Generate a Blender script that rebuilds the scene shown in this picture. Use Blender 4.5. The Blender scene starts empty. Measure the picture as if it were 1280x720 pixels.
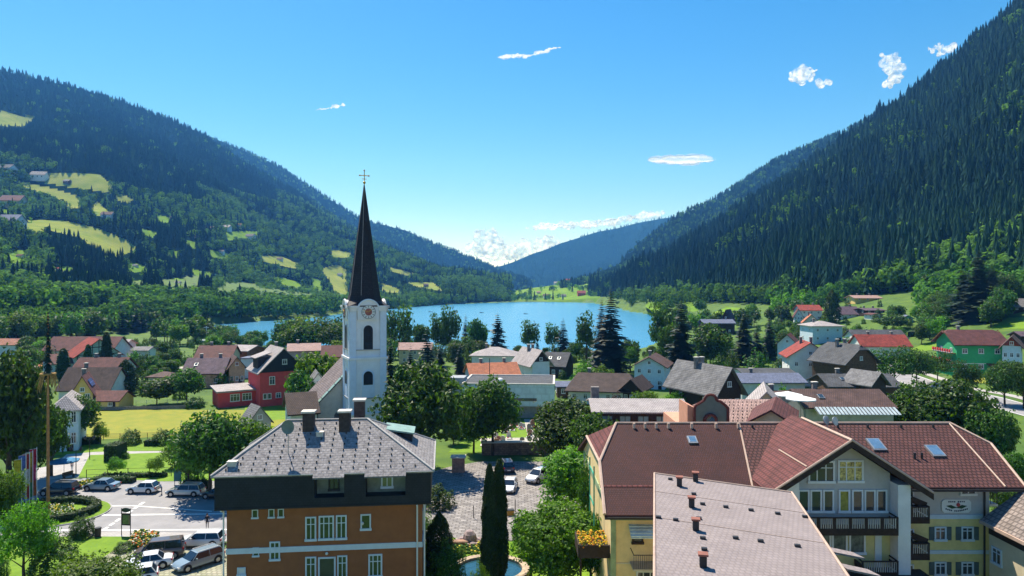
import bpy, math, random
import numpy as np
from mathutils import Vector, Matrix
SC = bpy.context.scene
COL = SC.collection
F, CAMH = 853.0, 27.0
R = math.radians
# ------------------------------------------------------------ camera, sky, sun, exposure
cd = bpy.data.cameras.new('camera'); cam = bpy.data.objects.new('camera', cd); COL.objects.link(cam)
cam.location = (0, 0, CAMH); cam.rotation_euler = (R(90), 0, 0)
cd.sensor_width = 36; cd.lens = 36 * F / 1280; cd.clip_start = 0.5; cd.clip_end = 30000
SC.camera = cam
SUN_EL, SUN_AZ = R(58), R(-32)          # azimuth from +Y towards +X
w = bpy.data.worlds.new('World'); SC.world = w; w.use_nodes = True
nt = w.node_tree; nt.nodes.clear()
sky = nt.nodes.new('ShaderNodeTexSky'); sky.sky_type = 'NISHITA'; sky.sun_disc = False
sky.sun_elevation = SUN_EL; sky.sun_rotation = SUN_AZ
sky.altitude = 400; sky.air_density = 1.0; sky.dust_density = 0.3; sky.ozone_density = 3.0
hs_ = nt.nodes.new('ShaderNodeHueSaturation'); hs_.inputs['Saturation'].default_value = 1.4
bg = nt.nodes.new('ShaderNodeBackground'); bg.inputs[1].default_value = 0.092
wo = nt.nodes.new('ShaderNodeOutputWorld')
nt.links.new(sky.outputs[0], hs_.inputs['Color']); nt.links.new(hs_.outputs[0], bg.inputs[0]); nt.links.new(bg.outputs[0], wo.inputs[0])
ld = bpy.data.lights.new('sun', 'SUN'); ld.energy = 4.9; ld.angle = R(0.53); ld.color = (1, .95, .87)
sun = bpy.data.objects.new('sun', ld); COL.objects.link(sun)
sd = Vector((math.sin(SUN_AZ) * math.cos(SUN_EL), math.cos(SUN_AZ) * math.cos(SUN_EL), math.sin(SUN_EL)))
sun.rotation_euler = sd.to_track_quat('Z', 'Y').to_euler(); sun.location = (0, 0, 900)
vs = SC.view_settings; SC.display_settings.display_device = 'sRGB'
vs.view_transform = 'Standard'; vs.look = 'None'; vs.exposure = 0.84; vs.gamma = 1; vs.use_curve_mapping = False
cy = SC.cycles; cy.use_denoising = True; cy.max_bounces = 6; cy.diffuse_bounces = 2; cy.glossy_bounces = 2
cy.transmission_bounces = 2; cy.transparent_max_bounces = 8; cy.volume_bounces = 0; cy.use_adaptive_sampling = True

# ------------------------------------------------------------ geometry helpers
def px2w(px, py, Y): return Vector(((px - 640) / F * Y, Y, CAMH - (py - 360) / F * Y))
def G(px, py, z=0.0):
    Y = (CAMH - z) * F / (py - 360); return Vector(((px - 640) / F * Y, Y, z))
def sp(t): return np.logaddexp(0, t / 12.0) * 12.0
def ground(x, y):
    x = np.asarray(x, float); y = np.asarray(y, float)
    return 0.22 * sp(x - 122) * np.clip((y - 60) / 100, 0, 1) + 0.20 * sp(-x - 222) * np.clip((y - 100) / 100, 0, 1)
def _sp(t): t /= 12.0; return 12.0 * (t if t > 30 else math.log1p(math.exp(t)))
def gz(x, y): return 0.22 * _sp(x - 122) * min(1, max(0, (y - 60) / 100)) + 0.20 * _sp(-x - 222) * min(1, max(0, (y - 100) / 100))
def cr(c): return (c[0], c[1], c[2], 1.0)
_mats = {}
def mat(name, c, rough=0.85, var=0.12, scale=1.5, c2=None, bump=0.0, tile=None, spec=0.3, metal=0.0, coat=0, emit=None):
    """procedural material; tile=(brick_w,row_h,mortar_dark,strength) lays courses in the mesh's metre UVs"""
    if name in _mats: return _mats[name]
    m = bpy.data.materials.new(name); m.use_nodes = True; n = m.node_tree; N = n.nodes; L = n.links
    b = N['Principled BSDF']; b.inputs['Roughness'].default_value = rough; b.inputs['Metallic'].default_value = metal
    b.inputs['Specular IOR Level'].default_value = spec; b.inputs['Coat Weight'].default_value = coat
    tc = N.new('ShaderNodeTexCoord')
    nz = N.new('ShaderNodeTexNoise'); nz.inputs['Scale'].default_value = scale; nz.inputs['Detail'].default_value = 6; nz.inputs['Roughness'].default_value = .65
    L.new(tc.outputs['Object'], nz.inputs['Vector'])
    mx = N.new('ShaderNodeMix'); mx.data_type = 'RGBA'
    d = c2 if c2 else tuple(v * (1 - 2.2 * var) for v in c)
    hi = c if c2 else tuple(min(1, v * (1 + 1.6 * var)) for v in c)
    mx.inputs[6].default_value = cr(d); mx.inputs[7].default_value = cr(hi)
    rp = N.new('ShaderNodeMapRange'); rp.inputs[1].default_value = .32; rp.inputs[2].default_value = .68
    L.new(nz.outputs[0], rp.inputs[0]); L.new(rp.outputs[0], mx.inputs[0])
    out = mx.outputs[2]; hgt = nz.outputs[0]
    if tile:
        br = N.new('ShaderNodeTexBrick'); uv = N.new('ShaderNodeUVMap'); L.new(uv.outputs[0], br.inputs['Vector'])
        br.inputs['Scale'].default_value = 1; br.inputs['Brick Width'].default_value = tile[0]; br.inputs['Row Height'].default_value = tile[1]
        br.inputs['Mortar Size'].default_value = tile[1] * .16; br.inputs['Mortar Smooth'].default_value = .4; br.inputs['Bias'].default_value = 0
        br.inputs['Color1'].default_value = (1, 1, 1, 1); br.inputs['Color2'].default_value = (tile[3],) * 3 + (1,)
        br.inputs['Mortar'].default_value = (tile[2],) * 3 + (1,)
        mu = N.new('ShaderNodeMix'); mu.data_type = 'RGBA'; mu.blend_type = 'MULTIPLY'; mu.inputs[0].default_value = 1
        L.new(out, mu.inputs[6]); L.new(br.outputs['Color'], mu.inputs[7]); out = mu.outputs[2]; hgt = br.outputs['Fac']
        inv = N.new('ShaderNodeMath'); inv.operation = 'SUBTRACT'; inv.inputs[0].default_value = 1; L.new(hgt, inv.inputs[1]); hgt = inv.outputs[0]
    L.new(out, b.inputs['Base Color'])
    if bump:
        bp = N.new('ShaderNodeBump'); bp.inputs['Strength'].default_value = bump; bp.inputs['Distance'].default_value = .06
        L.new(hgt, bp.inputs['Height']); L.new(bp.outputs[0], b.inputs['Normal'])
    _mats[name] = m; return m
def leafmat(name, dark, light, trans=0.35, warm=(1.15, 1.1, .5), sp_=.3, ro=.55):
    if name in _mats: return _mats[name]
    m = bpy.data.materials.new(name); m.use_nodes = True; n = m.node_tree; N = n.nodes; L = n.links; N.clear()
    at = N.new('ShaderNodeAttribute'); at.attribute_name = 'tint'
    oi = N.new('ShaderNodeObjectInfo')
    mx = N.new('ShaderNodeMix'); mx.data_type = 'RGBA'; mx.inputs[6].default_value = cr(dark); mx.inputs[7].default_value = cr(light)
    L.new(at.outputs['Fac'], mx.inputs[0])
    hv = N.new('ShaderNodeHueSaturation'); ma = N.new('ShaderNodeMapRange'); ma.inputs[3].default_value = .72; ma.inputs[4].default_value = 1.3
    mh = N.new('ShaderNodeMapRange'); mh.inputs[3].default_value = .485; mh.inputs[4].default_value = .525
    L.new(oi.outputs['Random'], ma.inputs[0]); L.new(oi.outputs['Random'], mh.inputs[0])
    L.new(ma.outputs[0], hv.inputs['Value']); L.new(mh.outputs[0], hv.inputs['Hue']); L.new(mx.outputs[2], hv.inputs['Color'])
    df = N.new('ShaderNodeBsdfPrincipled'); df.inputs['Roughness'].default_value = ro; df.inputs['Specular IOR Level'].default_value = sp_
    L.new(hv.outputs[0], df.inputs['Base Color'])
    tr = N.new('ShaderNodeBsdfTranslucent'); tm = N.new('ShaderNodeMix'); tm.data_type = 'RGBA'; tm.blend_type = 'MULTIPLY'; tm.inputs[0].default_value = 1
    L.new(hv.outputs[0], tm.inputs[6]); tm.inputs[7].default_value = (warm[0] * 1.5, warm[1] * 1.7, warm[2], 1); L.new(tm.outputs[2], tr.inputs[0])
    ms = N.new('ShaderNodeMixShader'); ms.inputs[0].default_value = trans
    L.new(df.outputs[0], ms.inputs[1]); L.new(tr.outputs[0], ms.inputs[2])
    o = N.new('ShaderNodeOutputMaterial'); L.new(ms.outputs[0], o.inputs[0])
    _mats[name] = m; return m
def tag(o, label=None, cat=None, group=None, kind=None):
    if label: o['label'] = label
    if cat: o['category'] = cat
    if group: o['group'] = group
    if kind: o['kind'] = kind
    return o
def empty(name, loc, rz=0.0, label=None, cat=None, group=None):
    o = bpy.data.objects.new(name, None); COL.objects.link(o); o.location = loc; o.rotation_euler = (0, 0, rz); o.empty_display_size = .5
    return tag(o, label, cat, group)
class MB:
    def __init__(s, off=(0, 0, 0)): s.v = []; s.f = []; s.m = []; s.off = Vector(off); s.mi = 0
    def add(s, vs, fs, mi=None):
        k = len(s.v); s.v += [tuple(Vector(p) - s.off) for p in vs]; s.f += [tuple(i + k for i in f) for f in fs]; s.m += [s.mi if mi is None else mi] * len(fs)
        return s
    def box(s, c, d, rz=0, mi=None, M=None):
        hx, hy, hz = d[0] / 2, d[1] / 2, d[2] / 2; ca, sa = math.cos(rz), math.sin(rz); P = []
        for dz in (-hz, hz):
            for dx, dy in ((-hx, -hy), (hx, -hy), (hx, hy), (-hx, hy)):
                q = Vector((dx * ca - dy * sa, dx * sa + dy * ca, dz))
                if M: q = M @ q
                P.append(Vector(c) + q)
        return s.add(P, [(3, 2, 1, 0), (4, 5, 6, 7), (0, 1, 5, 4), (1, 2, 6, 5), (2, 3, 7, 6), (3, 0, 4, 7)], mi)
    def b2(s, a, b, mi=None):                      # box from two corners
        return s.box([(a[i] + b[i]) / 2 for i in range(3)], [abs(b[i] - a[i]) for i in range(3)], 0, mi)
    def slab(s, pts, t, mi=None):                  # planar polygon thickened downwards
        n = len(pts); P = [Vector(p) for p in pts] + [Vector(p) - Vector((0, 0, t)) for p in pts]
        fs = [tuple(range(n)), tuple(range(2 * n - 1, n - 1, -1))] + [(i, i + n, (i + 1) % n + n, (i + 1) % n) for i in range(n)]
        a = (P[1] - P[0]).cross(P[2] - P[0])
        if a.z < 0: fs = [tuple(reversed(f)) for f in fs]
        return s.add(P, fs, mi)
    def extr(s, prof, vec, mi=None):               # closed 3-D polygon extruded along vec
        n = len(prof); v = Vector(vec); P = [Vector(p) for p in prof] + [Vector(p) + v for p in prof]
        nm = sum(((P[i] - P[0]).cross(P[(i + 1) % n] - P[0]) for i in range(1, n - 1)), Vector())
        fs = [tuple(range(n)), tuple(range(2 * n - 1, n - 1, -1))] + [(i, i + n, (i + 1) % n + n, (i + 1) % n) for i in range(n)]
        if nm.dot(v) > 0: fs = [tuple(reversed(f)) for f in fs]
        return s.add(P, fs, mi)
    def cyl(s, p0, p1, r0, r1=None, n=10, mi=None, cap=True):
        r1 = r0 if r1 is None else r1; p0 = Vector(p0); p1 = Vector(p1); d = (p1 - p0).normalized()
        a = d.orthogonal().normalized(); b = d.cross(a); P = []
        for p, r in ((p0, r0), (p1, r1)):
            for i in range(n):
                t = 2 * math.pi * i / n; P.append(p + a * (r * math.cos(t)) + b * (r * math.sin(t)))
        fs = [(i, (i + 1) % n, (i + 1) % n + n, i + n) for i in range(n)]
        if cap: fs += [tuple(range(n - 1, -1, -1)), tuple(range(n, 2 * n))]
        return s.add(P, fs, mi)
    def loft(s, rings, mi=None, caps=True, closed=True):
        n = len(rings[0]); P = [p for r in rings for p in r]; fs = []
        for j in range(len(rings) - 1):
            for i in range(n if closed else n - 1):
                a = j * n + i; b = j * n + (i + 1) % n; fs.append((a, b, b + n, a + n))
        if caps: fs += [tuple(range(n - 1, -1, -1)), tuple(range((len(rings) - 1) * n, len(rings) * n))]
        return s.add(P, fs, mi)
    def ball(s, c, r, sx=1, sy=1, sz=1, n=10, m=6, mi=None):
        rings = []
        for j in range(m + 1):
            t = -math.pi / 2 + math.pi * j / m; q = max(.02, math.cos(t))
            rings.append([Vector((c[0] + r * sx * q * math.cos(2 * math.pi * i / n), c[1] + r * sy * q * math.sin(2 * math.pi * i / n), c[2] + r * sz * math.sin(t))) for i in range(n)])
        return s.loft(rings, mi)
    def build(s, name, mats, parent=None, smooth=False, loc=None, bevel=0):
        me = bpy.data.meshes.new(name); me.from_pydata(s.v, [], s.f)
        if not isinstance(mats, (list, tuple)): mats = [mats]
        for m in mats: me.materials.append(m)
        me.polygons.foreach_set('material_index', s.m)
        if smooth: me.polygons.foreach_set('use_smooth', [True] * len(s.f))
        me.update(); autouv(me)
        o = bpy.data.objects.new(name, me); COL.objects.link(o)
        if parent is not None: o.parent = parent
        if loc is not None: o.location = loc
        if bevel:
            bm = o.modifiers.new('bevel', 'BEVEL'); bm.width = bevel; bm.segments = 1; bm.limit_method = 'ANGLE'
        return o
def autouv(me):
    uv = me.uv_layers.new(name='UVMap'); d = uv.data; V = me.vertices
    for p in me.polygons:
        n = p.normal
        if abs(n.z) > .995: t = Vector((1, 0, 0)); b = Vector((0, 1, 0))
        else:
            t = Vector((-n.y, n.x, 0)).normalized(); b = n.cross(t)
        for li in p.loop_indices:
            q = V[me.loops[li].vertex_index].co; d[li].uv = (q.dot(t), q.dot(b))
def dup(root, loc, rz=None, scale=None, label=None, group=None):
    def cp(o, par):
        c = o.copy(); COL.objects.link(c); c.parent = par
        for ch in kids.get(o.name, []): cp(ch, c)
        return c
    kids = {}
    def gather(o):
        kids[o.name] = list(o.children)
        for ch in o.children: gather(ch)
    gather(root); r = cp(root, None); r.location = loc
    if rz is not None: r.rotation_euler = (0, 0, rz)
    if scale is not None: r.scale = scale
    if label: r['label'] = label
    if group: r['group'] = group
    return r
def npmesh(name, V, Fq, mats, attr=None, mi=None, smooth=False):
    """numpy verts (n,3) + faces (m,k) -> mesh, fast"""
    me = bpy.data.meshes.new(name); k = Fq.shape[1]
    me.vertices.add(len(V)); me.vertices.foreach_set('co', V.astype(np.float32).ravel())
    me.loops.add(Fq.size); me.loops.foreach_set('vertex_index', Fq.astype(np.int32).ravel())
    me.polygons.add(len(Fq)); me.polygons.foreach_set('loop_start', np.arange(0, Fq.size, k, dtype=np.int32))
    try: me.polygons.foreach_set('loop_total', np.full(len(Fq), k, dtype=np.int32))
    except Exception: pass
    for m in (mats if isinstance(mats, (list, tuple)) else [mats]): me.materials.append(m)
    if mi is not None: me.polygons.foreach_set('material_index', mi.astype(np.int32))
    me.polygons.foreach_set('use_smooth', np.full(len(Fq), smooth, dtype=bool))
    me.update(calc_edges=True)
    if attr is not None:
        a = me.attributes.new('tint', 'FLOAT', 'FACE'); a.data.foreach_set('value', attr.astype(np.float32))
    return me
def link(name, me, parent=None, loc=(0, 0, 0)):
    o = bpy.data.objects.new(name, me); COL.objects.link(o); o.parent = parent; o.location = loc; return o
HZD = .00011
# ------------------------------------------------------------ land, water, hills
rng = np.random.default_rng(7); random.seed(11)
def vnoise(x, y, s, seed=0):
    """smooth value noise on a lattice"""
    x = x / s; y = y / s; xi = np.floor(x).astype(int); yi = np.floor(y).astype(int); fx = x - xi; fy = y - yi
    def h(a, b):
        n = (a * 374761393 + b * 668265263 + seed * 974711) & 0x7fffffff
        n = ((n ^ (n >> 13)) * 1274126177) & 0x7fffffff
        return (n & 0xffff) / 65535.0
    u = fx * fx * (3 - 2 * fx); v = fy * fy * (3 - 2 * fy)
    return (h(xi, yi) * (1 - u) + h(xi + 1, yi) * u) * (1 - v) + (h(xi, yi + 1) * (1 - u) + h(xi + 1, yi + 1) * u) * v
def inpoly(px, py, poly):
    r = np.zeros(np.shape(px), bool); n = len(poly)
    for i in range(n):
        x1, y1 = poly[i]; x2, y2 = poly[(i + 1) % n]
        c = ((y1 > py) != (y2 > py)); d = (x2 - x1) * (py - y1) / ((y2 - y1) if y2 != y1 else 1e-9) + x1
        r ^= c & (px < d)
    return r
ZL = -1.5
LAKE_PX = [(235, 414), (262, 424), (300, 432), (360, 436), (440, 442), (560, 444), (700, 444), (800, 440), (842, 422), (838, 405), (822, 393), (790, 389), (762, 382), (745, 378.6), (700, 377.4), (650, 377.6), (600, 379), (540, 381.5), (490, 385), (440, 390), (400, 396), (345, 400), (300, 403), (240, 408)]
LAKE = [tuple(G(a, b, ZL))[:2] for a, b in LAKE_PX]
m_grass = mat('meadow_grass', (.10, .20, .025), .9, c2=(.055, .125, .018), scale=.35, bump=.3)
m_grass2 = mat('garden_grass', (.095, .165, .016), .9, c2=(.04, .095, .014), scale=.12, bump=.3)
m_water = bpy.data.materials.new('lake_water'); m_water.use_nodes = True
_n = m_water.node_tree; _b = _n.nodes['Principled BSDF']
_b.inputs['Base Color'].default_value = (.045, .24, .42, 1); _b.inputs['Roughness'].default_value = .22; _b.inputs['Specular IOR Level'].default_value = .5
_t = _n.nodes.new('ShaderNodeTexCoord'); _mp = _n.nodes.new('ShaderNodeMapping'); _mp.inputs['Scale'].default_value = (.25, .6, 1)
_z = _n.nodes.new('ShaderNodeTexNoise'); _z.inputs['Scale'].default_value = 1.2; _z.inputs['Detail'].default_value = 5
_bp = _n.nodes.new('ShaderNodeBump'); _bp.inputs['Strength'].default_value = .35; _bp.inputs['Distance'].default_value = .3
_n.links.new(_t.outputs['Object'], _mp.inputs[0]); _n.links.new(_mp.outputs[0], _z.inputs['Vector']); _n.links.new(_z.outputs[0], _bp.inputs['Height']); _n.links.new(_bp.outputs[0], _b.inputs['Normal'])
# valley floor: one sheet from the camera's feet past the horizon, carved where the lake lies
Ys = np.concatenate([[-60], np.geomspace(8, 2500, 250), np.geomspace(2600, 9000, 14)]); us = np.linspace(-1.35, 1.35, 271)
YY, UU = np.meshgrid(Ys, us, indexing='ij'); XX = UU * np.maximum(np.abs(YY), 90)
ZZ = ground(XX, YY)
inl = inpoly(XX, YY, LAKE); ZZ = np.where(inl, -3.5, ZZ)
Vt = np.stack([XX, YY, ZZ], -1).reshape(-1, 3); nc = len(us); ii = np.arange((len(Ys) - 1) * nc).reshape(len(Ys) - 1, nc)[:, :-1].ravel()
Ft = np.stack([ii, ii + 1, ii + nc + 1, ii + nc], -1)
tag(link('ground', npmesh('ground', Vt, Ft, m_grass2, smooth=True)), kind='structure')
mb = MB(); mb.add([(x, y, ZL) for x, y in LAKE], [tuple(range(len(LAKE)))[::-1]])
lake_o = mb.build('lake_water', m_water); tag(lake_o, kind='structure')
def sheet(name, pts, z, m, kind='structure'):
    mb = MB(); P = [G(a, b) for a, b in pts]; P = [Vector((p.x, p.y, z)) for p in P]
    nm = sum(((P[i] - P[0]).cross(P[i + 1] - P[0]) for i in range(1, len(P) - 1)), Vector())
    if nm.z < 0: P = P[::-1]
    mb.add(P, [tuple(range(len(P)))]); o = mb.build(name, m); tag(o, kind=kind); return o
# hills lofted from real base, shoulder and ridge lines
def interp_cols(cols, n_u):
    pxs = np.array([c[0] for c in cols], float); k = len(cols[0]) - 1
    xs = np.linspace(pxs[0], pxs[-1], n_u); rows = []
    for j in range(k):
        py = np.interp(xs, pxs, [c[1 + j][0] for c in cols]); yy = np.interp(xs, pxs, [c[1 + j][1] for c in cols])
        rows.append(np.stack([(xs - 640) / F * yy, yy, CAMH - (py - 360) / F * yy], -1))
    return np.array(rows)                              # k,n_u,3
def catmull(rows, n_v):
    k = len(rows); t = np.linspace(0, k - 1, n_v); i = np.minimum(t.astype(int), k - 2); f = (t - i)[:, None, None]
    p1 = rows[i]; p2 = rows[i + 1]; p0 = rows[np.maximum(i - 1, 0)]; p3 = rows[np.minimum(i + 2, k - 1)]
    return .5 * ((2 * p1) + (p2 - p0) * f + (2 * p0 - 5 * p1 + 4 * p2 - p3) * f ** 2 + (3 * p1 - p0 - 3 * p2 + p3) * f ** 3)
m_floor = mat('forest_floor', (.008, .022, .009), .95, c2=(.004, .012, .006), scale=.02, spec=0)
m_mead = mat('hay_meadow', (.27, .29, .075), .9, c2=(.15, .21, .04), scale=.035, spec=0)
m_green = mat('green_meadow', (.17, .28, .04), .9, c2=(.10, .19, .025), scale=.035, spec=0)
SURF = {}
def hill(name, cols, n_u, n_v, amp, scl, polys=(), greens=(), seed=0, allgreen=False):
    P = catmull(interp_cols(cols, n_u), n_v)
    vv = np.linspace(0, 1, n_v)[:, None]
    env = np.sin(np.pi * np.clip(vv, 0, 1)) ** .6 * .9 + .1 * vv
    nz = (vnoise(P[..., 0] + 5000, P[..., 1], scl, seed) - .5) + .5 * (vnoise(P[..., 0] + 5000, P[..., 1], scl * .4, seed + 1) - .5)
    nt_ = (vnoise(P[-1, :, 0] + 900, P[-1, :, 1], scl * .25, seed + 3) - .5)
    P[..., 2] += nz * amp * env; P[-1, :, 2] += nt_ * amp * .25
    back = P[-1:].copy(); back[..., 1] += 900; back[..., 2] -= 500; sk = P[:1].copy(); sk[..., 2] -= 25; sk[..., 1] -= 8
    Q = np.concatenate([sk, P, back]); nr = len(Q)
    ii = np.arange((nr - 1) * n_u).reshape(nr - 1, n_u)[:, :-1].ravel(); Fq = np.stack([ii, ii + 1, ii + n_u + 1, ii + n_u], -1)
    cen = Q.reshape(-1, 3)[Fq].mean(1); px = 640 + F * cen[:, 0] / cen[:, 1]; py = 360 - F * (cen[:, 2] - CAMH) / cen[:, 1]
    mi = np.full(len(Fq), 2 if allgreen else 0)
    for p in polys: mi[inpoly(px, py, p)] = 1
    for p in greens: mi[inpoly(px, py, p)] = 2
    me = npmesh(name, Q.reshape(-1, 3), Fq, [m_floor, m_mead, m_green], mi=mi, smooth=True)
    tag(link(name, me), kind='structure'); SURF[name] = (P, list(polys) + list(greens))
    return P
def gp(px, Y):  # base on the valley floor
    x = (px - 640) / F * Y; z = max(gz(x, Y), -1) - 1.0; return (360 - (z - CAMH) / Y * F, Y)
L1P = [[(37, 215), (125, 218), (141, 232), (139, 241), (92, 235), (46, 227)], [(21, 226), (61, 234), (101, 246), (101, 260), (86, 261), (70, 246), (30, 234)],
       [(113, 258), (121, 252), (142, 269), (122, 270)], [(24, 275), (76, 275), (122, 285), (158, 300), (172, 311), (147, 322), (122, 314), (101, 297), (61, 288), (40, 293)],
       [(0, 139), (44, 147), (28, 158), (-60, 158), (-60, 139)], [(322, 320), (351, 320), (376, 331), (369, 336), (329, 327)],
       [(401, 336), (422, 331), (433, 337), (436, 372), (420, 370), (412, 352)], [(476, 353), (501, 362), (499, 369), (479, 366)], [(488, 334), (519, 342), (510, 345), (488, 339)],
       [(507, 353), (541, 353), (555, 364), (529, 361)], [(413, 312), (441, 316), (435, 322), (416, 322)], [(144, 240), (168, 249), (160, 255), (146, 250)]]
L1G = [[(196, 352), (222, 347), (250, 352), (246, 361), (214, 364)], [(60, 336), (84, 332), (98, 340), (80, 348)], [(8, 316), (30, 312), (44, 320), (20, 330), (4, 326)], [(160, 352), (178, 350), (184, 357), (168, 361)], [(268, 364), (300, 366), (296, 374), (266, 373)], [(210, 312), (226, 314), (222, 322), (208, 320)], [(388, 346), (404, 352), (402, 366), (390, 360)], [(444, 372), (470, 372), (468, 378), (444, 379)], [(176, 286), (196, 290), (192, 297), (176, 294)], [(152, 328), (176, 330), (190, 338), (168, 341)], [(238, 336), (262, 340), (270, 349), (246, 347)], [(300, 352), (322, 356), (318, 364), (298, 360)], [(196, 268), (214, 272), (210, 279), (196, 276)], [(262, 312), (290, 318), (286, 325), (264, 321)], [(366, 372), (392, 374), (390, 380), (366, 379)], [(310, 376), (330, 377), (326, 383), (310, 382)], [(-80, 258), (15, 262), (15, 269), (-80, 269)], [(-120, 362), (18, 370), (49, 383), (37, 391), (-120, 402)], [(126, 376), (153, 375), (173, 383), (128, 386)],
       [(279, 289), (322, 289), (322, 297), (285, 301)], [(228, 300), (244, 302), (246, 312), (236, 308)], [(340, 344), (372, 352), (380, 360), (352, 356)]]
hill('hillside_forest_slope', [
    [-900, gp(-900, 260), (300, 420), (120, 900), (-120, 1700)],
    [-300, gp(-300, 300), (320, 520), (180, 1050), (10, 1950)],
    [0, gp(0, 395), (322, 700), (205, 1200), (86, 2250)],
    [130, gp(130, 490), (325, 800), (215, 1300), (122, 2450)],
    [250, gp(250, 640), (328, 950), (238, 1500), (166, 2600)],
    [330, gp(330, 720), (340, 1050), (275, 1600), (218, 2650)],
    [430, gp(430, 810), (355, 1150), (315, 1650), (280, 2600)],
    [500, gp(500, 960), (362, 1300), (335, 1750), (318, 2500)],
    [560, gp(560, 1180), (366, 1500), (352, 1850), (340, 2350)],
    [640, gp(640, 1400), (371, 1600), (365, 1850), (360, 2150)]], 760, 280, 60, 260, L1P, L1G, 1)
hill('far_left_ridge', [
    [120, (200, 2700), (140, 3400)], [250, (220, 2800), (168, 3600)], [300, (240, 2850), (189, 3650)], [350, (270, 2900), (212, 3700)], [400, (290, 2900), (241, 3750)], [450, (320, 2800), (272, 3800)],
    [520, (345, 2600), (295, 3800)], [570, (360, 2450), (315, 3750)], [620, (372, 2350), (338, 3650)], [665, (376, 2300), (359, 3500)]], 160, 50, 120, 420, seed=5)
hill('far_valley_ridge', [
    [520, (375, 4000), (352, 4700)], [625, (374, 4000), (332, 5000)], [660, (372, 4000), (322, 5100)], [700, (371, 4000), (306, 5200)], [740, (370, 4000), (294, 5300)], [790, (370, 4000), (281, 5400)], [830, (368, 4000), (273, 5400)],
    [880, (368, 4000), (266, 5500)], [960, (366, 4000), (262, 5500)]], 120, 40, 160, 700, seed=8)
hill('far_shore_meadow_hill', [
    [560, gp(560, 1420), (373, 1600), (371, 1800)], [620, gp(620, 1405), (371, 1600), (367, 1850)], [680, gp(680, 1400), (366, 1600), (358, 1900)],
    [740, gp(740, 1330), (362, 1500), (348, 1900)], [790, gp(790, 1150), (360, 1400), (345, 1800)], [840, gp(840, 900), (365, 1100), (350, 1500)]], 90, 30, 10, 160, seed=9, allgreen=True)
hill('right_back_ridge', [
    [700, (366, 1750), (358, 1900)], [765, (358, 1700), (332, 2100)], [800, (345, 1700), (309, 2300)], [850, (335, 1700), (273, 2400)], [900, (310, 1700), (248, 2500)],
    [960, (270, 1700), (214, 2500)], [1050, (200, 1600), (168, 2400)], [1135, (160, 1600), (128, 2300)], [1200, (130, 1600), (98, 2200)], [1400, (60, 1600), (30, 2200)]], 150, 50, 90, 350,
    [[(1045, 160), (1063, 156), (1060, 163), (1046, 166)]], seed=12)
hill('right_mountain_slope', [
    [735, gp(735, 1400), (362, 1450), (357, 1500)], [765, gp(765, 1200), (362, 1300), (350, 1480)], [800, gp(800, 980), (352, 1150), (334, 1450)], [850, gp(850, 720), (345, 950), (309, 1420)],
    [930, gp(930, 560), (325, 800), (260, 1380)], [1000, gp(1000, 455), (300, 720), (212, 1320)], [1100, gp(1100, 420), (270, 700), (142, 1250)],
    [1180, gp(1180, 385), (245, 620), (88, 1150)], [1280, gp(1280, 315), (210, 560), (2, 1020)], [1500, gp(1500, 280), (150, 450), (-190, 820)], [2100, gp(2100, 240), (0, 380), (-600, 600)]],
    330, 110, 50, 150, [], [[(1240, 395), (1300, 385), (1300, 425), (1262, 420)]], seed=3)
# ------------------------------------------------------------ foliage
m_leafA = leafmat('broadleaf_foliage', (.012, .036, .006), (.095, .195, .018), .32)
m_leafB = leafmat('bright_foliage', (.03, .085, .008), (.17, .30, .022), .4)
m_con = leafmat('conifer_foliage', (.006, .018, .009), (.026, .052, .018), .1)
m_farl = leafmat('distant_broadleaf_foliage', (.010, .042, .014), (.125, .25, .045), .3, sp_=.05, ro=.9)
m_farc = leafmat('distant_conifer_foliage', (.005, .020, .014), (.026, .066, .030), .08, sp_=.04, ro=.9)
m_thuja = leafmat('thuja_foliage', (.012, .04, .008), (.045, .11, .016), .2)
m_copper = leafmat('copper_foliage', (.04, .018, .018), (.11, .04, .035), .3)
m_hedge = leafmat('hedge_foliage', (.015, .045, .01), (.06, .12, .018), .2)
m_bark = mat('bark', (.09, .065, .045), .95, .25, 6, bump=.6)
def quads(C, Nn, size, asp=.62, droop=0):
    n = len(C); Nn = Nn / (np.linalg.norm(Nn, axis=1, keepdims=True) + 1e-9)
    r = rng.normal(size=(n, 3)); t = np.cross(Nn, r); t /= (np.linalg.norm(t, axis=1, keepdims=True) + 1e-9); b = np.cross(Nn, t)
    s = np.asarray(size).reshape(-1, 1) * .5
    V = np.stack([C - t * s, C - b * s * asp, C + t * s, C + b * s * asp], 1); V[:, 0] += Nn * s * .35; V[:, 2] += Nn * s * .35
    return V
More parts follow.
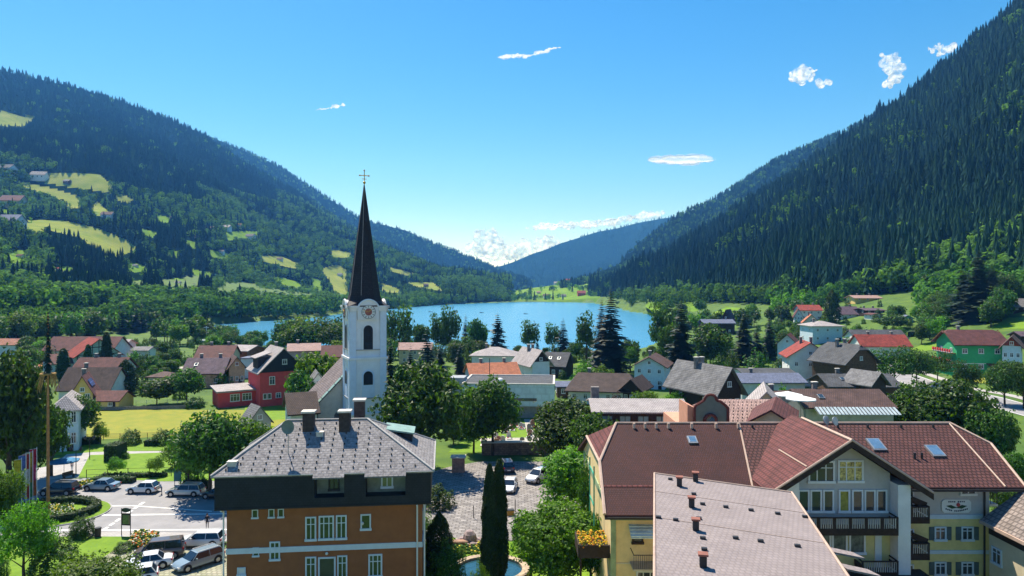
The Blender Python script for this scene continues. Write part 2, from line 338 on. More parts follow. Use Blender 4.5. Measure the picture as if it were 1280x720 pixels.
def crown_leafy(n, leaf, seed, lobes=18, squash=.8, spread=.33, low=.12):
    """unit crown: radius ~.5, z 0..1; shells of leaves round many limb clumps, gaps between them"""
    global rng; rng = np.random.default_rng(seed)
    cs = []; k = 0
    while len(cs) < lobes and k < 4000:
        k += 1; p = rng.uniform(-1, 1, 3)
        if np.linalg.norm(p) < 1 and all(np.linalg.norm(p - q) > .36 for q in cs): cs.append(p)
    cs = np.array(cs); rr = rng.uniform(.15, .245, len(cs)); V = []; T = []
    per = rr ** 2 / (rr ** 2).sum()
    for c, r, w_ in zip(cs, rr, per):
        m = int(n * w_); d = rng.normal(size=(m, 3)); d /= np.linalg.norm(d, axis=1, keepdims=True)
        bumpy = 1 + .28 * np.sin(d[:, 0] * 7 + c[0] * 9) * np.sin(d[:, 1] * 6 + c[1] * 9 + 1) + .18 * np.sin(d[:, 2] * 11 + seed)
        rad = r * bumpy * (rng.uniform(.55, 1.05, m) ** .5)
        pc = np.array([c[0] * spread, c[1] * spread, .5 + low + c[2] * spread * squash])
        P = pc + d * rad[:, None] * np.array([1, 1, .85])
        Nn = d + rng.normal(size=(m, 3)) * .75; Nn[:, 2] += .35
        V.append(quads(P, Nn, leaf * rng.uniform(.7, 1.35, m))); T.append(np.clip(rng.uniform(0, 1) * .35 + rng.normal(.3, .2, m), 0, 1))
    V = np.concatenate(V); T = np.concatenate(T)
    return V.reshape(-1, 3), np.arange(len(V) * 4).reshape(-1, 4), T, cs * spread
def crown_conifer(n_wh, n_br, seed, asp=.3, gap=.12, seg=4):
    """unit spruce: z 0..1, radius .5 at the base; drooping boughs feathered with small sprays"""
    g = np.random.default_rng(seed); V = []; T = []
    for k in range(n_wh):
        f = k / (n_wh - 1); z = .05 + .94 * f ** .95; Rr = (.5 * (1 - f) ** .8 + .012) * g.uniform(.8, 1.15) * asp
        nb = max(4, int(n_br * (1 - f * .55))); a0 = g.uniform(0, 6.28)
        for i in range(nb):
            if g.random() < gap: continue
            a = a0 + 6.283 * i / nb + g.normal() * .2; L_ = Rr * g.uniform(.65, 1.2); tt = np.clip(g.normal(.35, .3), 0, 1)
            d = np.array([math.cos(a), math.sin(a), 0]); s = np.array([-d[1], d[0], 0]); dr = g.uniform(.25, .55); up = np.array([0, 0, 1.])
            wd = L_ * 2.6 / nb + .004
            for q in range(seg):
                t0, t1 = q / seg, (q + 1.25) / seg; t1 = min(t1, 1.05)
                c0 = np.array([0, 0, z]) + d * L_ * t0 - up * L_ * dr * t0 ** 2; c1 = np.array([0, 0, z]) + d * L_ * t1 - up * L_ * (dr * t1 ** 2 - .10 * (t1 > .9))
                w_ = wd * (1.1 - .75 * t0)
                for sg in (-1, 1):                        # two feathered side sprays, hanging a little
                    tip = (c0 + c1) / 2 + s * sg * w_ * 1.9 + d * w_ * .8 - up * w_ * g.uniform(.3, 1.1)
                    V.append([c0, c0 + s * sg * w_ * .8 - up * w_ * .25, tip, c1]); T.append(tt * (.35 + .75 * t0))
    V = np.array(V); V[..., 0] /= asp; V[..., 1] /= asp
    return V.reshape(-1, 3), np.arange(len(V) * 4).reshape(-1, 4), np.clip(np.array(T), 0, 1)
def crown_column(n, leaf, seed, pw=.5, asp=.16):
    g = np.random.default_rng(seed); z = g.uniform(0, 1, n); prof = .5 * np.minimum(1, (z * 6 + .35)) * np.clip(1 - z ** 2.4, 0, 1) ** pw
    a = g.uniform(0, 6.283, n); lump = 1 + .12 * np.sin(a * 3 + z * 17) + .1 * np.sin(a * 5 - z * 31 + seed)
    r = prof * lump * g.uniform(.72, 1.05, n) * asp; P = np.stack([r * np.cos(a), r * np.sin(a), z], -1)
    Nn = np.stack([np.cos(a), np.sin(a), np.full(n, .3)], -1) + g.normal(size=(n, 3)) * .45
    global rng; rng = g; V = quads(P, Nn, leaf * g.uniform(.7, 1.3, n)); V[..., 0] /= asp; V[..., 1] /= asp; T = np.clip(g.normal(.35, .25, n), 0, 1)
    return V.reshape(-1, 3), np.arange(n * 4).reshape(-1, 4), T
def crown_bush(n, leaf, seed):
    g = np.random.default_rng(seed); d = g.normal(size=(n, 3)); d[:, 2] = np.abs(d[:, 2]); d /= np.linalg.norm(d, axis=1, keepdims=True)
    lump = 1 + .13 * np.sin(d[:, 0] * 8 + seed) + .12 * np.sin(d[:, 1] * 9 + 2) + .08 * np.sin(d[:, 2] * 13)
    r = lump * g.uniform(.8, 1.03, n) * .46; P = d * r[:, None]; P[:, 2] *= 2.0
    global rng; rng = g; V = quads(P, d + g.normal(size=(n, 3)) * .5, leaf * g.uniform(.7, 1.3, n)); T = np.clip(g.normal(.4, .25, n), 0, 1)
    return V.reshape(-1, 3), np.arange(n * 4).reshape(-1, 4), T
CM = {}
def crown_mesh(kind, m):
    key = (kind, m.name)
    if key in CM: return CM[key]
    b, q = kind[:-1], kind[-1]; s = {'h': 1, 'm': 2, 'l': 3, 'n': 4}.get(q, 1)
    hiN = {'h': 15000, 'n': 7000, 'm': 2600, 'l': 900}[q]; lf = {'h': .036, 'n': .05, 'm': .08, 'l': .13}[q]
    if b == 'roundA': V, Fq, T, _ = crown_leafy(hiN, lf, 21, 24)
    elif b == 'roundB': V, Fq, T, _ = crown_leafy(hiN, lf, 34, 20, .9)
    elif b == 'roundC': V, Fq, T, _ = crown_leafy(hiN, lf, 57, 15, .75)
    elif b == 'airy': V, Fq, T, _ = crown_leafy(int(hiN * .55), lf, 71, 13, 1.0, .36)
    elif b == 'spruce': V, Fq, T = crown_conifer({'h': 50, 'n': 40, 'm': 28, 'l': 17}[q], {'h': 18, 'n': 16, 'm': 12, 'l': 9}[q], 5, .3, .12, 4 if q in 'hn' else 2)
    elif b == 'spruceB': V, Fq, T = crown_conifer({'h': 40, 'n': 30, 'm': 22, 'l': 14}[q], {'h': 16, 'n': 14, 'm': 11, 'l': 8}[q], 9, .5, .25, 3)
    elif b == 'column': V, Fq, T = crown_column(int(hiN * .9), lf * .62, 3)
    elif b == 'cone': V, Fq, T = crown_column(int(hiN * .8), lf * .9, 8, .8, .6)
    else: V, Fq, T = crown_bush(hiN // 3, lf * 1.35, 4)
    CM[key] = npmesh(kind + '_crown', V, Fq, m, T); return CM[key]
TRUNKS = {}
def trunk_mesh(b):
    if b in TRUNKS: return TRUNKS[b]
    mb = MB(); r = random.Random(hash(b) % 97)
    if b in ('spruce', 'column'):
        mb.cyl((0, 0, -.03), (0, 0, .9), .022, .003, 7)
    else:
        mb.cyl((0, 0, -.03), (.01, 0, .3), .032, .024, 8); mb.cyl((.01, 0, .3), (-.01, .01, .8), .024, .006, 7)
        for i in range(7):
            a = i * 2.4; z = .28 + .06 * i; mb.cyl((0, 0, z), (.27 * math.cos(a), .27 * math.sin(a), z + .24), .012, .003, 5)
    me_o = mb.build('trunk', m_bark, smooth=True); me = me_o.data; bpy.data.objects.remove(me_o); TRUNKS[b] = me; return me
KN = {'roundA': 'broadleaf_tree', 'roundB': 'broadleaf_tree', 'roundC': 'broadleaf_tree', 'airy': 'birch_tree', 'spruce': 'spruce_tree', 'spruceB': 'spruce_tree', 'column': 'thuja_tree', 'cone': 'conical_tree', 'bush': 'round_shrub'}
def tree(kind, loc, h, wd, label, m=None, group=None, q=None, trunk=True):
    Y = loc[1]
    if q is None: q = 'h' if Y < 78 else ('n' if Y < 140 else ('m' if Y < 300 else 'l'))
    m = m or (m_con if kind in ('spruce', 'spruceB') else m_thuja if kind in ('column', 'cone') else m_leafA)
    t = empty(KN[kind], loc, random.uniform(0, 6.28), label, 'shrub' if kind == 'bush' else 'tree', group)
    cm = crown_mesh(kind + q, m)
    o = link('crown', cm, t); o.scale = (wd, wd, h)
    if kind == 'bush': o.scale = (wd, wd, h); return t
    if kind in ('roundA', 'roundB', 'roundC', 'airy'): o.scale = (wd * 1.12, wd * 1.12, h)
    if trunk:
        tk = link('trunk', trunk_mesh('spruce' if kind in ('spruce', 'spruceB', 'column', 'cone') else 'leafy'), t); tk.scale = (h * .7, h * .7, h * .8)
    return t
def foot(px, pyb):
    Y = 40.0
    while Y < 2000:
        if (CAMH - gz((px - 640) / F * Y, Y)) * F / Y <= pyb - 360: return Y
        Y += 2.0
    return 900.0
def T(kind, px, pyb, pyt, wpx, label, m=None, Y=None, group=None, z=None, q=None):
    """tree standing on the ground where its foot shows, as tall and wide as it shows"""
    if Y is None: Y = foot(px, pyb)
    x = (px - 640) / F * Y; z0 = gz(x, Y) if z is None else z
    zt = CAMH - (pyt - 360) / F * Y
    return tree(kind, (x, Y, z0), max(1, zt - z0), wpx / F * Y, label, m, group, q)
# ---- forests that read as one mass: merged low trees on the slopes
def lo_conifer(g):
    V = []; t = 6
    for k in range(5):
        z0 = .05 + k * .18; z1 = z0 + .30; r = .5 * (1 - k * .18); a0 = g.uniform(0, 6)
        for i in range(t):
            a = a0 + i * 6.283 / t; a1 = a + 1.15; am = (a + a1) / 2; rr = r * g.uniform(.75, 1.15)
            V.append([[0, 0, z1], [.5 * rr * math.cos(a), .5 * rr * math.sin(a), z0 + .1], [rr * math.cos(am), rr * math.sin(am), z0 - .03], [.5 * rr * math.cos(a1), .5 * rr * math.sin(a1), z0 + .1]])
    return np.array(V)
def lo_leafy(g, n=84):
    cs = g.normal(size=(7, 3)) * np.array([.2, .2, .16]) + np.array([0, 0, .55]); idx = g.integers(0, 7, n); d = g.normal(size=(n, 3)); d[:, 2] += .35; d /= np.linalg.norm(d, axis=1, keepdims=True)
    P = cs[idx] + d * .24 * g.uniform(.8, 1.1, (n, 1))
    global rng; rng = g; return quads(P, d + g.normal(size=(n, 3)) * .25, np.full(n, .185), .9)
PROTC = [lo_conifer(np.random.default_rng(i)) for i in range(4)]; PROTL = [lo_leafy(np.random.default_rng(10 + i)) for i in range(4)]
def scatter(P3, H, W, kind, name, mats, tintb, label=None):
    """P3 (n,3) feet, merged into one mesh"""
    g = np.random.default_rng(len(P3)); pro = PROTC if kind == 'c' else PROTL; Vs = []; Ts = []
    which = g.integers(0, 4, len(P3)); ang = g.uniform(0, 6.283, len(P3))
    for w_ in range(4):
        s = which == w_; k = s.sum()
        if not k: continue
        q = pro[w_].reshape(-1, 3); ca, sa = np.cos(ang[s])[:, None], np.sin(ang[s])[:, None]
        X = (q[None, :, 0] * ca - q[None, :, 1] * sa) * W[s][:, None]; Yq = (q[None, :, 0] * sa + q[None, :, 1] * ca) * W[s][:, None]; Z = q[None, :, 2] * H[s][:, None]
        V = np.stack([X, Yq, Z], -1) + P3[s][:, None, :]; Vs.append(V.reshape(-1, 3)); nf = len(q) // 4
        Ts.append((tintb[s][:, None] + g.normal(0, .12, (k, nf))).ravel())
    V = np.concatenate(Vs); T_ = np.clip(np.concatenate(Ts), 0, 1)
    o = link(name, npmesh(name, V, np.arange(len(V)).reshape(-1, 4), mats, T_)); return tag(o, label, 'forest', kind='stuff')
def pick(name, n, vmin=0, vmax=1, seed=1, Ypow=1.0, keep=None, pxr=(-700, 1900)):
    P, polys = SURF[name]; g = np.random.default_rng(seed); nv, nu = P.shape[:2]
    A = np.linalg.norm(np.cross(P[1:, :-1] - P[:-1, :-1], P[:-1, 1:] - P[:-1, :-1]), axis=-1); Yc = P[:-1, :-1, 1]
    pxc = 640 + F * P[:-1, :-1, 0] / Yc
    wgt = A / Yc ** (2 * Ypow) * ((pxc > pxr[0]) & (pxc < pxr[1])) * np.where((pxc < -40) | (pxc > 1320), .35, 1.0)
    vv = np.arange(nv - 1) / (nv - 1); wgt = wgt * ((vv >= vmin) & (vv <= vmax))[:, None]; wgt /= wgt.sum()
    idx = g.choice(wgt.size, n, p=wgt.ravel()); a, b = np.unravel_index(idx, wgt.shape); fa = g.random((n, 1)); fb = g.random((n, 1))
    Q = P[a, b] * (1 - fa) * (1 - fb) + P[a + 1, b] * fa * (1 - fb) + P[a, b + 1] * (1 - fa) * fb + P[a + 1, b + 1] * fa * fb
    px = 640 + F * Q[:, 0] / Q[:, 1]; py = 360 - F * (Q[:, 2] - CAMH) / Q[:, 1]; ok = np.ones(n, bool)
    for p in polys:
        ok &= ~inpoly(px, py, p) & ~inpoly(px, py - 1.5, p); hp = 16 * F / Q[:, 1]
        for fr in (.25, .5, .7): ok &= ~(inpoly(px, py - hp * fr, p) & (g.random(n) < .95))
    if keep is not None: ok &= keep(px, py, Q)
    return Q[ok], px[ok], py[ok], g
# ------------------------------------------------------------ forests on the slopes
def forest(name, n, frac_leafy, **k):
    kk = {x: k[x] for x in k if x in ('vmin', 'vmax', 'seed', 'Ypow', 'keep', 'pxr')}
    Q, px, py, g = pick(name, n, **kk); pl = frac_leafy(px, py, Q) if callable(frac_leafy) else np.full(len(Q), frac_leafy)
    # patchiness of kinds
    pl = np.clip(pl * (.25 + 1.5 * vnoise(Q[:, 0] + 9000, Q[:, 1], 90, 4)), 0, 1)
    lf = g.random(len(Q)) < pl; D = Q[:, 1]; big = k.get('big', 1.0)
    Hc = g.uniform(*k.get('hr', (11, 21)), len(Q)) * big; Hl = g.uniform(10, 16, len(Q)) * big
    far = np.clip(D / 1600, 1, 1.9); relief_tint = (vnoise(Q[:, 0] + 7000, Q[:, 1] + Q[:, 2], 130, 9) - .5) * .55 + (vnoise(Q[:, 0] + 7000, Q[:, 1] + Q[:, 2], 420, 10) - .5) * .35  # broad tint patches paint the slopes' shaded folds and species changes into the trees
    if (~lf).sum(): scatter(Q[~lf], (Hc * (.8 + .2 * far))[~lf], (Hc * g.uniform(.42, .62, len(Q)) * k.get('wd', 1) * far ** .8)[~lf], 'c', k['cn'], m_farc, np.clip((g.normal(.36, .16, len(Q)) + relief_tint)[~lf], 0, 1), k['cl'])
    if lf.sum(): scatter(Q[lf], (Hl * (.8 + .2 * far))[lf], (Hl * g.uniform(.75, 1.05, len(Q)) * far ** .5)[lf], 'l', k['ln'], m_farl, np.clip((g.normal(.5, .32, len(Q)) + relief_tint * .6)[lf], 0, 1), k['ll'])
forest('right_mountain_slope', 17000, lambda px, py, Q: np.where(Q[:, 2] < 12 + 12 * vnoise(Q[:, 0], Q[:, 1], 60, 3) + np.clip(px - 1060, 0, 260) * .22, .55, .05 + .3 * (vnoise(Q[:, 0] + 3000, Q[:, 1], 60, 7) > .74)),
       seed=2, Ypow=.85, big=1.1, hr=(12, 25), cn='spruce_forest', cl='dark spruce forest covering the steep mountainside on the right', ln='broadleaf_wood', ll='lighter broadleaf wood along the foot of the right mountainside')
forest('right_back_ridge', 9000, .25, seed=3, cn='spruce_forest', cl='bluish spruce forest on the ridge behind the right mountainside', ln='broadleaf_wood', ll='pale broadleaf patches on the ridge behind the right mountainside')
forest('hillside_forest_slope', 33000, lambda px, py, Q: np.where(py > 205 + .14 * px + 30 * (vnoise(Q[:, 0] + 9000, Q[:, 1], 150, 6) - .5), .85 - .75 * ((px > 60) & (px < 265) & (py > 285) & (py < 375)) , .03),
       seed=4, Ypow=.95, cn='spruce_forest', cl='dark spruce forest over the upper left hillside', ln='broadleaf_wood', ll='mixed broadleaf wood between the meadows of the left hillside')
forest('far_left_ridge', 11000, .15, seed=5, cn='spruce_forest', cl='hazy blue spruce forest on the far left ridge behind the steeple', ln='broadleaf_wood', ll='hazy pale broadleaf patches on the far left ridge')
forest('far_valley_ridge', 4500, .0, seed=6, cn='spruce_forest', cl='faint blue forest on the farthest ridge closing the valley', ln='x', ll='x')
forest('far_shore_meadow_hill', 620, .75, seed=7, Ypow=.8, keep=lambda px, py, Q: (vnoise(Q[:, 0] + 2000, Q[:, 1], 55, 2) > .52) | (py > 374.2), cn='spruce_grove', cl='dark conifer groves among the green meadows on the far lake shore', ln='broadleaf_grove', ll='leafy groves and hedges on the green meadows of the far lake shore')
# hedgerow wood at the foot of the left slope and round the lake, standing on the valley floor
def belt(n, seed, poly, zf=None):
    g = np.random.default_rng(seed); out = []
    xs = [p[0] for p in poly]; ys = [p[1] for p in poly]
    while len(out) < n:
        px = g.uniform(min(xs), max(xs)); py = g.uniform(min(ys), max(ys))
        if not inpoly(np.array([px]), np.array([py]), poly)[0]: continue
        Y = foot(px, py); x = (px - 640) / F * Y
        if inpoly(np.array([x]), np.array([Y]), LAKE)[0]: continue
        out.append((x, Y, gz(x, Y)))
    return np.array(out), g
Q, g = belt(640, 33, [(150, 392), (262, 388), (345, 388), (420, 388), (428, 391), (400, 397), (345, 401), (300, 404), (240, 409), (150, 414)])
Hh = g.uniform(10, 18, len(Q)); scatter(Q, Hh, Hh * g.uniform(.7, 1, len(Q)), 'l', 'shore_wood', m_farl, np.clip(g.normal(.45, .25, len(Q)), 0, 1), 'broad leafy wood crowding the left lake shore')
Q, g = belt(230, 36, [(-60, 420), (60, 408), (150, 402), (240, 398), (262, 404), (200, 412), (120, 418), (-60, 436)])
Hh = g.uniform(8, 14, len(Q)); scatter(Q, Hh, Hh * g.uniform(.7, 1, len(Q)), 'l', 'leafy_wood', m_farl, np.clip(g.normal(.55, .34, len(Q)), 0, 1), 'leafy wood at the foot of the left hillside behind the village')
Q, g = belt(260, 35, [(742, 377), (765, 380), (795, 388), (830, 392), (880, 380), (960, 381), (1010, 382), (1010, 376), (880, 374), (742, 373)])
Hh = g.uniform(9, 16, len(Q)); scatter(Q, Hh, Hh * g.uniform(.7, 1, len(Q)), 'l', 'shore_wood', m_farl, np.clip(g.normal(.4, .25, len(Q)), 0, 1), 'leafy wood on the right lake shore below the spruce slope')
Q, g = belt(520, 31, [(-60, 398), (60, 395), (150, 389), (262, 387), (420, 392.5), (545, 381.2), (735, 379), (735, 376.5), (640, 375.5), (500, 381), (400, 385.5), (262, 382), (0, 387), (-60, 390)])
Hh = g.uniform(9, 17, len(Q)); scatter(Q, Hh, Hh * g.uniform(.7, 1, len(Q)), 'l', 'shore_wood', m_farl, np.clip(g.normal(.5, .34, len(Q)), 0, 1), 'leafy wood along the left and far shore of the lake')
# ------------------------------------------------------------ roads, fields, lawns
m_asph = mat('asphalt', (.31, .302, .31), .9, c2=(.22, .218, .226), scale=.35, bump=.2)
m_pave = mat('pale_paving', (.46, .44, .42), .9, c2=(.36, .34, .33), scale=.8, tile=(.4, .2, .75, .88))
m_cobble = mat('cobble_paving', (.42, .39, .37), .9, c2=(.20, .185, .18), scale=.9, tile=(.8, .5, .45, .65), bump=.5)
m_gridpave = mat('grass_grid_paving', (.42, .40, .31), .9, c2=(.30, .32, .2), scale=.7, tile=(.5, .5, .55, .8))
m_line = mat('road_paint', (.75, .75, .73), .8, .08)
m_kerb = mat('kerb_stone', (.42, .41, .39), .9)
m_lawn = mat('mown_lawn', (.16, .27, .012), .9, c2=(.10, .195, .010), scale=.7, bump=.2)
m_field = mat('hay_field', (.27, .25, .03), .95, c2=(.17, .21, .025), scale=.35, bump=.4)
m_clay = mat('clay_court', (.45, .17, .09), .95)
m_gravel = mat('gravel', (.42, .39, .35), .95, .2, 4)
sheet('plaza_asphalt', [(-60, 600), (60, 600), (150, 596), (330, 602), (420, 612), (420, 690), (230, 672), (160, 668), (60, 668), (-60, 672)], .02, m_asph)
sheet('parking_paving', [(60, 740), (120, 700), (165, 671), (235, 672), (300, 690), (330, 720), (330, 800), (60, 800)], .024, m_gridpave)
sheet('pavement_strip', [(60, 667), (150, 664), (300, 668), (300, 676), (160, 671), (60, 672)], .03, m_pave)
sheet('field', [(70, 545), (92, 516), (150, 512), (360, 513), (420, 520), (420, 545), (300, 549), (200, 546), (70, 552)], .03, m_field)
sheet('lawn', [(98, 596), (112, 569), (200, 566), (330, 568), (400, 600), (200, 602)], .034, m_lawn)
sheet('lawn', [(60, 562), (112, 556), (330, 553), (330, 561), (120, 565), (60, 570)], .034, m_lawn)
sheet('footpath', [(20, 600), (60, 600), (98, 597), (112, 569), (345, 566), (345, 563), (112, 564.5), (86, 566), (66, 582), (20, 590)], .03, m_pave)
sheet('lawn', [(-80, 800), (-80, 674), (60, 671), (162, 671), (160, 676), (125, 700), (110, 740), (60, 800)], .034, m_lawn)
sheet('lawn', [(310, 500), (360, 498), (420, 505), (420, 520), (300, 528)], .036, m_lawn)
sheet('lawn', [(108, 510), (152, 506), (152, 497), (118, 497)], .036, m_lawn)
sheet('clay_court', [(160, 451), (214, 449), (214, 442), (160, 443)], .03, m_clay)
sheet('clay_court', [(32, 462), (54, 462), (54, 452), (32, 452)], .03, m_clay)
sheet('village_lane', [(112, 466), (262, 459), (262, 457), (112, 463)], .03, m_gravel)
sheet('hotel_garden_lawn', [(500, 800), (500, 705), (560, 672), (640, 678), (760, 660), (760, 800)], .03, m_lawn)
sheet('church_square', [(470, 655), (520, 596), (560, 584), (600, 577), (700, 577), (770, 600), (780, 660), (700, 668), (640, 676), (560, 672), (500, 690)], .022, m_cobble)
sheet('cemetery_lawn', [(560, 566), (600, 530), (700, 522), (760, 530), (780, 566)], .03, m_lawn)
sheet('gravel_path', [(664, 566), (676, 566), (662, 524), (655, 524)], .036, m_gravel)
sheet('gravel_path', [(600, 552), (760, 549), (760, 546), (600, 548)], .04, m_gravel)
sheet('road_line', [(100, 645.5), (285, 643), (285, 642), (100, 643.5)], .034, m_line)
sheet('road_line', [(100, 634), (165, 633), (265, 640), (265, 639), (165, 632), (100, 632.5)], .04, m_line)
sheet('road_line', [(60, 664), (300, 663), (300, 661.5), (60, 662.5)], .036, m_line)
for k in range(7):
    a, b = 178 - k * 7.5, 628 + k * 5.2
    sheet('road_line', [(a, b), (a + 4, b), (a - 1, b + 3.4), (a - 5.5, b + 3.4)], .046, m_line)
# main road on the right, with lines
def ribbon(name, pts, wid, dz, m):
    P = [Vector((p[0], p[1], 0)) for p in pts]; mb = MB(); V = []; n = len(P)
    for i in range(n):
        d = (P[min(i + 1, n - 1)] - P[max(i - 1, 0)]).normalized(); s = Vector((-d.y, d.x, 0)) * wid / 2
        for q in (P[i] + s, P[i] - s): V.append((q.x, q.y, gz(q.x, q.y) + dz))
    mb.add(V, [(2 * i + 1, 2 * i, 2 * i + 2, 2 * i + 3)[::-1] for i in range(n - 1)])
    if True:
        a = Vector(V[1]) - Vector(V[0]); b = Vector(V[2]) - Vector(V[0])
        if a.cross(b).z > 0: mb.f = [f if True else f for f in mb.f]
    o = mb.build(name, m); tag(o, kind='structure'); return P
def smooth_path(ctrl, n=60):
    c = np.array(ctrl, float); k = len(c); t = np.linspace(0, k - 1, n); i = np.minimum(t.astype(int), k - 2); f = (t - i)[:, None]
    p0 = c[np.maximum(i - 1, 0)]; p1 = c[i]; p2 = c[i + 1]; p3 = c[np.minimum(i + 2, k - 1)]
    return .5 * ((2 * p1) + (p2 - p0) * f + (2 * p0 - 5 * p1 + 4 * p2 - p3) * f ** 2 + (3 * p1 - p0 - 3 * p2 + p3) * f ** 3)
_r = [(px_, py_) for px_, py_ in [(1420, 548), (1340, 528), (1268, 510), (1225, 499), (1180, 490), (1145, 478), (1118, 467), (1090, 455)]]
_w = [((px_ - 640) / F * foot(px_, py_), foot(px_, py_)) for px_, py_ in _r]
rp = smooth_path(_w, 90)
ribbon('main_road', rp, 8.5, .06, m_asph); ribbon('roadside_verge', rp + np.array([0, -6.2]), 3.2, .05, m_lawn)
def off(p, d):
    t = np.gradient(p, axis=0); t /= np.linalg.norm(t, axis=1, keepdims=True); return p + np.stack([-t[:, 1], t[:, 0]], -1) * d
ribbon('road_line', off(rp, 3.9), .18, .075, m_line); ribbon('road_line', off(rp, -3.9), .18, .075, m_line); ribbon('road_line', off(rp, 0), .2, .075, m_line)
ribbon('footpath', off(rp, -7.2), 2.0, .08, m_pave)
def patch(name, pts, m, dz=.08, nn=14):
    """meadow draped on the rising valley floor"""
    P = np.array([((a - 640) / F * foot(a, b), foot(a, b)) for a, b in pts]); lo = P.min(0); hi = P.max(0)
    xs = np.linspace(lo[0], hi[0], nn * 3); ys = np.linspace(lo[1], hi[1], nn * 3); X, Y_ = np.meshgrid(xs, ys); Z = ground(X, Y_) + dz
    k = len(xs); ii = np.arange((len(ys) - 1) * k).reshape(-1, k)[:, :-1].ravel(); Fq = np.stack([ii, ii + 1, ii + k + 1, ii + k], -1)
    V = np.stack([X, Y_, Z], -1).reshape(-1, 3); c = V[Fq].mean(1); ok = inpoly(c[:, 0], c[:, 1], [tuple(p) for p in P])
    tag(link(name, npmesh(name, V, Fq[ok], m, smooth=True)), kind='structure')
patch('meadow', [(1140, 442), (1190, 436), (1190, 420), (1175, 424), (1135, 438)], m_lawn)
patch('meadow', [(1236, 412), (1400, 412), (1400, 392), (1260, 398)], m_lawn)
patch('meadow', [(1210, 480), (1244, 482), (1240, 462), (1212, 462)], m_field, .1)
patch('meadow', [(806, 383), (812, 377), (830, 373), (850, 377), (876, 378), (884, 384), (868, 390), (840, 388), (818, 391)], m_green, .1, 26)
patch('meadow', [(892, 391), (908, 384), (925, 385), (938, 393), (925, 398), (905, 397)], m_green, .1, 22)
patch('meadow', [(700, 455), (740, 458), (760, 448), (720, 446)], m_lawn, .06)
# ------------------------------------------------------------ building kit
m_glass = mat('window_glass', (.03, .045, .055), .12, .1, spec=.8)
m_white = mat('white_render', (.72, .73, .72), .9, .05, .8)
m_frame = mat('white_frame', (.75, .76, .77), .6, .03)
m_dwood = mat('dark_wood', (.045, .028, .02), .8, .2, 4)
m_wood = mat('brown_wood', (.16, .085, .045), .85, .2, 3, tile=(4, .2, .5, .8))
m_cream = mat('cream_render', (.68, .58, .40), .9, .06, .8)
m_yellow = mat('yellow_render', (.78, .55, .20), .9, .06, .8)
m_grey = mat('grey_render', (.42, .41, .42), .9, .06, .8)
m_chim = mat('chimney_render', (.20, .18, .17), .95, .2, 2)
m_cap = mat('concrete_cap', (.60, .56, .50), .9, .1)
m_metal = mat('grey_metal', (.35, .37, .38), .4, .08, metal=.6)
m_dark = mat('dark_metal', (.03, .03, .032), .5, .1)
m_red = mat('flower_red', (.62, .03, .03), .8, .3, 9)
def roofm(name, c, var=.18, tw=.33, th=.36, dk=.45, rough=.8): return mat(name, c, rough, var, .7, tile=(tw, th, dk, .78), bump=.5)
RM = dict(maroon=roofm('maroon_tile_roof', (.155, .055, .05)), brown=roofm('brown_tile_roof', (.13, .075, .065)), dbrown=roofm('dark_brown_roof', (.085, .055, .048)),
          grey=roofm('grey_slate_roof', (.24, .235, .24)), dgrey=roofm('dark_grey_roof', (.10, .105, .115)), light=roofm('pale_roof', (.48, .43, .42), .1),
          pink=roofm('pale_pink_roof', (.46, .30, .26), .1), red=roofm('red_tile_roof', (.36, .06, .04)), orange=roofm('orange_tile_roof', (.58, .20, .10), .12), blue=roofm('blue_grey_roof', (.17, .20, .30), .1),
          rust=roofm('rust_roof', (.40, .16, .10)), purple=roofm('purple_grey_roof', (.15, .10, .13)))
WC = {}; HOUSES = []
def win_mesh(w_, h_, mull, fm):
    key = (round(w_, 2), round(h_, 2), mull, fm.name)
    if key in WC: return WC[key]
    f = MB(); b = min(.13, w_ * .14); d = .09
    f.b2((-w_ / 2, -d, 0), (-w_ / 2 + b, 0, h_)); f.b2((w_ / 2 - b, -d, 0), (w_ / 2, 0, h_)); f.b2((-w_ / 2 + b, -d, h_ - b), (w_ / 2 - b, 0, h_)); f.b2((-w_ / 2 - .05, -d - .05, -.06), (w_ / 2 + .05, 0, b))
    for k in range(1, mull + 1):
        x = -w_ / 2 + w_ * k / (mull + 1); f.b2((x - b * .3, -d + .02, b), (x + b * .3, -.01, h_ - b))
    if mull and h_ > 1.1: f.b2((-w_ / 2 + b, -d + .025, h_ * .66), (w_ / 2 - b, -.015, h_ * .66 + b * .5))
    p = MB(); p.b2((-w_ / 2 + b * .9, -.03, b * .9), (w_ / 2 - b * .9, -.005, h_ - b * .9))
    fo = f.build('window', fm); po = p.build('pane', m_glass); WC[key] = (fo.data, po.data)
    bpy.data.objects.remove(fo); bpy.data.objects.remove(po); return WC[key]
def window(par, x, y, z, w_, h_, rz=0.0, mull=1, fm=None, shut=None, pane=None, name='window'):
    a, b = win_mesh(w_, h_, mull, fm or m_frame)
    o = link(name, a, par, (x, y, z)); o.rotation_euler = (0, 0, rz); p = link('pane', b, o)
    if pane: p.data = b.copy(); p.data.materials.clear(); p.data.materials.append(pane)
    if shut:
        for s in (-1, 1):
            q = MB(); q.b2((s * w_ / 2, -.07, .03), (s * (w_ / 2 + w_ * .42), -.02, h_ - .03)); q.build('shutter', shut, o)
    return o
def chimney(par, x, y, z0, z1, s=.7, m=None, cap=True):
    c = MB(); c.b2((x - s / 2, y - s * .4, z0), (x + s / 2, y + s * .4, z1)); o = c.build('chimney', m or m_chim, par)
    if cap: c = MB(); c.b2((x - s * .65, y - s * .55, z1), (x + s * .65, y + s * .55, z1 + .14)); c.build('chimney_cap', m_cap, o)
    return o
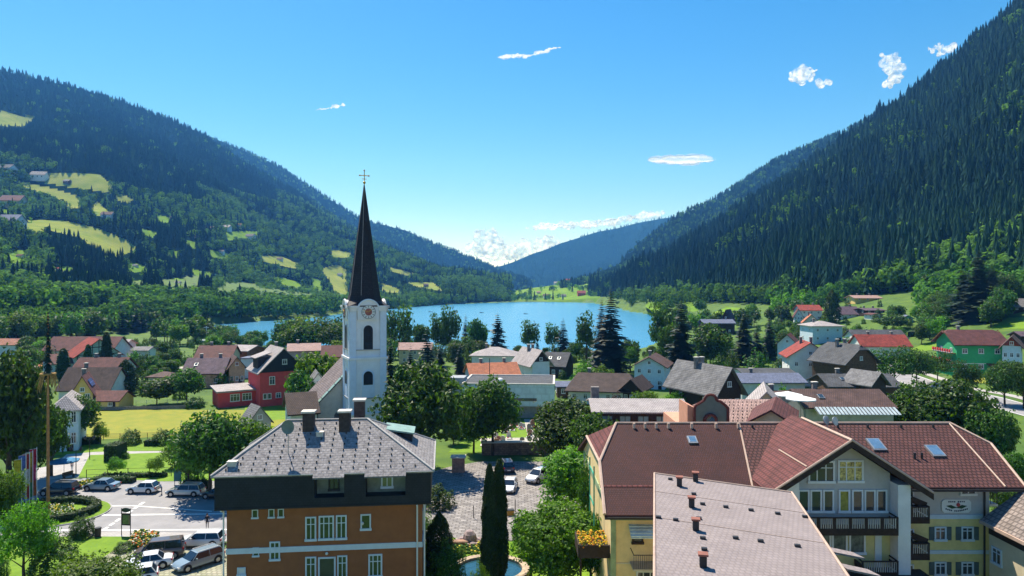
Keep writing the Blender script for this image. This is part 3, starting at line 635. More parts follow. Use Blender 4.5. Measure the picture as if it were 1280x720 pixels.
def gable_roof(mb, L_, D, he, hr, ov, ovx, axis='x', t=.22, hip=0.0, half=0.0):
    """roof over a L_ (ridge dir) x D plan, centre origin; hip 0..1 full hips, half = half-hip share of the rise"""
    s = (hr - he) / (D / 2); e = D / 2 + ov; ze = he - s * ov; X = L_ / 2 + ovx
    def q(a, b, c): return (a, b, c) if axis == 'x' else (-b, a, c)
    if hip > 0:
        r = max(.01, X - e * hip); low = [(-X, -e, ze), (X, -e, ze), (X, e, ze), (-X, e, ze)]
        P = [q(a, b, c - t) for a, b, c in low] + [q(a, b, c) for a, b, c in low] + [q(-r, 0, hr), q(r, 0, hr)]
        mb.add(P, [(3, 2, 1, 0), (0, 1, 5, 4), (1, 2, 6, 5), (2, 3, 7, 6), (3, 0, 4, 7), (4, 5, 9, 8), (5, 6, 9), (6, 7, 8, 9), (7, 4, 8)])
    elif half > 0:
        zc = hr - (hr - he) * half; yc = (hr - zc) / s; r = X - yc * .9
        for sg in (-1, 1):
            pts = [q(-X, sg * e, ze), q(X, sg * e, ze), q(X, sg * yc, zc), q(r, 0, hr), q(-r, 0, hr), q(-X, sg * yc, zc)]
            mb.slab(pts, t)
        for sx in (-1, 1): mb.slab([q(sx * X, -yc, zc), q(sx * X, yc, zc), q(sx * r, 0, hr)], t)
    else:
        for sg in (-1, 1): mb.slab([q(-X, sg * e, ze), q(X, sg * e, ze), q(X, 0, hr), q(-X, 0, hr)], t)
def walls(mb, w_, d, he, hr, axis, z0=0, flat=False):
    if flat: return mb.b2((-w_ / 2, -d / 2, z0), (w_ / 2, d / 2, he))
    k = .06
    if axis == 'x': prof = [(-w_ / 2, -d / 2, z0), (-w_ / 2, d / 2, z0), (-w_ / 2, d / 2, he - k), (-w_ / 2, 0, hr - k), (-w_ / 2, -d / 2, he - k)]; v = (w_, 0, 0)
    else: prof = [(-w_ / 2, -d / 2, z0), (w_ / 2, -d / 2, z0), (w_ / 2, -d / 2, he - k), (0, -d / 2, hr - k), (-w_ / 2, -d / 2, he - k)]; v = (0, d, 0)
    return mb.extr(prof, v)
def H(label, l, r, pr, pe, Y, d, wall, roof, axis='x', rz=0.0, hip=0.0, half=0.0, ov=.7, rows=2, cols=3, side='l', chim=1, bal=None, name='house', fm=None, cat='house', group=None, trim=None, skyl=0, winw=1.0, winh=1.2, topwood=None, balm=None, flat=False, z0=None, nowin=False):
    """a house whose front eaves span l..r; pr, pe: rows of ridge and eave; Y: distance of the front wall"""
    cx = ((l + r) / 2 - 640) / F * Y; wo_ = (r - l) / F * Y; c, s = abs(math.cos(rz)), abs(math.sin(rz))
    ze = CAMH - (pe - 360) / F * Y
    w_ = (wo_ - d * s) / c - 2 * ov * (1 if axis == 'x' else 1)
    w_ = max(w_, 4.0)
    Yr = Y + d / 2 if axis == 'x' else Y
    zr = CAMH - (pr - 360) / F * Yr
    gx, gy = cx, Y + d / 2
    zb = gz(gx, gy) if z0 is None else z0
    sl = (zr - ze) / ((d if axis == 'x' else w_) / 2 + ov)
    he = ze + sl * ov - zb; hr = zr - zb
    if he < 2.2: he = 2.2
    hr = max(hr, he + .3)
    o = empty(name, (gx, gy, zb), rz, label, cat, group); HOUSES.append((gx, gy, max(w_, d) / 2, l, r, pr, pe, Y))
    mb = MB(); walls(mb, w_, d, he, hr, axis, -1.5, flat); wm = mb.build('wall', wall, o)
    if hip: # wall top flat
        me = MB(); me.b2((-w_ / 2, -d / 2, -1.5), (w_ / 2, d / 2, he)); old = wm.data; nw = me.build('wall', wall, o); wm.data = nw.data; bpy.data.objects.remove(nw)
    mb = MB()
    if flat: mb.b2((-w_ / 2 - .25, -d / 2 - .25, he), (w_ / 2 + .25, d / 2 + .25, he + .3))
    else: gable_roof(mb, w_ if axis == 'x' else d, d if axis == 'x' else w_, he, hr, ov, ov * .9, axis, hip=hip, half=half)
    rf = mb.build('roof', roof, o)
    if trim and not flat:
        t = MB(); s_ = (hr - he) / ((d if axis == 'x' else w_) / 2); D2 = (d if axis == 'x' else w_) / 2; X = (w_ if axis == 'x' else d) / 2 + ov * .9
        for sx in (-1, 1):
            for sg in (-1, 1):
                a = (sx * (X + .03), sg * (D2 + ov), he - s_ * ov); b = (sx * (X + .03), 0, hr)
                pts = [a, b, (b[0], b[1], b[2] - .3), (a[0], a[1], a[2] - .3)]
                if axis == 'y': pts = [(-p[1], p[0], p[2]) for p in pts]; v = (0, .08 * sx, 0)
                else: v = (.08 * sx, 0, 0)
                t.extr(pts, v)
        t.build('verge_board', trim, o)
    if not nowin:
        fh = (he - .3) / rows
        for i in range(rows):
            for j in range(cols):
                x = -w_ / 2 + w_ * (j + .5) / cols; window(o, x, -d / 2, .35 + fh * i + fh * .25, min(winw, w_ / cols * .6), min(winh, fh * .55), 0, 1, fm)
            for j in range(max(2, cols - 1)):
                y = -d / 2 + d * (j + .5) / max(2, cols - 1); sx = -1 if side == 'l' else 1
                window(o, sx * w_ / 2, y, .35 + fh * i + fh * .25, min(winw, 1.2), min(winh, fh * .55), -R(90) * 1 if sx < 0 else R(90), 1, fm)
        if axis == 'y' and hr - he > 2.0: window(o, 0, -d / 2, he + .1, .9, 1.0, 0, 1, fm)
        dr = MB(); dr.b2((w_ * .5 - 1.6, -d / 2 - .06, 0), (w_ * .5 - .7, -d / 2, 2.1)); dr.build('door', m_dwood, o)
    if topwood and axis == 'y':
        t = MB(); t.extr([(-w_ / 2 + .01, -d / 2 - .05, he - .1), (w_ / 2 - .01, -d / 2 - .05, he - .1), (w_ / 2 - .01, -d / 2 - .05, he - .08), (0, -d / 2 - .05, hr - .1), (-w_ / 2 + .01, -d / 2 - .05, he - .08)], (0, .045, 0)); t.build('gable_cladding', topwood, o)
    if bal is not None:
        for zb_ in bal: balcony(o, -w_ / 2 + .1, w_ / 2 - .1, -d / 2, zb_, balm or m_dwood, 1.1)
    for k in range(chim):
        cxx = (-.22 + .5 * k) * (w_ if axis == 'x' else w_ * .5); cyy = (.8 if axis == 'x' else d * .1)
        chimney(rf, cxx, cyy, hr - 1.2, hr + .9, .7)
    for k in range(skyl):
        y = -d / 4; sl_ = (hr - he) / (d / 2); z = he + sl_ * (d / 2 + y); xx = -w_ * .25 + k * w_ * .4
        if axis == 'x':
            q = MB(); M = Matrix.Rotation(math.atan(sl_), 3, 'X'); q.box((xx, y, z + .12), (.9, 1.2, .14), 0, 0, M); q.box((xx, y, z + .2), (.7, 1.0, .04), 0, 1, M); q.build('skylight', [m_metal, m_glass], rf)
    return o, w_, d, he, hr
def balcony(par, x0, x1, y, z, m, dep=1.2, slat=None, sp=.16, post=1.2, ends=True, flowers=False, h=.95):
    q = MB(); q.b2((x0, y - dep, z - .18), (x1, y, z)); o = q.build('balcony', m, par)
    r = MB(); yy = y - dep + .05
    r.b2((x0, yy - .06, z + h - .08), (x1, yy + .06, z + h)); r.b2((x0, yy - .04, z + .0), (x1, yy + .04, z + .1))
    r.b2((x0, yy - .05, z - .42), (x1, yy + .05, z - .18))
    n = max(1, int((x1 - x0) / post))
    for k in range(n + 1):
        x = x0 + (x1 - x0) * k / n; r.b2((max(x0, x - .12), yy - .05, z), (min(x1, x + .12), yy + .05, z + h - .08))
    if ends:
        for x in (x0 + .04, x1 - .04): r.b2((x - .04, yy, z + h - .08), (x + .04, y, z + h)); r.b2((x - .04, yy, z + .15), (x + .04, y, z + h - .3))
    r.build('railing', m, o)
    s = MB(); k = x0 + .2
    while k < x1 - .1: s.b2((k, yy - .02, z + .1), (k + sp * .5, yy + .02, z + h - .08)); k += sp
    s.build('railing_slats', slat or m, o)
    if flowers:
        f = MB(); rr = random.Random(int(z * 10 + x0))
        k = x0
        while k < x1: f.ball((k, yy - .14, z + h - .25 + rr.uniform(-.1, .08)), .16, n=6, m=4); k += .22
        f.build('flower_box', m_red, o)
    return o
# ------------------------------------------------------------ brown town building in the foreground
m_brown = mat('brown_orange_render', (.30, .115, .045), .9, .07, 1.2)
m_slate_dark = mat('dark_slate_cladding', (.018, .022, .032), .6, .15, 2, tile=(.3, .2, .6, .8))
m_slate = mat('mottled_grey_shingles', (.40, .375, .37), .85, c2=(.17, .16, .165), scale=3.2, tile=(.42, .28, .72, .72), bump=.6)
m_blueW = mat('pale_blue_trim', (.60, .68, .76), .8, .04)
m_green_glass = mat('green_window_glass', (.035, .07, .03), .12, .2, spec=.8)
m_patina = mat('green_patina_metal', (.20, .32, .29), .6, .1)
BO = empty('town_building', (-15.5, 56.8, 0), R(5.8), 'brown rendered town building with black slate attic band and mottled grey hipped roof', 'building')
mb = MB(); mb.b2((-7.95, 0, -.5), (7.95, 9.6, 9.2)); bw = mb.build('wall', m_brown, BO)
mb = MB(); mb.b2((-8.0, -.08, 5.15), (8.03, 0, 5.6)); mb.b2((7.95, -.08, 5.15), (8.03, 9.6, 5.6)); mb.build('string_course', m_blueW, BO)
mb = MB(); mb.b2((7.35, -.07, -.5), (7.95, 0, 5.15)); mb.b2((7.35, -.07, 5.6), (7.95, 0, 8.9)); mb.build('corner_strip', m_brown, BO)
# attic band with two recesses
mb = MB(); rec = [(-.8, 1.6), (3.35, 6.6)]
xs_ = [-8.7, -.8, 1.6, 3.35, 6.6, 8.7]
for a, b in ((-8.7, -.8), (1.6, 3.35), (6.6, 8.7)): mb.b2((a, -.72, 9.05), (b, .6, 11.75))
for a, b in rec: mb.b2((a, -.72, 9.05), (b, .6, 9.75))
mb.b2((-8.7, .6, 8.85), (8.7, 10.3, 11.7)); mb.build('attic_band', m_slate_dark, BO)
for a, b in rec: mb = MB(); mb.b2((a, .5, 9.75), (b, .58, 11.6)); mb.build('recess_wall', mat('greenish_grey_render', (.22, .25, .20), .9), BO)
mb = MB(); mb.b2((-8.75, -.78, 11.72), (8.75, -.6, 11.84)); mb.b2((-8.7, -.8, 8.98), (8.75, -.72, 9.08)); mb.build('gutter', m_dark, BO)
# roof
RX0, RX1, RZ, EZ, EY0, EY1 = -4.1, 2.9, 15.15, 11.8, -.85, 10.3
mb = MB(); lo = [(-8.95, EY0, EZ), (8.95, EY0, EZ), (8.95, EY1, EZ), (-8.95, EY1, EZ)]; rm = (EY0 + EY1) / 2
P = [(a, b, c - .18) for a, b, c in lo] + lo + [(RX0, rm, RZ), (RX1, rm, RZ)]
mb.add(P, [(3, 2, 1, 0), (0, 1, 5, 4), (1, 2, 6, 5), (2, 3, 7, 6), (3, 0, 4, 7), (4, 5, 9, 8), (5, 6, 9), (6, 7, 8, 9), (7, 4, 8)])
sl_ = (RZ - EZ) / (rm - EY0)
for a, b in rec: mb.slab([(a - .05, EY0 - .42, EZ - .42 * sl_), (b + .05, EY0 - .42, EZ - .42 * sl_), (b + .05, EY0 + .25, EZ + .25 * sl_ + .03), (a - .05, EY0 + .25, EZ + .25 * sl_ + .03)], .12)
rr = random.Random(5)
for i in range(9):                                    # snow hooks in staggered rows
    y = EY0 + .5 + i * .58; z = EZ + (y - EY0) * sl_; f = (y - EY0) / (rm - EY0); xa = -8.95 + f * (RX0 + 8.95) + .6; xb = 8.95 + f * (RX1 - 8.95) - .6
    x = xa + (i % 2) * .5
    while x < xb: mb.b2((x - .05, y - .05, z), (x + .05, y + .05, z + .13), 1); x += 1.02
brf = mb.build('roof', [m_slate, m_dark], BO)
mb = MB()
for (a, b) in (((-8.95, EY0, EZ), (RX0, rm, RZ)), ((8.95, EY0, EZ), (RX1, rm, RZ)), ((RX0, rm, RZ), (RX1, rm, RZ)), ((8.95, EY1, EZ), (RX1, rm, RZ)), ((-8.95, EY1, EZ), (RX0, rm, RZ))): mb.cyl(Vector(a) + Vector((0, 0, .03)), Vector(b) + Vector((0, 0, .03)), .1, n=6)
mb.cyl((-8.95, EY0 - .02, EZ - .06), (8.95, EY0 - .02, EZ - .06), .06, n=6); mb.cyl((8.97, EY0, EZ - .02), (8.97, EY1, EZ - .02), .07, n=6)
mb.build('ridge_cap', mat('pale_ridge_metal', (.42, .40, .38), .5, .1), brf)
def bch(x, y, z0, z1, s):
    c = MB(); c.b2((x - s / 2, y - s * .45, z0), (x + s / 2, y + s * .45, z1)); o = c.build('chimney', mat('dark_chimney_brick', (.075, .06, .055), .95, .2, 3, tile=(.25, .08, .6, .8)), brf)
    c = MB(); c.b2((x - s * .62, y - s * .6, z1), (x + s * .62, y + s * .6, z1 + .16)); c.build('chimney_cap', m_cap, o)
bch(-2.1, rm - .9, 13.6, 16.0, .95); bch(1.05, rm - 1.0, 13.2, 16.0, .95); bch(1.9, rm + 2.6, 12.6, 16.4, .95)
for x, y, s in ((-7.55, .2, .7), (-1.0, rm - 1.7, .55)):
    mb = MB(); z = EZ + (y - EY0) * sl_; mb.b2((x - s / 2, y - .25, z - .1), (x + s / 2, y + .3, z + .25)); mb.b2((x - s / 2 - .05, y - .3, z + .25), (x + s / 2 + .05, y + .35, z + .32)); mb.build('roof_vent', m_cap, brf)
mb = MB(); mb.slab([(4.4, 4.6, 14.25), (4.4, 7.6, 14.25), (7.1, 7.6, 13.8), (7.1, 4.6, 13.8)], .14); d_o = mb.build('shed_dormer', m_patina, brf)
mb = MB(); mb.b2((4.4, 4.75, 12.4), (6.9, 7.45, 13.68)); mb.build('dormer_wall', m_slate_dark, d_o)
mb = MB(); mx_, my_ = -3.3, 1.2; mz = EZ + (my_ - EY0) * sl_
mb.cyl((mx_, my_, mz - .2), (mx_, my_, mz + 2.3), .035, n=6); mb.cyl((mx_, my_, mz + .6), (mx_ + .8, my_ + .5, mz + .1), .02, n=5); ant = mb.build('antenna_mast', m_metal, brf)
dm = MB(); rings = []
for j in range(5):
    r = .52 * j / 4 + .01; rings.append([Vector((mx_ + r * math.cos(t), my_ - .25 - (1 - (r / .55) ** 2) * -.12 + .05, mz + 2.25 + r * 1.15 * math.sin(t))) for t in [i * .3927 for i in range(16)]])
dm.loft(rings, caps=False); dm.build('satellite_dish', mat('grey_green_dish', (.16, .20, .19), .5), ant)
for x in (-8.2, 7.55, 8.15):
    mb = MB(); y = -.12 if abs(x) < 8 else .0; mb.cyl((x, y, 0), (x, y, 8.7), .07, n=8); mb.cyl((x, y, 8.7), (x, y - .7, 8.9), .07, n=8); mb.build('downpipe', m_white, BO)
def bX(px): return (px - 283) / 245 * 15.9 - 7.95
def bwin(u0, u1, v0, v1, mull=1, pane=None, fm=m_blueW):
    p0, p1 = 240 + u0 / 3, 240 + u1 / 3; q0, q1 = 480 + v0 / 3, 480 + v1 / 3; Yl = 56 + (((p0 + p1) / 2 - 283) / 245) * 1.6
    z0, z1 = CAMH - (q1 - 360) / F * Yl, CAMH - (q0 - 360) / F * Yl
    window(BO, (bX(p0) + bX(p1)) / 2, 0, z0, bX(p1) - bX(p0), z1 - z0, 0, mull, fm, pane=pane)
for a in ((222, 245, 470, 502, 0), (283, 305, 468, 500, 0), (318, 340, 467, 499, 0), (420, 461, 497, 586, 1), (470, 528, 493, 583, 2), (535, 576, 491, 581, 1), (628, 668, 487, 546, 0),
          (225, 248, 612, 645, 0), (287, 326, 590, 660, 1), (420, 461, 647, 735, 1), (540, 578, 642, 730, 1), (658, 711, 637, 722, 2)): bwin(*a, pane=m_green_glass)
bwin(468, 534, 648, 790, 0, m_glass); bwin(168, 199, 687, 716, 0, m_white)
window(BO, 5.0, .5, 10.1, 1.0, 1.3, 0, 1, m_blueW, pane=mat('painted_lit_green_glass', (.2, .26, .12), .2)); window(BO, .6, .5, 10.0, .9, 1.1, 0, 1, m_dark)  # first pane: paler copy of the green glass, its lit look put into the colour
for i in range(4): window(BO, 7.95, 1.6 + 2.2 * i, 6.2, .9, 1.6, R(90), 1, m_blueW, pane=m_glass)
mb = MB(); mb.ball((3.0, -.15, 7.35), .14); mb.build('wall_lamp', m_white, BO); mb = MB(); mb.ball((.1, -.15, 4.95), .12); mb.build('wall_lamp', m_white, BO)

# ------------------------------------------------------------ church
m_church = mat('church_white_render', (.80, .80, .80), .9, .035, .6)
m_trim = mat('church_trim', (.66, .74, .84), .85, .03)
m_spire = mat('spire_shingles', (.028, .024, .028), .7, .2, 3, tile=(.35, .3, .5, .7), bump=.4)
CHR = R(24); CO = empty('church', (-23.2, 110, 0), CHR, 'white parish church with tall black pointed steeple and clock rising in front of the lake', 'church')
TW = 2.89
mb = MB(); mb.b2((-TW, 0, 0), (TW, 5.78, 15.6)); mb.b2((-TW + .04, .04, 15.6), (TW - .04, 5.74, 23.8)); tw = mb.build('tower_wall', m_church, CO)
mb = MB(); mb.extr([(-TW - .35, -.35, 0), (TW + .35, -.35, 0), (TW + .35, 6.1, 0), (-TW - .35, 6.1, 0)], (0, 0, 6.6)); mb.build('plinth', m_church, CO)
mb = MB()
def ring(z0, z1, e): mb.b2((-TW - e, -e, z0), (TW + e, 0, z1)); mb.b2((-TW - e, 5.78, z0), (TW + e, 5.78 + e, z1)); mb.b2((-TW - e, 0, z0), (-TW, 5.78, z1)); mb.b2((TW, 0, z0), (TW + e, 5.78, z1))
ring(15.5, 15.85, .28); mb.build('cornice', m_church, tw); mb = MB(); ring(6.6, 6.85, .42); mb.build('cornice', m_church, tw)
mb = MB()
for sx in (-1, 1):
    for z0, z1 in ((6.85, 15.5), (15.85, 23.3)):
        for y in (-.12, 5.78): mb.b2((sx * TW - (.95 if sx > 0 else 0), y, z0), (sx * TW + (.95 if sx < 0 else 0), y + .12, z1))
        for y in (0, 4.85): mb.b2((sx * TW if sx > 0 else -TW - .12, y, z0), (TW + .12 if sx > 0 else -TW, y + .93, z1))
mb.build('corner_pilaster', m_trim, tw)
def arch(cx, z0, wd, ht, e=0.0, n=8):
    P = [(cx - wd / 2, e, z0), (cx + wd / 2, e, z0)]; zc = z0 + ht - wd / 2
    for i in range(n + 1): t = math.pi * i / n; P.append((cx + wd / 2 * math.cos(t), e, zc + wd / 2 * math.sin(t)))
    return P
def arched_opening(par, M, cx, z0, wd, ht, pz=None, parent_name='sound_opening'):
    f = MB(); A = arch(cx, (pz or z0) - .0, wd + .5, ht + .25 + (z0 - (pz or z0)), -.10); f.extr([M @ Vector(p) for p in A], M.to_3x3() @ Vector((0, .1, 0))); fo = f.build('window_surround', m_trim if pz else m_church, par)
    g_ = MB(); A = arch(cx, z0, wd, ht, -.13); g_.extr([M @ Vector(p) for p in A], M.to_3x3() @ Vector((0, .025, 0))); g_.build(parent_name, mat('dark_louvres', (.012, .014, .018), .7, tile=(3, .18, 2.5, .9)), fo)
    s = MB(); s.extr([M @ Vector(p) for p in ((cx - wd * 1.3, -.2, z0 - .12 if not pz else pz - .12), (cx + wd * 1.3, -.2, z0 - .12 if not pz else pz - .12), (cx + wd * 1.3, -.2, z0 + .02 if not pz else pz + .02), (cx - wd * 1.3, -.2, z0 + .02 if not pz else pz + .02))], M.to_3x3() @ Vector((0, .2, 0))); s.build('window_sill', m_metal, fo)
FM = [Matrix.Identity(4), Matrix.Translation((0, 2.89, 0)) @ Matrix.Rotation(R(-90), 4, 'Z') @ Matrix.Translation((0, -2.89, 0)), Matrix.Translation((0, 2.89, 0)) @ Matrix.Rotation(R(90), 4, 'Z') @ Matrix.Translation((0, -2.89, 0)), Matrix.Translation((0, 2.89, 0)) @ Matrix.Rotation(R(180), 4, 'Z') @ Matrix.Translation((0, -2.89, 0))]
m_face = mat('clock_face', (.78, .78, .74), .7, .03); m_clockr = mat('clock_red', (.36, .12, .10), .7, .1); m_gold = mat('gilded_metal', (.62, .42, .10), .35, .05, metal=.8)
for M in FM:
    arched_opening(tw, M, 0, 17.1, 1.5, 3.9); arched_opening(tw, M, 0, 11.4, 1.5, 2.2, pz=9.3)
    for sx in (-1, 1):
        for z0, z1, e in ((23.3, 23.8, .32), (23.8, 24.15, .5)):
            q = MB(); xa, xb = (1.7, TW + e) if sx > 0 else (-TW - e, -1.7); q.extr([M @ Vector(p) for p in ((xa, -e, z0), (xb, -e, z0), (xb, -e, z1), (xa, -e, z1))], M.to_3x3() @ Vector((0, e, 0))); q.build('cornice', m_church, tw)
    # curved clock gable
    g_ = MB(); prof = [(-1.7, -.3, 21.9), (1.7, -.3, 21.9), (1.7, -.3, 23.3)] + [(1.7 * math.cos(t), -.3, 23.3 + 1.75 * math.sin(t)) for t in [math.pi * i / 12 for i in range(1, 12)]] + [(-1.7, -.3, 23.3)]
    g_.extr([M @ Vector(p) for p in prof], M.to_3x3() @ Vector((0, 1.1, 0))); go = g_.build('clock_gable', m_church, tw)
    c = MB(); pts = [(1.75 * math.cos(t), 23.3 + 1.8 * math.sin(t)) for t in [math.pi * i / 14 for i in range(15)]]
    for (a, b), (a2, b2) in zip(pts, pts[1:]): c.cyl(M @ Vector((a, -.3, b)), M @ Vector((a2, -.3, b2)), .17, n=6)
    c.build('gable_moulding', m_church, go)
    c = MB(); c.cyl(M @ Vector((0, -.38, 23.15)), M @ Vector((0, -.3, 23.15)), 1.12, n=24); co = c.build('clock', m_face, go)
    c = MB(); c.cyl(M @ Vector((0, -.40, 23.15)), M @ Vector((0, -.38, 23.15)), .58, n=20); c.build('clock_centre', m_clockr, co)
    c = MB()
    for i in range(12):
        t = i * math.pi / 6; c.cyl(M @ Vector((.72 * math.sin(t), -.40, 23.15 + .72 * math.cos(t))), M @ Vector((1.0 * math.sin(t), -.40, 23.15 + 1.0 * math.cos(t))), .055, n=4)
    for i in range(24):
        t = i * math.pi / 12; t2 = (i + 1) * math.pi / 12; c.cyl(M @ Vector((1.1 * math.sin(t), -.40, 23.15 + 1.1 * math.cos(t))), M @ Vector((1.1 * math.sin(t2), -.40, 23.15 + 1.1 * math.cos(t2))), .04, n=4)
    c.build('clock_numerals', m_dark, co)
    c = MB(); c.cyl(M @ Vector((0, -.42, 23.15)), M @ Vector((.45, -.42, 23.6)), .05, n=4); c.cyl(M @ Vector((0, -.42, 23.15)), M @ Vector((-.85, -.42, 23.45)), .04, n=4); c.build('clock_hands', m_gold, co)
# spire: square skirt turning into an octagon
cs_ = (0, 2.89)
def oct_(z, r, sq):
    P = []
    for i in range(8):
        t = math.pi / 8 + i * math.pi / 4; x, y = math.cos(t), math.sin(t); k = r / math.cos(math.pi / 8)
        xo, yo = x * k, y * k; m_ = max(abs(x), abs(y)); xs, ys = x / m_ * r, y / m_ * r
        P.append(Vector((cs_[0] + xo * (1 - sq) + xs * sq, cs_[1] + yo * (1 - sq) + ys * sq, z)))
    return P
def sqr(z, r): return [Vector((cs_[0] + r * a, cs_[1] + r * b, z)) for a, b in ((1, .45), (.45, 1), (-.45, 1), (-1, .45), (-1, -.45), (-.45, -1), (.45, -1), (1, -.45))]
def corner(z, r): return [Vector((cs_[0] + r * a, cs_[1] + r * b, z)) for a, b in ((1, .93), (.93, 1), (-.93, 1), (-1, .93), (-1, -.93), (-.93, -1), (.93, -1), (1, -.93))]
mb = MB(); mb.loft([corner(24.0, 3.25), corner(24.15, 3.22), oct_(24.9, 2.72, .35), oct_(25.8, 2.42, 0), oct_(27.2, 2.2, 0), oct_(44.0, .07, 0)]); so = mb.build('spire', m_spire, CO)
mb = MB(); A, B = oct_(25.8, 2.45, 0), oct_(44.0, .09, 0)
for i in (4, 5): mb.cyl(A[i], B[i], .05, n=4)
mb.build('spire_edge', mat('lead_flashing', (.30, .27, .26), .6), so)
mb = MB(); mb.cyl((0, 2.89, 43.8), (0, 2.89, 46.4), .07, n=6); mb.ball((0, 2.89, 44.4), .24); mb.cyl((-.75, 2.89, 45.55), (.75, 2.89, 45.55), .07, n=6)
for x, z in ((-.75, 45.55), (.75, 45.55), (0, 46.4)): mb.ball((x, 2.89, z), .15, n=6, m=4)
mb.cyl((-.4, 2.89, 45.0), (.4, 2.89, 45.0), .05, n=6); mb.build('cross', m_gold, so)
# nave behind the tower
NW, NY0, NY1, NE, NR = 6.9, 6.3, 18.3, 8.1, 15.2
mb = MB(); mb.extr([(-NW, NY0, 0), (NW, NY0, 0), (NW, NY0, NE), (0, NY0, NR - .1), (-NW, NY0, NE)], (0, NY1 - NY0, 0)); nv = mb.build('nave_wall', mat('nave_cream_render', (.66, .58, .48), .9, .06), CO)
m_nroof = roofm('nave_tile_roof', (.23, .185, .185), .15)
mb = MB(); s_ = (NR - NE) / NW
for sg in (-1, 1): mb.slab([(0, NY0 - .35, NR), (0, NY1 + .4, NR), (sg * (NW + .5), NY1 + .4, NE - .5 * s_), (sg * (NW + .5), NY0 - .35, NE - .5 * s_)], .25)
nr = mb.build('nave_roof', m_nroof, CO)
for sg in (-1, 1):
    mb = MB(); mb.slab([(0, NY0 - .42, NR + .06), (0, NY0 + .75, NR + .06), (sg * (NW + .5), NY0 + .75, NE - .5 * s_ + .06), (sg * (NW + .5), NY0 - .42, NE - .5 * s_ + .06)], .12, 0)
    for k in range(1, 7):
        f = k / 7; x = sg * (NW + .5) * f; z = NR - (NR - NE + .5 * s_) * f + .07; mb.b2((x - .05, NY0 - .42, z - .02), (x + .05, NY0 + .75, z + .05), 1)
    mb.build('verge_flashing', [m_patina, m_dark], nr)
mb = MB(); mb.extr(arch(-3.6, 0, 1.5, 6.3, NY0 - .06), (0, .05, 0)); mb.build('arched_window', m_glass, nv)
for k in range(3):
    mb = MB(); P = [(-NW - .05, NY0 + 2.2 + 3.6 * k + p[0], p[2]) for p in arch(0, 3, 1.1, 3.6, 0)]; mb.extr(P, (-.03, 0, 0)); mb.build('arched_window', m_glass, nv)
mb = MB(); mb.extr([(-4.5, NY1, 0), (4.5, NY1, 0), (4.5, NY1, 7.0), (0, NY1, 12), (-4.5, NY1, 7.0)], (0, 7, 0)); mb.build('choir_wall', m_church, CO)
mb = MB()
for sg in (-1, 1): mb.slab([(0, NY1, 12.3), (0, NY1 + 7.4, 12.3), (sg * 5, NY1 + 7.4, 6.7), (sg * 5, NY1, 6.7)], .2)
mb.build('choir_roof', m_nroof, CO)
# ------------------------------------------------------------ the hotel on the right
m_prof = mat('profiled_maroon_tiles', (.15, .06, .052), .75, c2=(.10, .038, .034), scale=.6, tile=(.36, .38, .30, .8), bump=.9)
m_plain = mat('plain_dark_tiles', (.085, .027, .024), .8, c2=(.055, .019, .018), scale=.5, tile=(.2, .22, .55, .75), bump=.5)
m_redt = mat('red_maroon_tiles', (.15, .045, .042), .8, .14, .8, tile=(.42, .44, .5, .85), bump=.5)
m_verge = mat('beige_verge_metal', (.50, .36, .28), .6, .08)
m_hgrey = mat('hotel_grey_render', (.50, .475, .465), .9, .04); m_hyel = mat('hotel_yellow_render', (.72, .60, .26), .9, .05)
m_hyel2 = mat('hotel_warm_yellow_render', (.80, .60, .30), .9, .05)
m_shut = mat('grey_shutter', (.10, .14, .15), .7, .1, tile=(2, .08, .5, .9)); m_lslat = mat('pale_slats', (.45, .41, .36), .8, .1)
m_curt = mat('golden_curtain', (.70, .50, .18), .6, .4, 5); m_curt2 = mat('olive_curtain', (.35, .32, .06), .6, .2, 3)
HO = Vector((26, 56, 0)); HT = empty('hotel', HO, 0, 'large yellow and grey hotel with wide maroon tiled roofs and dark wooden balconies', 'hotel')
def hb(): return MB(HO)
PZ = lambda y: 14.67 - .45 * abs(62.2 - y)
mb = hb()
mb.extr([(7.6, 52.2, -.5), (7.6, 72.2, -.5), (7.6, 72.2, 9.9), (7.6, 67.5, 12.0), (7.6, 57.0, 12.0), (7.6, 52.2, 9.9)], (14.2, 0, 0)); wl = mb.build('left_wing_wall', m_hyel2, HT)
mb = hb(); mb.b2((29.2, 55.6, -.5), (38.9, 69, 8.35)); wr = mb.build('right_wing_wall', m_hyel, HT)
mb = hb(); mb.b2((29.2, 55.602, 8.352), (38.898, 69, 11.2)); mb.extr([(38.9, 55.6, 11.2), (38.9, 68.8, 11.2), (38.9, 63.5, 13.7), (38.9, 61, 13.7)], (-8, 0, 0)); mb.build('upper_storey_wall', m_hgrey, HT)
mb = hb(); mb.b2((21.8, 52.7, -.5), (29.2, 60, 8.2)); wg = mb.build('gable_wing_wall', m_hyel, HT)
mb = hb(); mb.extr([(21.8, 52.702, 8.2), (29.2, 52.702, 8.2), (29.2, 52.702, 12.7), (25.5, 52.702, 15.1), (21.8, 52.702, 12.7)], (0, 7, 0)); mb.build('gable_wall', m_hgrey, HT)
mb = hb(); mb.b2((29.2, 51.6, 4.4), (30.15, 55.6, 12.1)); mb.b2((20.6, 51.8, 4.4), (21.8, 60, 12.2)); mb.build('white_pier', m_white, HT)
mb = hb()
for z0, z1 in ((8.2, 8.55), (5.35, 5.65)): mb.b2((30.15, 55.53, z0), (38.98, 55.6, z1)); mb.b2((38.9, 55.6, z0), (38.98, 69, z1))
mb.build('string_course', m_blueW, wr)
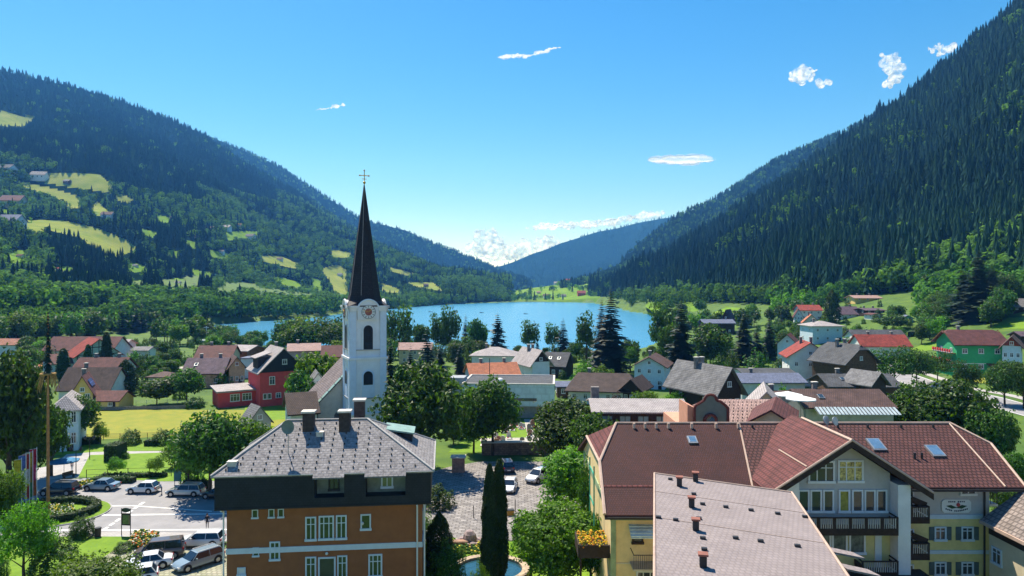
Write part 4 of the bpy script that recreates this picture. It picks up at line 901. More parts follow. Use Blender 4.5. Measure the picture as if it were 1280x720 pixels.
mb = hb(); mb.b2((7.55, 52.12, 9.25), (21.8, 52.2, 9.85)); mb.b2((7.55, 52.12, 0), (7.95, 52.2, 9.25)); mb.b2((7.52, 52.2, 9.25), (7.6, 72, 9.85)); mb.build('green_trim', mat('sage_green_trim', (.30, .38, .22), .85), wl)
mb = hb(); mb.b2((7.95, 52.14, 5.9), (21.8, 52.2, 6.0)); mb.build('string_course', m_cream, wl)
# roofs
xL = 7.0
mb = hb()
mb.slab([(xL, 51.5, PZ(51.5)), (18.6, 51.5, PZ(51.5)), (20.7, 62.2, PZ(62.2)), (9.5, 62.2, PZ(62.2)), (xL + .35, 57.2, PZ(57.2))], .25, 0)
mb.slab([(9.5, 62.2, 14.67), (20.7, 62.2, 14.67), (20.7, 73, PZ(73)), (xL, 73, PZ(73)), (xL + .35, 67.2, PZ(67.2))], .25, 0)
mb.slab([(xL + .35, 57.2, PZ(57.2)), (9.5, 62.2, 14.67), (xL + .35, 67.2, PZ(67.2))], .25, 1)
r1 = mb.build('left_wing_roof', [m_plain, m_redt], HT)
mb = hb(); z = PZ(54.4) + .05; mb.slab([(xL, 54.35, z - .02), (20, 54.35, z - .02), (20, 54.5, z + .05), (xL, 54.5, z + .05)], .1); mb.build('snow_guard', m_redt, r1)
mb = hb()
mb.slab([(18.6, 51.5, PZ(51.5)), (20.3, 51.5, PZ(51.5)), (21.6, 52.6, PZ(52.6)), (24, 54.3, PZ(54.3)), (24, 62.2, 14.67), (20.7, 62.2, 14.67)], .25)
mb.slab([(24, 54.3, PZ(54.3)), (40.9, 54.3, PZ(54.3)), (41.7, 59.4, PZ(59.4)), (39.9, 62.2, 14.67), (24, 62.2, 14.67)], .25)
mb.slab([(20.7, 62.2, 14.67), (39.9, 62.2, 14.67), (41.7, 65, PZ(65)), (40.9, 70.1, PZ(70.1)), (20.7, 70.1, PZ(70.1))], .25)
mb.slab([(41.7, 59.4, PZ(59.4)), (41.7, 65, PZ(65)), (39.9, 62.2, 14.67)], .25)
r2 = mb.build('main_roof', m_prof, HT)
gx0, gx1, gz0, gxr, gzr = 19.4, 31.6, 11.55, 25.5, 15.5
mb = hb()
mb.slab([(gx0, 51.2, gz0), (gxr, 51.2, gzr), (gxr, 62.1, gzr), (gx0, 62.1, gz0)], .3); mb.slab([(gx1, 51.2, gz0), (gxr, 51.2, gzr), (gxr, 62.1, gzr), (gx1, 62.1, gz0)], .3); r3 = mb.build('gable_roof', m_redt, HT)
mb = hb()                                              # barge boards, soffit shade comes from the overhang itself
for a in (gx0, gx1): mb.extr([(a, 51.1, gz0 + .05), (gxr, 51.1, gzr + .05), (gxr, 51.1, gzr - .45), (a, 51.1, gz0 - .45)], (0, .1, 0))
mb.build('barge_board', m_dwood, r3)
mb = hb()
for a in (gx0, gx1): mb.cyl((a, 51.15, gz0 + .1), (gxr, 51.15, gzr + .1), .09, n=6)
mb.cyl((gxr, 51.1, gzr + .07), (gxr, 60, gzr + .07), .13, n=6); mb.cyl((gx0 + 2.9, 51.6, gz0 + 1.95), (gx0 + 2.9, 57, gz0 + 1.95), .06, n=5); mb.build('ridge_tiles', m_verge, r3)
mb = hb()
mb.cyl((20.7, 62.2, 14.72), (39.9, 62.2, 14.72), .12, n=6); mb.cyl((40.9, 54.3, PZ(54.3) + .06), (41.7, 59.4, PZ(59.4) + .06), .1, n=6); mb.cyl((41.7, 59.4, PZ(59.4) + .06), (39.9, 62.2, 14.73), .1, n=6)
mb.cyl((39.8, 62.2, 14.72), (39.3, 54.35, PZ(54.35) + .05), .07, n=5); mb.build('ridge_tiles', m_verge, r2)
mb = hb(); mb.cyl((9.5, 62.2, 14.72), (20.7, 62.2, 14.72), .1, n=6); mb.cyl((xL, 51.5, PZ(51.5) + .05), (xL + .35, 57.2, PZ(57.2) + .05), .14, n=6); mb.cyl((xL + .35, 57.2, PZ(57.2) + .05), (9.5, 62.2, 14.72), .12, n=6); mb.cyl((xL + .35, 57.2, PZ(57.2)), (xL + .35, 67.2, PZ(67.2)), .12, n=6)
mb.cyl((18.6, 51.5, PZ(51.5) + .03), (20.7, 62.2, 14.7), .08, n=5); mb.build('ridge_tiles', m_verge, r1)
mb = hb(); mb.b2((7, 51.35, PZ(51.5) - .3), (19, 51.5, PZ(51.5) - .12)); mb.b2((31.6, 54.15, PZ(54.3) - .3), (40.9, 54.3, PZ(54.3) - .1)); mb.cyl((38.4, 55.45, 0), (38.4, 55.45, 10.6), .08, n=8); mb.cyl((38.4, 55.45, 10.6), (39.3, 54.3, 10.85), .08, n=8)
mb.build('gutter', m_dark, HT)
for x in (11.0, 12.0, 13.0, 14.1, 16.2, 18.4, 20.4):
    mb = hb(); mb.b2((x - .1, 61.4, PZ(61.6) - .05), (x + .1, 61.65, PZ(61.6) + .42)); mb.build('roof_hook', m_verge, r1)
for x in (21.7, 24.4, 29.4, 32.1, 35.1, 38.0):
    mb = hb(); mb.b2((x - .08, 61.5, PZ(61.6) - .05), (x + .08, 61.65, PZ(61.6) + .25)); mb.build('roof_hook', m_dark, r2)
def sky_(par, x, y, w_, d_, tilt=1, o=.1):
    a = math.atan(.45); M = Matrix.Rotation(a, 3, 'X'); q = hb(); z = PZ(y) + o; q.box((x, y, z), (w_, d_, .16), 0, 0, M); q.box((x, y, z + .07), (w_ - .22, d_ - .25, .06), 0, 1, M); q.build('skylight', [m_metal, mat('painted_sky_glass', (.10, .19, .30), .08, spec=1)], par)  # blue base colour paints the mirrored sky into the skylight pane
sky_(r1, 15.8, 59.8, .8, 1.0); sky_(r1, 17.3, 53.1, .9, 1.1); sky_(r1, 19.6, 53.0, 1.4, 1.6)
sky_(r2, 31.6, 59.2, 1.15, 1.6); sky_(r2, 36.2, 58.4, 1.1, 1.5)
for x in (34.0, 34.6): mb = hb(); mb.cyl((x, 57.6, PZ(57.6) - .1), (x, 57.6, PZ(57.6) + .5), .1, n=8); mb.build('vent_pipe', m_dark, r2)
mb = hb(); mb.cyl((28.0, 60.6, PZ(60.6)), (28.0, 60.6, PZ(60.6) + 1.4), .05, n=6); am = mb.build('antenna_mast', m_metal, r2)
mb = hb()
for cx, cz in ((27.8, 15.3), (28.6, 15.2)): mb.cyl((cx, 60.5, cz), (cx + .05, 60.42, cz + .02), .38, .40, n=14)
mb.build('satellite_dish', m_metal, am)
def hw(px0, px1, py0, py1, Y, mull=1, fm=None, pane=None, shut=None, name='window'):
    k = Y / F; x = ((px0 + px1) / 2 - 640) * k; window(HT, x - HO.x, Y - HO.y, CAMH - (py1 - 360) * k, (px1 - px0) * k, (py1 - py0) * k, 0, mull, fm or m_frame, shut, pane)
g1 = 52.69
hw(1010, 1043, 576, 603, g1, 2, pane=m_glass); hw(1047, 1079, 575, 602.5, g1, 2, pane=m_curt)
for a, b, p in ((997, 1011.5, None), (1012.5, 1027, None), (1028.5, 1042, None), (1048, 1062, m_curt2), (1064.5, 1078.5, None), (1080, 1094, None), (1095, 1108.5, None)): hw(a, b, 612, 640, g1, 0, pane=p)
for a, b in ((1018, 1038.5), (1039.5, 1059), (1061, 1081.5)): hw(a, b, 657, 663.5, g1, 0); hw(a, b, 664.5, 692, g1, 0, pane=mat('curtained_glass', (.13, .15, .14), .3, .4, 2))
hw(1093.5, 1103, 658, 668, g1, 0)
mb = hb(); mb.b2((28.0, 52.6, 5.3), (28.5, 52.69, 8.15)); mb.b2((22.0, 52.6, 8.18), (28.6, 52.69, 8.4)); mb.build('window_surround', m_white, wg)
g2 = 55.59
hw(1129, 1142, 612, 640, g2, 1); hw(1131, 1142, 661, 690, g2, 1); hw(1200, 1220, 612.5, 618.5, g2, 1)
for py0, py1 in ((658, 675.5), (702, 719), (740, 757)):
    for a, b in ((1167.5, 1182.5), (1201, 1216.5)): hw(a, b, py0, py1, g2, 1, m_blueW, shut=m_shut)
for a in ((1129, 1142, 705, 735), ): hw(*a, g2, 1)
def hbal(x0, x1, y, z, dep, **k): return balcony(HT, x0 - HO.x, x1 - HO.x, y - HO.y, z, m_dwood, dep, slat=m_lslat, sp=.17, **k)
hbal(21.9, 29.15, 52.65, 8.75, 1.2); hbal(30.2, 33.1, 55.55, 8.75, 1.5, post=1.4); hbal(30.2, 33.1, 55.55, 5.85, 1.5, post=1.4); hbal(26.4, 29.15, 52.65, 5.45, 1.2, post=1.4)
mb = hb(); mb.b2((20, 49.3, 5.0), (31.5, 52.69, 5.3)); mb.b2((20, 49.2, 4.5), (31.5, 49.3, 5.34)); mb.b2((20, 49.15, 5.28), (31.5, 49.28, 5.36), 1); mb.build('terrace_roof', [m_dwood, m_metal], HT)
for x, z in ((32.3, 9.6), (32.4, 6.7)):
    mb = hb(); mb.b2((x - .5, 54.0, z), (x + .6, 54.6, z + .08)); mb.box((x + .05, 54.3, z + .35), (1.3, .08, .5), 0, 0, Matrix.Rotation(.4, 3, 'Y')); mb.build('folded_awning', m_dwood, HT)
mb = hb(); mb.b2((38.95, 57, 8.75), (40.6, 60, 8.95)); sb = mb.build('balcony', m_blueW, HT)
mb = hb()
for k in range(12): mb.cyl((40.55, 57.05 + k * .26, 8.95), (40.55, 57.05 + k * .26, 9.85), .02, n=4)
for k in range(7): mb.cyl((39.0 + k * .25, 57.03, 8.95), (39.0 + k * .25, 57.03, 9.85), .02, n=4)
mb.cyl((39, 57.03, 9.87), (40.58, 57.03, 9.87), .04, n=5); mb.cyl((40.55, 57, 9.87), (40.55, 60, 9.87), .04, n=5); mb.build('railing', m_dark, sb)
# sign: white plaque with clipped corners, leafy emblem and two lines of lettering
k = g2 / F; sx0, sx1, sz0, sz1 = (1176.5 - 640) * k, (1213 - 640) * k, CAMH - (640.5 - 360) * k, CAMH - (624 - 360) * k; ccx, ccz = (sx0 + sx1) / 2, (sz0 + sz1) / 2; hx, hz = (sx1 - sx0) / 2, (sz1 - sz0) / 2
mb = hb(); c_ = .2; mb.extr([(ccx - hx, 55.5, ccz - hz + c_), (ccx - hx + c_, 55.5, ccz - hz), (ccx + hx - c_, 55.5, ccz - hz), (ccx + hx, 55.5, ccz - hz + c_), (ccx + hx, 55.5, ccz + hz - c_), (ccx + hx - c_, 55.5, ccz + hz), (ccx - hx + c_, 55.5, ccz + hz), (ccx - hx, 55.5, ccz + hz - c_)], (0, .09, 0)); sg = mb.build('sign', m_white, HT)
mb = hb()
for s in (-1, 1): mb.extr([(ccx - .05 * s, 55.47, ccz - .12), (ccx + s * .45, 55.47, ccz + .1), (ccx + s * .85, 55.47, ccz + .02), (ccx + s * .4, 55.47, ccz - .2)], (0, .03, 0))
mb.build('sign_leaves', mat('sign_dark_green', (.02, .07, .03), .6), sg)
mb = hb(); mb.ball((ccx + .12, 55.46, ccz + .12), .16, sy=.2); mb.build('sign_blossom', mat('sign_red', (.5, .07, .06), .6), sg)
m_ink = mat('sign_ink', (.03, .05, .09), .7)
mb = hb(); rr = random.Random(4)
for i in range(9):                                      # the painted lettering, too small to read: short strokes
    if i == 4: continue
    x = ccx - .62 + i * .155; mb.b2((x - .05, 55.48, ccz + .3 + rr.uniform(0, .03)), (x + .05, 55.5, ccz + .42)); 
for i in range(13):
    if i == 4: continue
    x = ccx - .85 + i * .142; zz = ccz - .44 + .16 * ((x - ccx) / .85) ** 2; mb.b2((x - .045, 55.48, zz), (x + .05, 55.5, zz + .1 + rr.uniform(0, .03)))
mb.build('sign_lettering', m_ink, sg)
# left wing front: door, white canopy, little steel balcony
L1y = 52.19
hw(790, 804, 661, 679, L1y, 0, m_dwood)
mb = hb(); mb.slab([(8.9, 50.9, 8.35), (11.6, 50.9, 8.35), (11.6, 52.15, 8.95), (8.9, 52.15, 8.95)], .06)
for i in range(4): mb.b2((8.9, 50.95 + i * .3, 8.4 + i * .145), (11.6, 51.0 + i * .3, 8.47 + i * .145))
mb.build('canopy', mat('pale_green_glass_canopy', (.55, .66, .62), .4), HT)
mb = hb(); mb.b2((9.0, 50.6, 6.0), (12.5, 52.15, 6.12)); bo = mb.build('balcony', m_metal, HT)
mb = hb(); q = 9.05
while q < 12.4: mb.cyl((q, 50.65, 6.12), (q, 50.65, 7.15), .018, n=4); q += .16
mb.cyl((9.0, 50.65, 7.17), (12.5, 50.65, 7.17), .035, n=5); mb.cyl((9.05, 50.65, 7.15), (9.05, 52.1, 7.15), .035, n=5); mb.build('railing', m_dark, bo)
window(HT, 10.3 - HO.x, L1y - HO.y, 3.3, 1.6, 2.1, 0, 2, m_white); window(HT, 10.3 - HO.x, L1y - HO.y, .4, 1.6, 2.1, 0, 2, m_white)
# wooden side balcony with a box of yellow flowers, on the left gable
mb = hb(); mb.b2((5.2, 52.6, 6.4), (7.55, 55.4, 6.6)); mb.b2((5.2, 52.5, 6.2), (7.55, 52.62, 7.2)); mb.b2((5.1, 52.6, 6.2), (5.22, 55.4, 7.2)); mb.b2((5.4, 52.8, 3.4), (7.55, 55.2, 3.6)); mb.b2((5.3, 52.7, 3.3), (7.55, 52.8, 4.4)); mb.cyl((5.3, 52.7, 0), (5.3, 52.7, 6.4), .09, n=6); sbl = mb.build('side_balcony', m_dwood, HT)
mb = hb(); rr = random.Random(3)
for i in range(420): mb.ball((rr.uniform(5.2, 7.4), rr.uniform(52.5, 55.2), 7.0 + rr.uniform(0, .5)), rr.uniform(.04, .10), n=5, m=3, mi=rr.choice((0, 0, 0, 1, 2, 2)))
mb.build('flower_box', [mat('flower_yellow', (.78, .52, .03), .8, .2, 9), mat('flower_orange', (.70, .24, .03), .8, .2, 9), mat('box_leaves', (.06, .14, .02), .9)], sbl)['kind'] = 'stuff'
mb = hb(); mb.cyl((6.9, 57.4, 7), (6.9, 57.4, 12.0), .06, n=6); mb.cyl((6.9, 60.5, 7), (6.9, 60.5, 12.0), .06, n=6); mb.b2((6.85, 57.4, 11.2), (6.95, 60.5, 11.3)); mb.b2((6.85, 57.4, 8.6), (6.95, 60.5, 8.7)); mb.build('green_frame', mat('green_painted_metal', (.05, .33, .22), .5), HT)
tbl = empty('terrace_table', (23.6, 51.0, 5.3), 0, 'pale blue terrace table on the hotel terrace below the large white framed windows', 'table')
mb = MB(); mb.b2((-.8, -.45, .7), (.8, .45, .76)); mb.build('tabletop', m_blueW, tbl)
for sx in (-1, 1):
    for sy in (-1, 1): mb = MB(); mb.cyl((sx * .7, sy * .35, 0), (sx * .7, sy * .35, .7), .03, n=6); mb.build('leg', m_dark, tbl)
# ------------------------------------------------------------ low pinkish roof in front of the hotel
AO = Vector((12.5, 40, 0)); AT = empty('annex_building', AO, 0, 'building with a broad pale pinkish brown roof and square vents in front of the hotel', 'building')
m_ann = mat('pale_pinkish_tiles', (.31, .262, .255), .85, c2=(.25, .21, .205), scale=.8, tile=(.30, .34, .80, .90), bump=.3)
A_, B_ = Vector((10.29, 49.3, 13.6)), Vector((19.35, 47.2, 12.85)); dd = Vector((-.2045, -.979, 0)); nrm = (B_ - A_).cross(dd).normalized(); nrm = nrm if nrm.z > 0 else -nrm
mb = MB(AO); D_, C_ = A_ + dd * 26, B_ + dd * 26; mb.slab([A_, B_, C_, D_], .22); ar = mb.build('roof', m_ann, AT)
mb = MB(AO); mb.extr([A_ + Vector((.5, -.6, -.3)), B_ + Vector((-.8, -.5, -.3)), B_ + Vector((-.8, -.5, -14)), A_ + Vector((.5, -.6, -14))], dd * 24); mb.build('wall', m_hyel2, AT)
mb = MB(AO); up = Vector((0, 0, .06))
for a, b in ((A_, B_), (A_, D_), (B_, C_)): mb.cyl(a + up * .5, b + up * .5, .07, n=6)
for i in range(2): mb.cyl(A_ + dd * (4.4 + i * 5.2) + up * .2, B_ + dd * (4.4 + i * 5.2) + up * .2, .022, n=4)
mb.build('verge_trim', m_verge, ar)
ex = (B_ - A_).normalized()
def onroof(px, py):                                     # point of the roof plane seen there
    d = Vector(((px - 640) / F, 1, -(py - 360) / F)); o = Vector((0, 0, CAMH)); t = (A_ - o).dot(nrm) / d.dot(nrm); return o + d * t
for u, v in ((390, 352), (456, 332), (440, 438), (457, 532), (487, 682)):
    p = onroof(730 + u / 3.271, 500 + v / 3.271); mb = MB(AO); mb.box(p + Vector((0, 0, .28)), (.34, .34, .5), -.2); o = mb.build('roof_vent', m_dark, ar); mb = MB(AO); mb.box(p + Vector((0, 0, .62)), (.48, .46, .1), -.2); mb.build('vent_cap', mat('red_brown_cap', (.26, .10, .07), .7), o)
for u, v in ((353, 326), (485, 428), (580, 440), (683, 453), (792, 467), (903, 480), (305, 483), (375, 493), (620, 567), (722, 580), (873, 600), (470, 487), (449, 387), (486, 568), (492, 614)):
    p = onroof(730 + u / 3.271, 500 + v / 3.271); mb = MB(AO); mb.box(p + Vector((0, 0, .06)), (.3, .22, .14), -.2); mb.build('snow_hook', m_dark, ar)
for px_, py_ in ((1037, 685), (1054, 706)):
    p = onroof(px_, py_) + Vector((.5, 0, -.1)); mb = MB(AO); mb.slab([p + Vector((-.7, .5, .05)), p + Vector((.6, -.3, .0)), p + Vector((.9, -1.0, -.05)), p + Vector((-.4, -.3, .0))], .1); mb.build('verge_plate', m_ann, ar)
# building in the bottom right corner
bo = empty('chalet', (44.9, 39, 0), 0, 'grey brown tiled chalet with dark wood eaves in the bottom right corner', 'house')
mb = MB(); walls(mb, 14, 30.4, 8.9, 13.9, 'y', -.5); mb.build('wall', m_cream, bo)
mb = MB(); mb.b2((-7.04, -15.2, 7.5), (-7.0, 15.22, 8.8)); mb.build('wood_cladding', m_dwood, bo)
mb = MB(); gable_roof(mb, 30.4, 14, 8.9, 13.9, .5, .3, 'y'); br_ = mb.build('roof', mat('grey_brown_tiles', (.30, .245, .215), .85, .16, .9, tile=(.42, .42, .45, .7), bump=.7), bo)
mb = MB(); mb.b2((-7.64, -15.4, 8.25), (-7.5, 15.45, 8.5)); mb.build('gutter', m_verge, br_)
window(bo, -7.0, 14.3, 5.4, 1.1, 1.3, -R(90), 1, m_blueW); window(bo, -7.0, 10.0, 5.2, 1.1, 1.5, -R(90), 1, m_blueW)
window(bo, -7.0, 12.0, 1.2, 1.1, 1.6, -R(90), 1, m_blueW)
# ------------------------------------------------------------ curved-gable house behind the hotel ridge
XB = Vector((25, 84, 0)); XT = empty('curved_gable_house', XB, 0, 'house with grey green curved gable edged in maroon round a circular window', 'house')
m_ggreen = mat('grey_green_render', (.19, .22, .18), .9, .06); m_mar = mat('maroon_trim', (.16, .045, .035), .8, .1)
def cv(px, py, Y): return px2w(px, py, Y)
prof = [(868, 560), (868, 510), (870, 506.5), (876, 503), (880, 500.5), (881.5, 497), (884, 494.2), (888, 493.2), (892.5, 494.2), (895, 497), (896, 500.5), (901, 502), (906, 506), (910, 510), (910, 560)]
mb = MB(XB); mb.extr([cv(a, b, 78) for a, b in prof], (0, .5, 0)); gf = mb.build('curved_gable', m_ggreen, XT)
mb = MB(XB)
for (a, b), (c, d) in zip(prof[:-1], prof[1:]): mb.cyl(cv(a, b, 77.95), cv(c, d, 77.95), .16, n=6)
t_ = [(888 + 7.2 * math.cos(i * math.pi / 10), 525.5 + 7.2 * math.sin(i * math.pi / 10)) for i in range(20)]
for i in range(20): mb.cyl(cv(*t_[i], 77.9), cv(*t_[(i + 1) % 20], 77.9), .2, n=6)
mb.build('gable_trim', m_mar, gf)
mb = MB(XB); mb.cyl(cv(888, 525.5, 77.96), cv(888, 525.5, 78.1), .55, n=20); mb.build('round_window', m_glass, gf)
mb = MB(XB); mb.b2((20.4, 78.6, -.5), (31, 92, 10.3)); mb.build('wall', mat('apricot_render', (.62, .30, .20), .9, .06), XT)
mb = MB(XB); mb.extr([(20.2, 78.55, -.5), (21.4, 78.55, -.5), (21.4, 78.55, 13.0), (20.2, 78.55, 13.6)], (0, 4, 0)); mb.build('stair_wing', mat('apricot_render', (.62, .30, .20)), XT)
mb = MB(XB); zr_ = CAMH - (499 - 360) / F * 86; ze_ = CAMH - (533 - 360) / F * 79
mb.slab([(24.4, 79, ze_ - .1), (32, 79, ze_ - .1), (32.6, 86, zr_), (24.4, 86, zr_)], .25); mb.slab([(24.4, 86, zr_), (32.6, 86, zr_), (32, 93, ze_), (24.4, 93, ze_)], .25); xr = mb.build('roof', RM['pink'], XT)
rr = random.Random(8)
mb = MB(XB)
for i in range(8):
    for j in range(14): y = 79.5 + i * .8; mb.b2((24.6 + j * .55 + (i % 2) * .27, y, ze_ + (y - 79) / 7 * (zr_ - ze_) - .05), (24.7 + j * .55 + (i % 2) * .27, y + .08, ze_ + (y - 79) / 7 * (zr_ - ze_) + .1))
mb.build('snow_hooks', m_dark, xr)
H('low house with overlapping cream and maroon roofs behind the hotel ridge', 952, 1022, 512, 530, 74, 9, m_cream, RM['maroon'], 'y', R(-24), chim=0, ov=.6, rows=2)
H('house with pale cream sheet roof between curved gable and long brown roof', 945, 1000, 489, 516, 88, 9, m_cream, RM['light'], 'y', R(-18), chim=0, ov=.6, rows=2)
# ------------------------------------------------------------ the village, house by house
W = m_white
m_pb = mat('pale_blue_render', (.55, .66, .74), .9, .05); m_redw = mat('raspberry_red_render', (.60, .075, .08), .9, .06); m_grn = mat('bright_green_render', (.045, .36, .15), .9, .05)
m_conc = mat('concrete', (.34, .36, .38), .9, .08, .6, tile=(2.4, 1.2, .85, .95)); m_solar = mat('solar_panel', (.03, .05, .15), .2, .1, 1, tile=(.9, .9, 3.0, .9))
# left part
o, w_, d, he, hr = H('yellow gabled house with a solar panel on its steep roof, left of the hay field', 72, 110, 470, 496, 150, 9, m_yellow, RM['maroon'], 'y', R(24), chim=1, rows=2, cols=2, ov=.5)
q = MB(); s_ = (hr - he) / (w_ / 2); M = Matrix.Rotation(math.atan(s_), 3, 'Y')
q.box((w_ / 4 + .2, -.5, he + (w_ / 4 - .2) * s_ + .3), (w_ * .42, 4.6, .1), 0, 0, M); q.build('solar_panel', m_solar, o.children[1] if len(o.children) > 1 else o)
H('low yellow annex with maroon roof and white window beside the hay field', 104, 151, 488, 501, 151, 6, m_yellow, RM['maroon'], 'x', rows=1, cols=2, chim=0, ov=.5)
H('old house with a large dark brown roof behind the yellow gabled house', 68, 139, 459, 488, 166, 10, W, RM['dbrown'], 'x', R(3), rows=2, chim=1)
H('white house with long maroon roof between the half timbered house and the dark brown roof', 86, 152, 446.5, 464, 186, 9, m_pb, RM['maroon'], 'x', R(3), rows=2, chim=2)
# half-timbered house
o, w_, d, he, hr = H('large chalet with pale green half timbered gable and wide red roof', 66, 140, 424, 446, 214, 12, mat('pale_green_render', (.42, .56, .46), .9), RM['red'], 'y', R(44), rows=2, chim=0, ov=1.0, nowin=True, z0=0)
tb = MB(); yy = -d / 2 - .06
for i in range(7):
    x = -w_ / 2 + .2 + (w_ - .4) * i / 6; tb.b2((x - .12, yy, 0), (x + .12, yy + .05, he)); 
    if i < 6:
        x2 = x + (w_ - .4) / 6
        for a, b in (((x, 3.4), (x2, he)), ((x2, 3.4), (x, he))): tb.cyl((a[0], yy + .03, a[1]), (b[0], yy + .03, b[1]), .1, n=4)
for z in (3.3, he - .1, he + (hr - he) * .45): ww = w_ / 2 * (1 if z < he else 1 - (z - he) / (hr - he)); tb.b2((-ww, yy, z - .12), (ww, yy + .05, z + .12))
for i in (-2, -1, 0, 1, 2): x = i * w_ / 7; tb.b2((x - .1, yy, he), (x + .1, yy + .05, he + (hr - he) * (1 - abs(x) / (w_ / 2))))
tb.build('timber_frame', m_dwood, o)
for x in (-3.5, 0, 3.5): window(o, x, -d / 2, 1.0, 1.4, 1.5, 0, 1); window(o, x, -d / 2, 4.2, 1.2, 1.3, 0, 1)
mb = MB(); mb.b2((-w_ / 2 - 6.5, -2, -.5), (-w_ / 2, 7, 3.6)); mb.build('side_wing_wall', m_pb, o); mb = MB(); mb.slab([(-w_ / 2 - 7, -2.6, 3.5), (-w_ / 2 + .5, -2.6, 3.5), (-w_ / 2 + .5, 3, 6.3), (-w_ / 2 - 5.5, 3, 6.3)], .2); mb.slab([(-w_ / 2 - 7, 7.6, 3.5), (-w_ / 2 + .5, 7.6, 3.5), (-w_ / 2 + .5, 3, 6.3), (-w_ / 2 - 5.5, 3, 6.3)], .2); mb.build('side_wing_roof', RM['maroon'], o)
H('house with a dark maroon roof standing behind the half timbered chalet', 52, 142, 420.5, 438, 238, 12, W, RM['maroon'], 'x', R(2), rows=1, chim=0)
H('grey roofed white building with tall arched windows half hidden behind the maypole', 38, 80, 497, 514, 112, 11, m_pb, RM['light'], 'y', R(26), hip=.9, rows=2, cols=3, chim=0, winh=1.9, ov=.5)
H('low building with orange brown roof at the left edge', -30, 26, 423, 431, 265, 9, W, RM['rust'], 'x', rows=1, chim=0)
H('small pale building at the end of the village lane', 138, 158, 424, 431, 262, 8, m_pb, RM['light'], 'x', rows=1, chim=0)
H('long low shed behind the clay court', 163, 187, 433, 438, 248, 6, W, RM['grey'], 'x', rows=1, chim=0)
H('brown roofed hut in the garden left of the two apple trees', 182, 214, 464, 471, 186, 6, W, RM['brown'], 'x', hip=.9, rows=1, chim=0)
# raspberry house
RO = empty('townhouse', (0, 0, 0), R(34), 'raspberry red townhouse with black slate gable and pale grey roof', 'house')
RO.location = ((339 - 640) / F * 158, 162, 0)
w_, d, he, hr = 10.6, 11.0, 8.1, 13.2
mb = MB(); walls(mb, w_, d, he, hr, 'y', -.5); rw = mb.build('wall', m_redw, RO)
mb = MB(); gable_roof(mb, d, w_, he, hr, .55, .4, 'y', .25); rrf = mb.build('roof', [RM['light']], RO)
mb = MB(); mb.extr([(-w_ / 2 - .2, -d / 2 - .09, he - .35), (w_ / 2 + .2, -d / 2 - .09, he - .35), (0, -d / 2 - .09, hr - .15)], (0, .08, 0)); sc_ = mb.build('slate_gable', m_slate_dark, RO)
window(RO, .2, -d / 2 - .06, 9.4, 1.1, 1.2, 0, 1)
for x in (-2.6, 2.3): window(RO, x, -d / 2, 4.9, 1.3, 1.9, 0, 1)
for x in (-4.2, -3.2, -1.2, .7, 2.5, 3.6): window(RO, x, -d / 2, 1.7, .85 if x < -3 else 1.2, 1.3, 0, 0 if x < -3 else 1)
for x in (-1.2, .7, 2.5): mb = MB(); mb.b2((x - .7, -d / 2 - .3, 1.4), (x + .7, -d / 2 - .02, 1.75)); mb.build('flower_box', m_red, RO)
mb = MB(); mb.slab([(-w_ / 2 - .4, -2.8, 10.9), (-w_ / 2 - .4, 2.4, 10.9), (-2.0, 2.4, 12.1), (-2.0, -2.8, 12.1)], .2); dmr = mb.build('dormer', RM['light'], rrf); mb = MB(); mb.b2((-w_ / 2 + .3, -2.5, 8.2), (-2.3, 2.2, 10.9)); mb.build('dormer_wall', m_slate_dark, dmr)
chimney(rrf, .3, 2, 12, 14.0, .6)
mb = MB(); mb.b2((-w_ / 2 - 8.0, -1.5, -.5), (-w_ / 2, 5.5, 3.6)); an = mb.build('annex_wall', m_redw, RO)
mb = MB(); mb.slab([(-w_ / 2 - 8.5, -2.1, 3.75), (-w_ / 2 + .0, -2.1, 3.75), (-w_ / 2 + .0, 6, 4.3), (-w_ / 2 - 8.5, 6, 4.3)], .35); mb.build('annex_roof', RM['light'], RO)
for x in (-4.8, -2.2): window(RO, -w_ / 2 + x + .3, -1.5, 1.2, 2.1, 1.7, 0, 2)
H('little kiosk with steep grey pyramid roof behind the leafy shrubs', 301, 328, 508, 530, 121, 4, m_grey, RM['grey'], 'y', R(40), rows=1, chim=0, ov=.4)
H('sacristy house with dark tiled roof and grey front slope left of the nave', 344, 388, 490, 517, 108, 8, W, RM['dbrown'], 'x', R(24), rows=2, chim=0, ov=.6)
H('narrow grey roofed chapel house tucked behind the nave', 380, 400, 466, 486, 140, 7, W, RM['grey'], 'y', R(20), rows=2, cols=1, chim=0, ov=.4)
H('house with broad brown gabled roof at the lakeside left of the beach', 237, 290, 431.5, 447, 212, 11, m_cream, RM['maroon'], 'x', R(8), rows=1, chim=2)
H('grey brown roofed house with a dark dormer in front of the lakeside houses', 222, 280, 447, 467, 184, 10, mat('apricot_wall', (.6, .36, .24)), RM['purple'], 'x', R(6), rows=1, chim=2, skyl=1)
H('orange walled cottage with brown gable roof left of the raspberry house', 268, 304, 446, 462, 186, 8, mat('apricot_wall', (.6, .36, .24)), RM['brown'], 'y', R(30), rows=1, chim=0)
H('boathouse with light metal roof and rusty brown wall near the beach', 280, 322, 431, 438.5, 226, 10, mat('rusty_wood', (.28, .11, .05), .9, .2, 2), RM['light'], 'x', R(-14), rows=1, chim=0)
H('small flat blue grey roofed shed behind the raspberry house', 298, 326, 446, 449, 204, 6, m_pb, RM['blue'], 'x', rows=1, chim=0, flat=True)
H('mauve walled house with pale pink roof left of the church tower', 348, 400, 429, 438.5, 205, 10, mat('mauve_render', (.42, .34, .36), .9), RM['pink'], 'x', R(16), rows=2, chim=1)
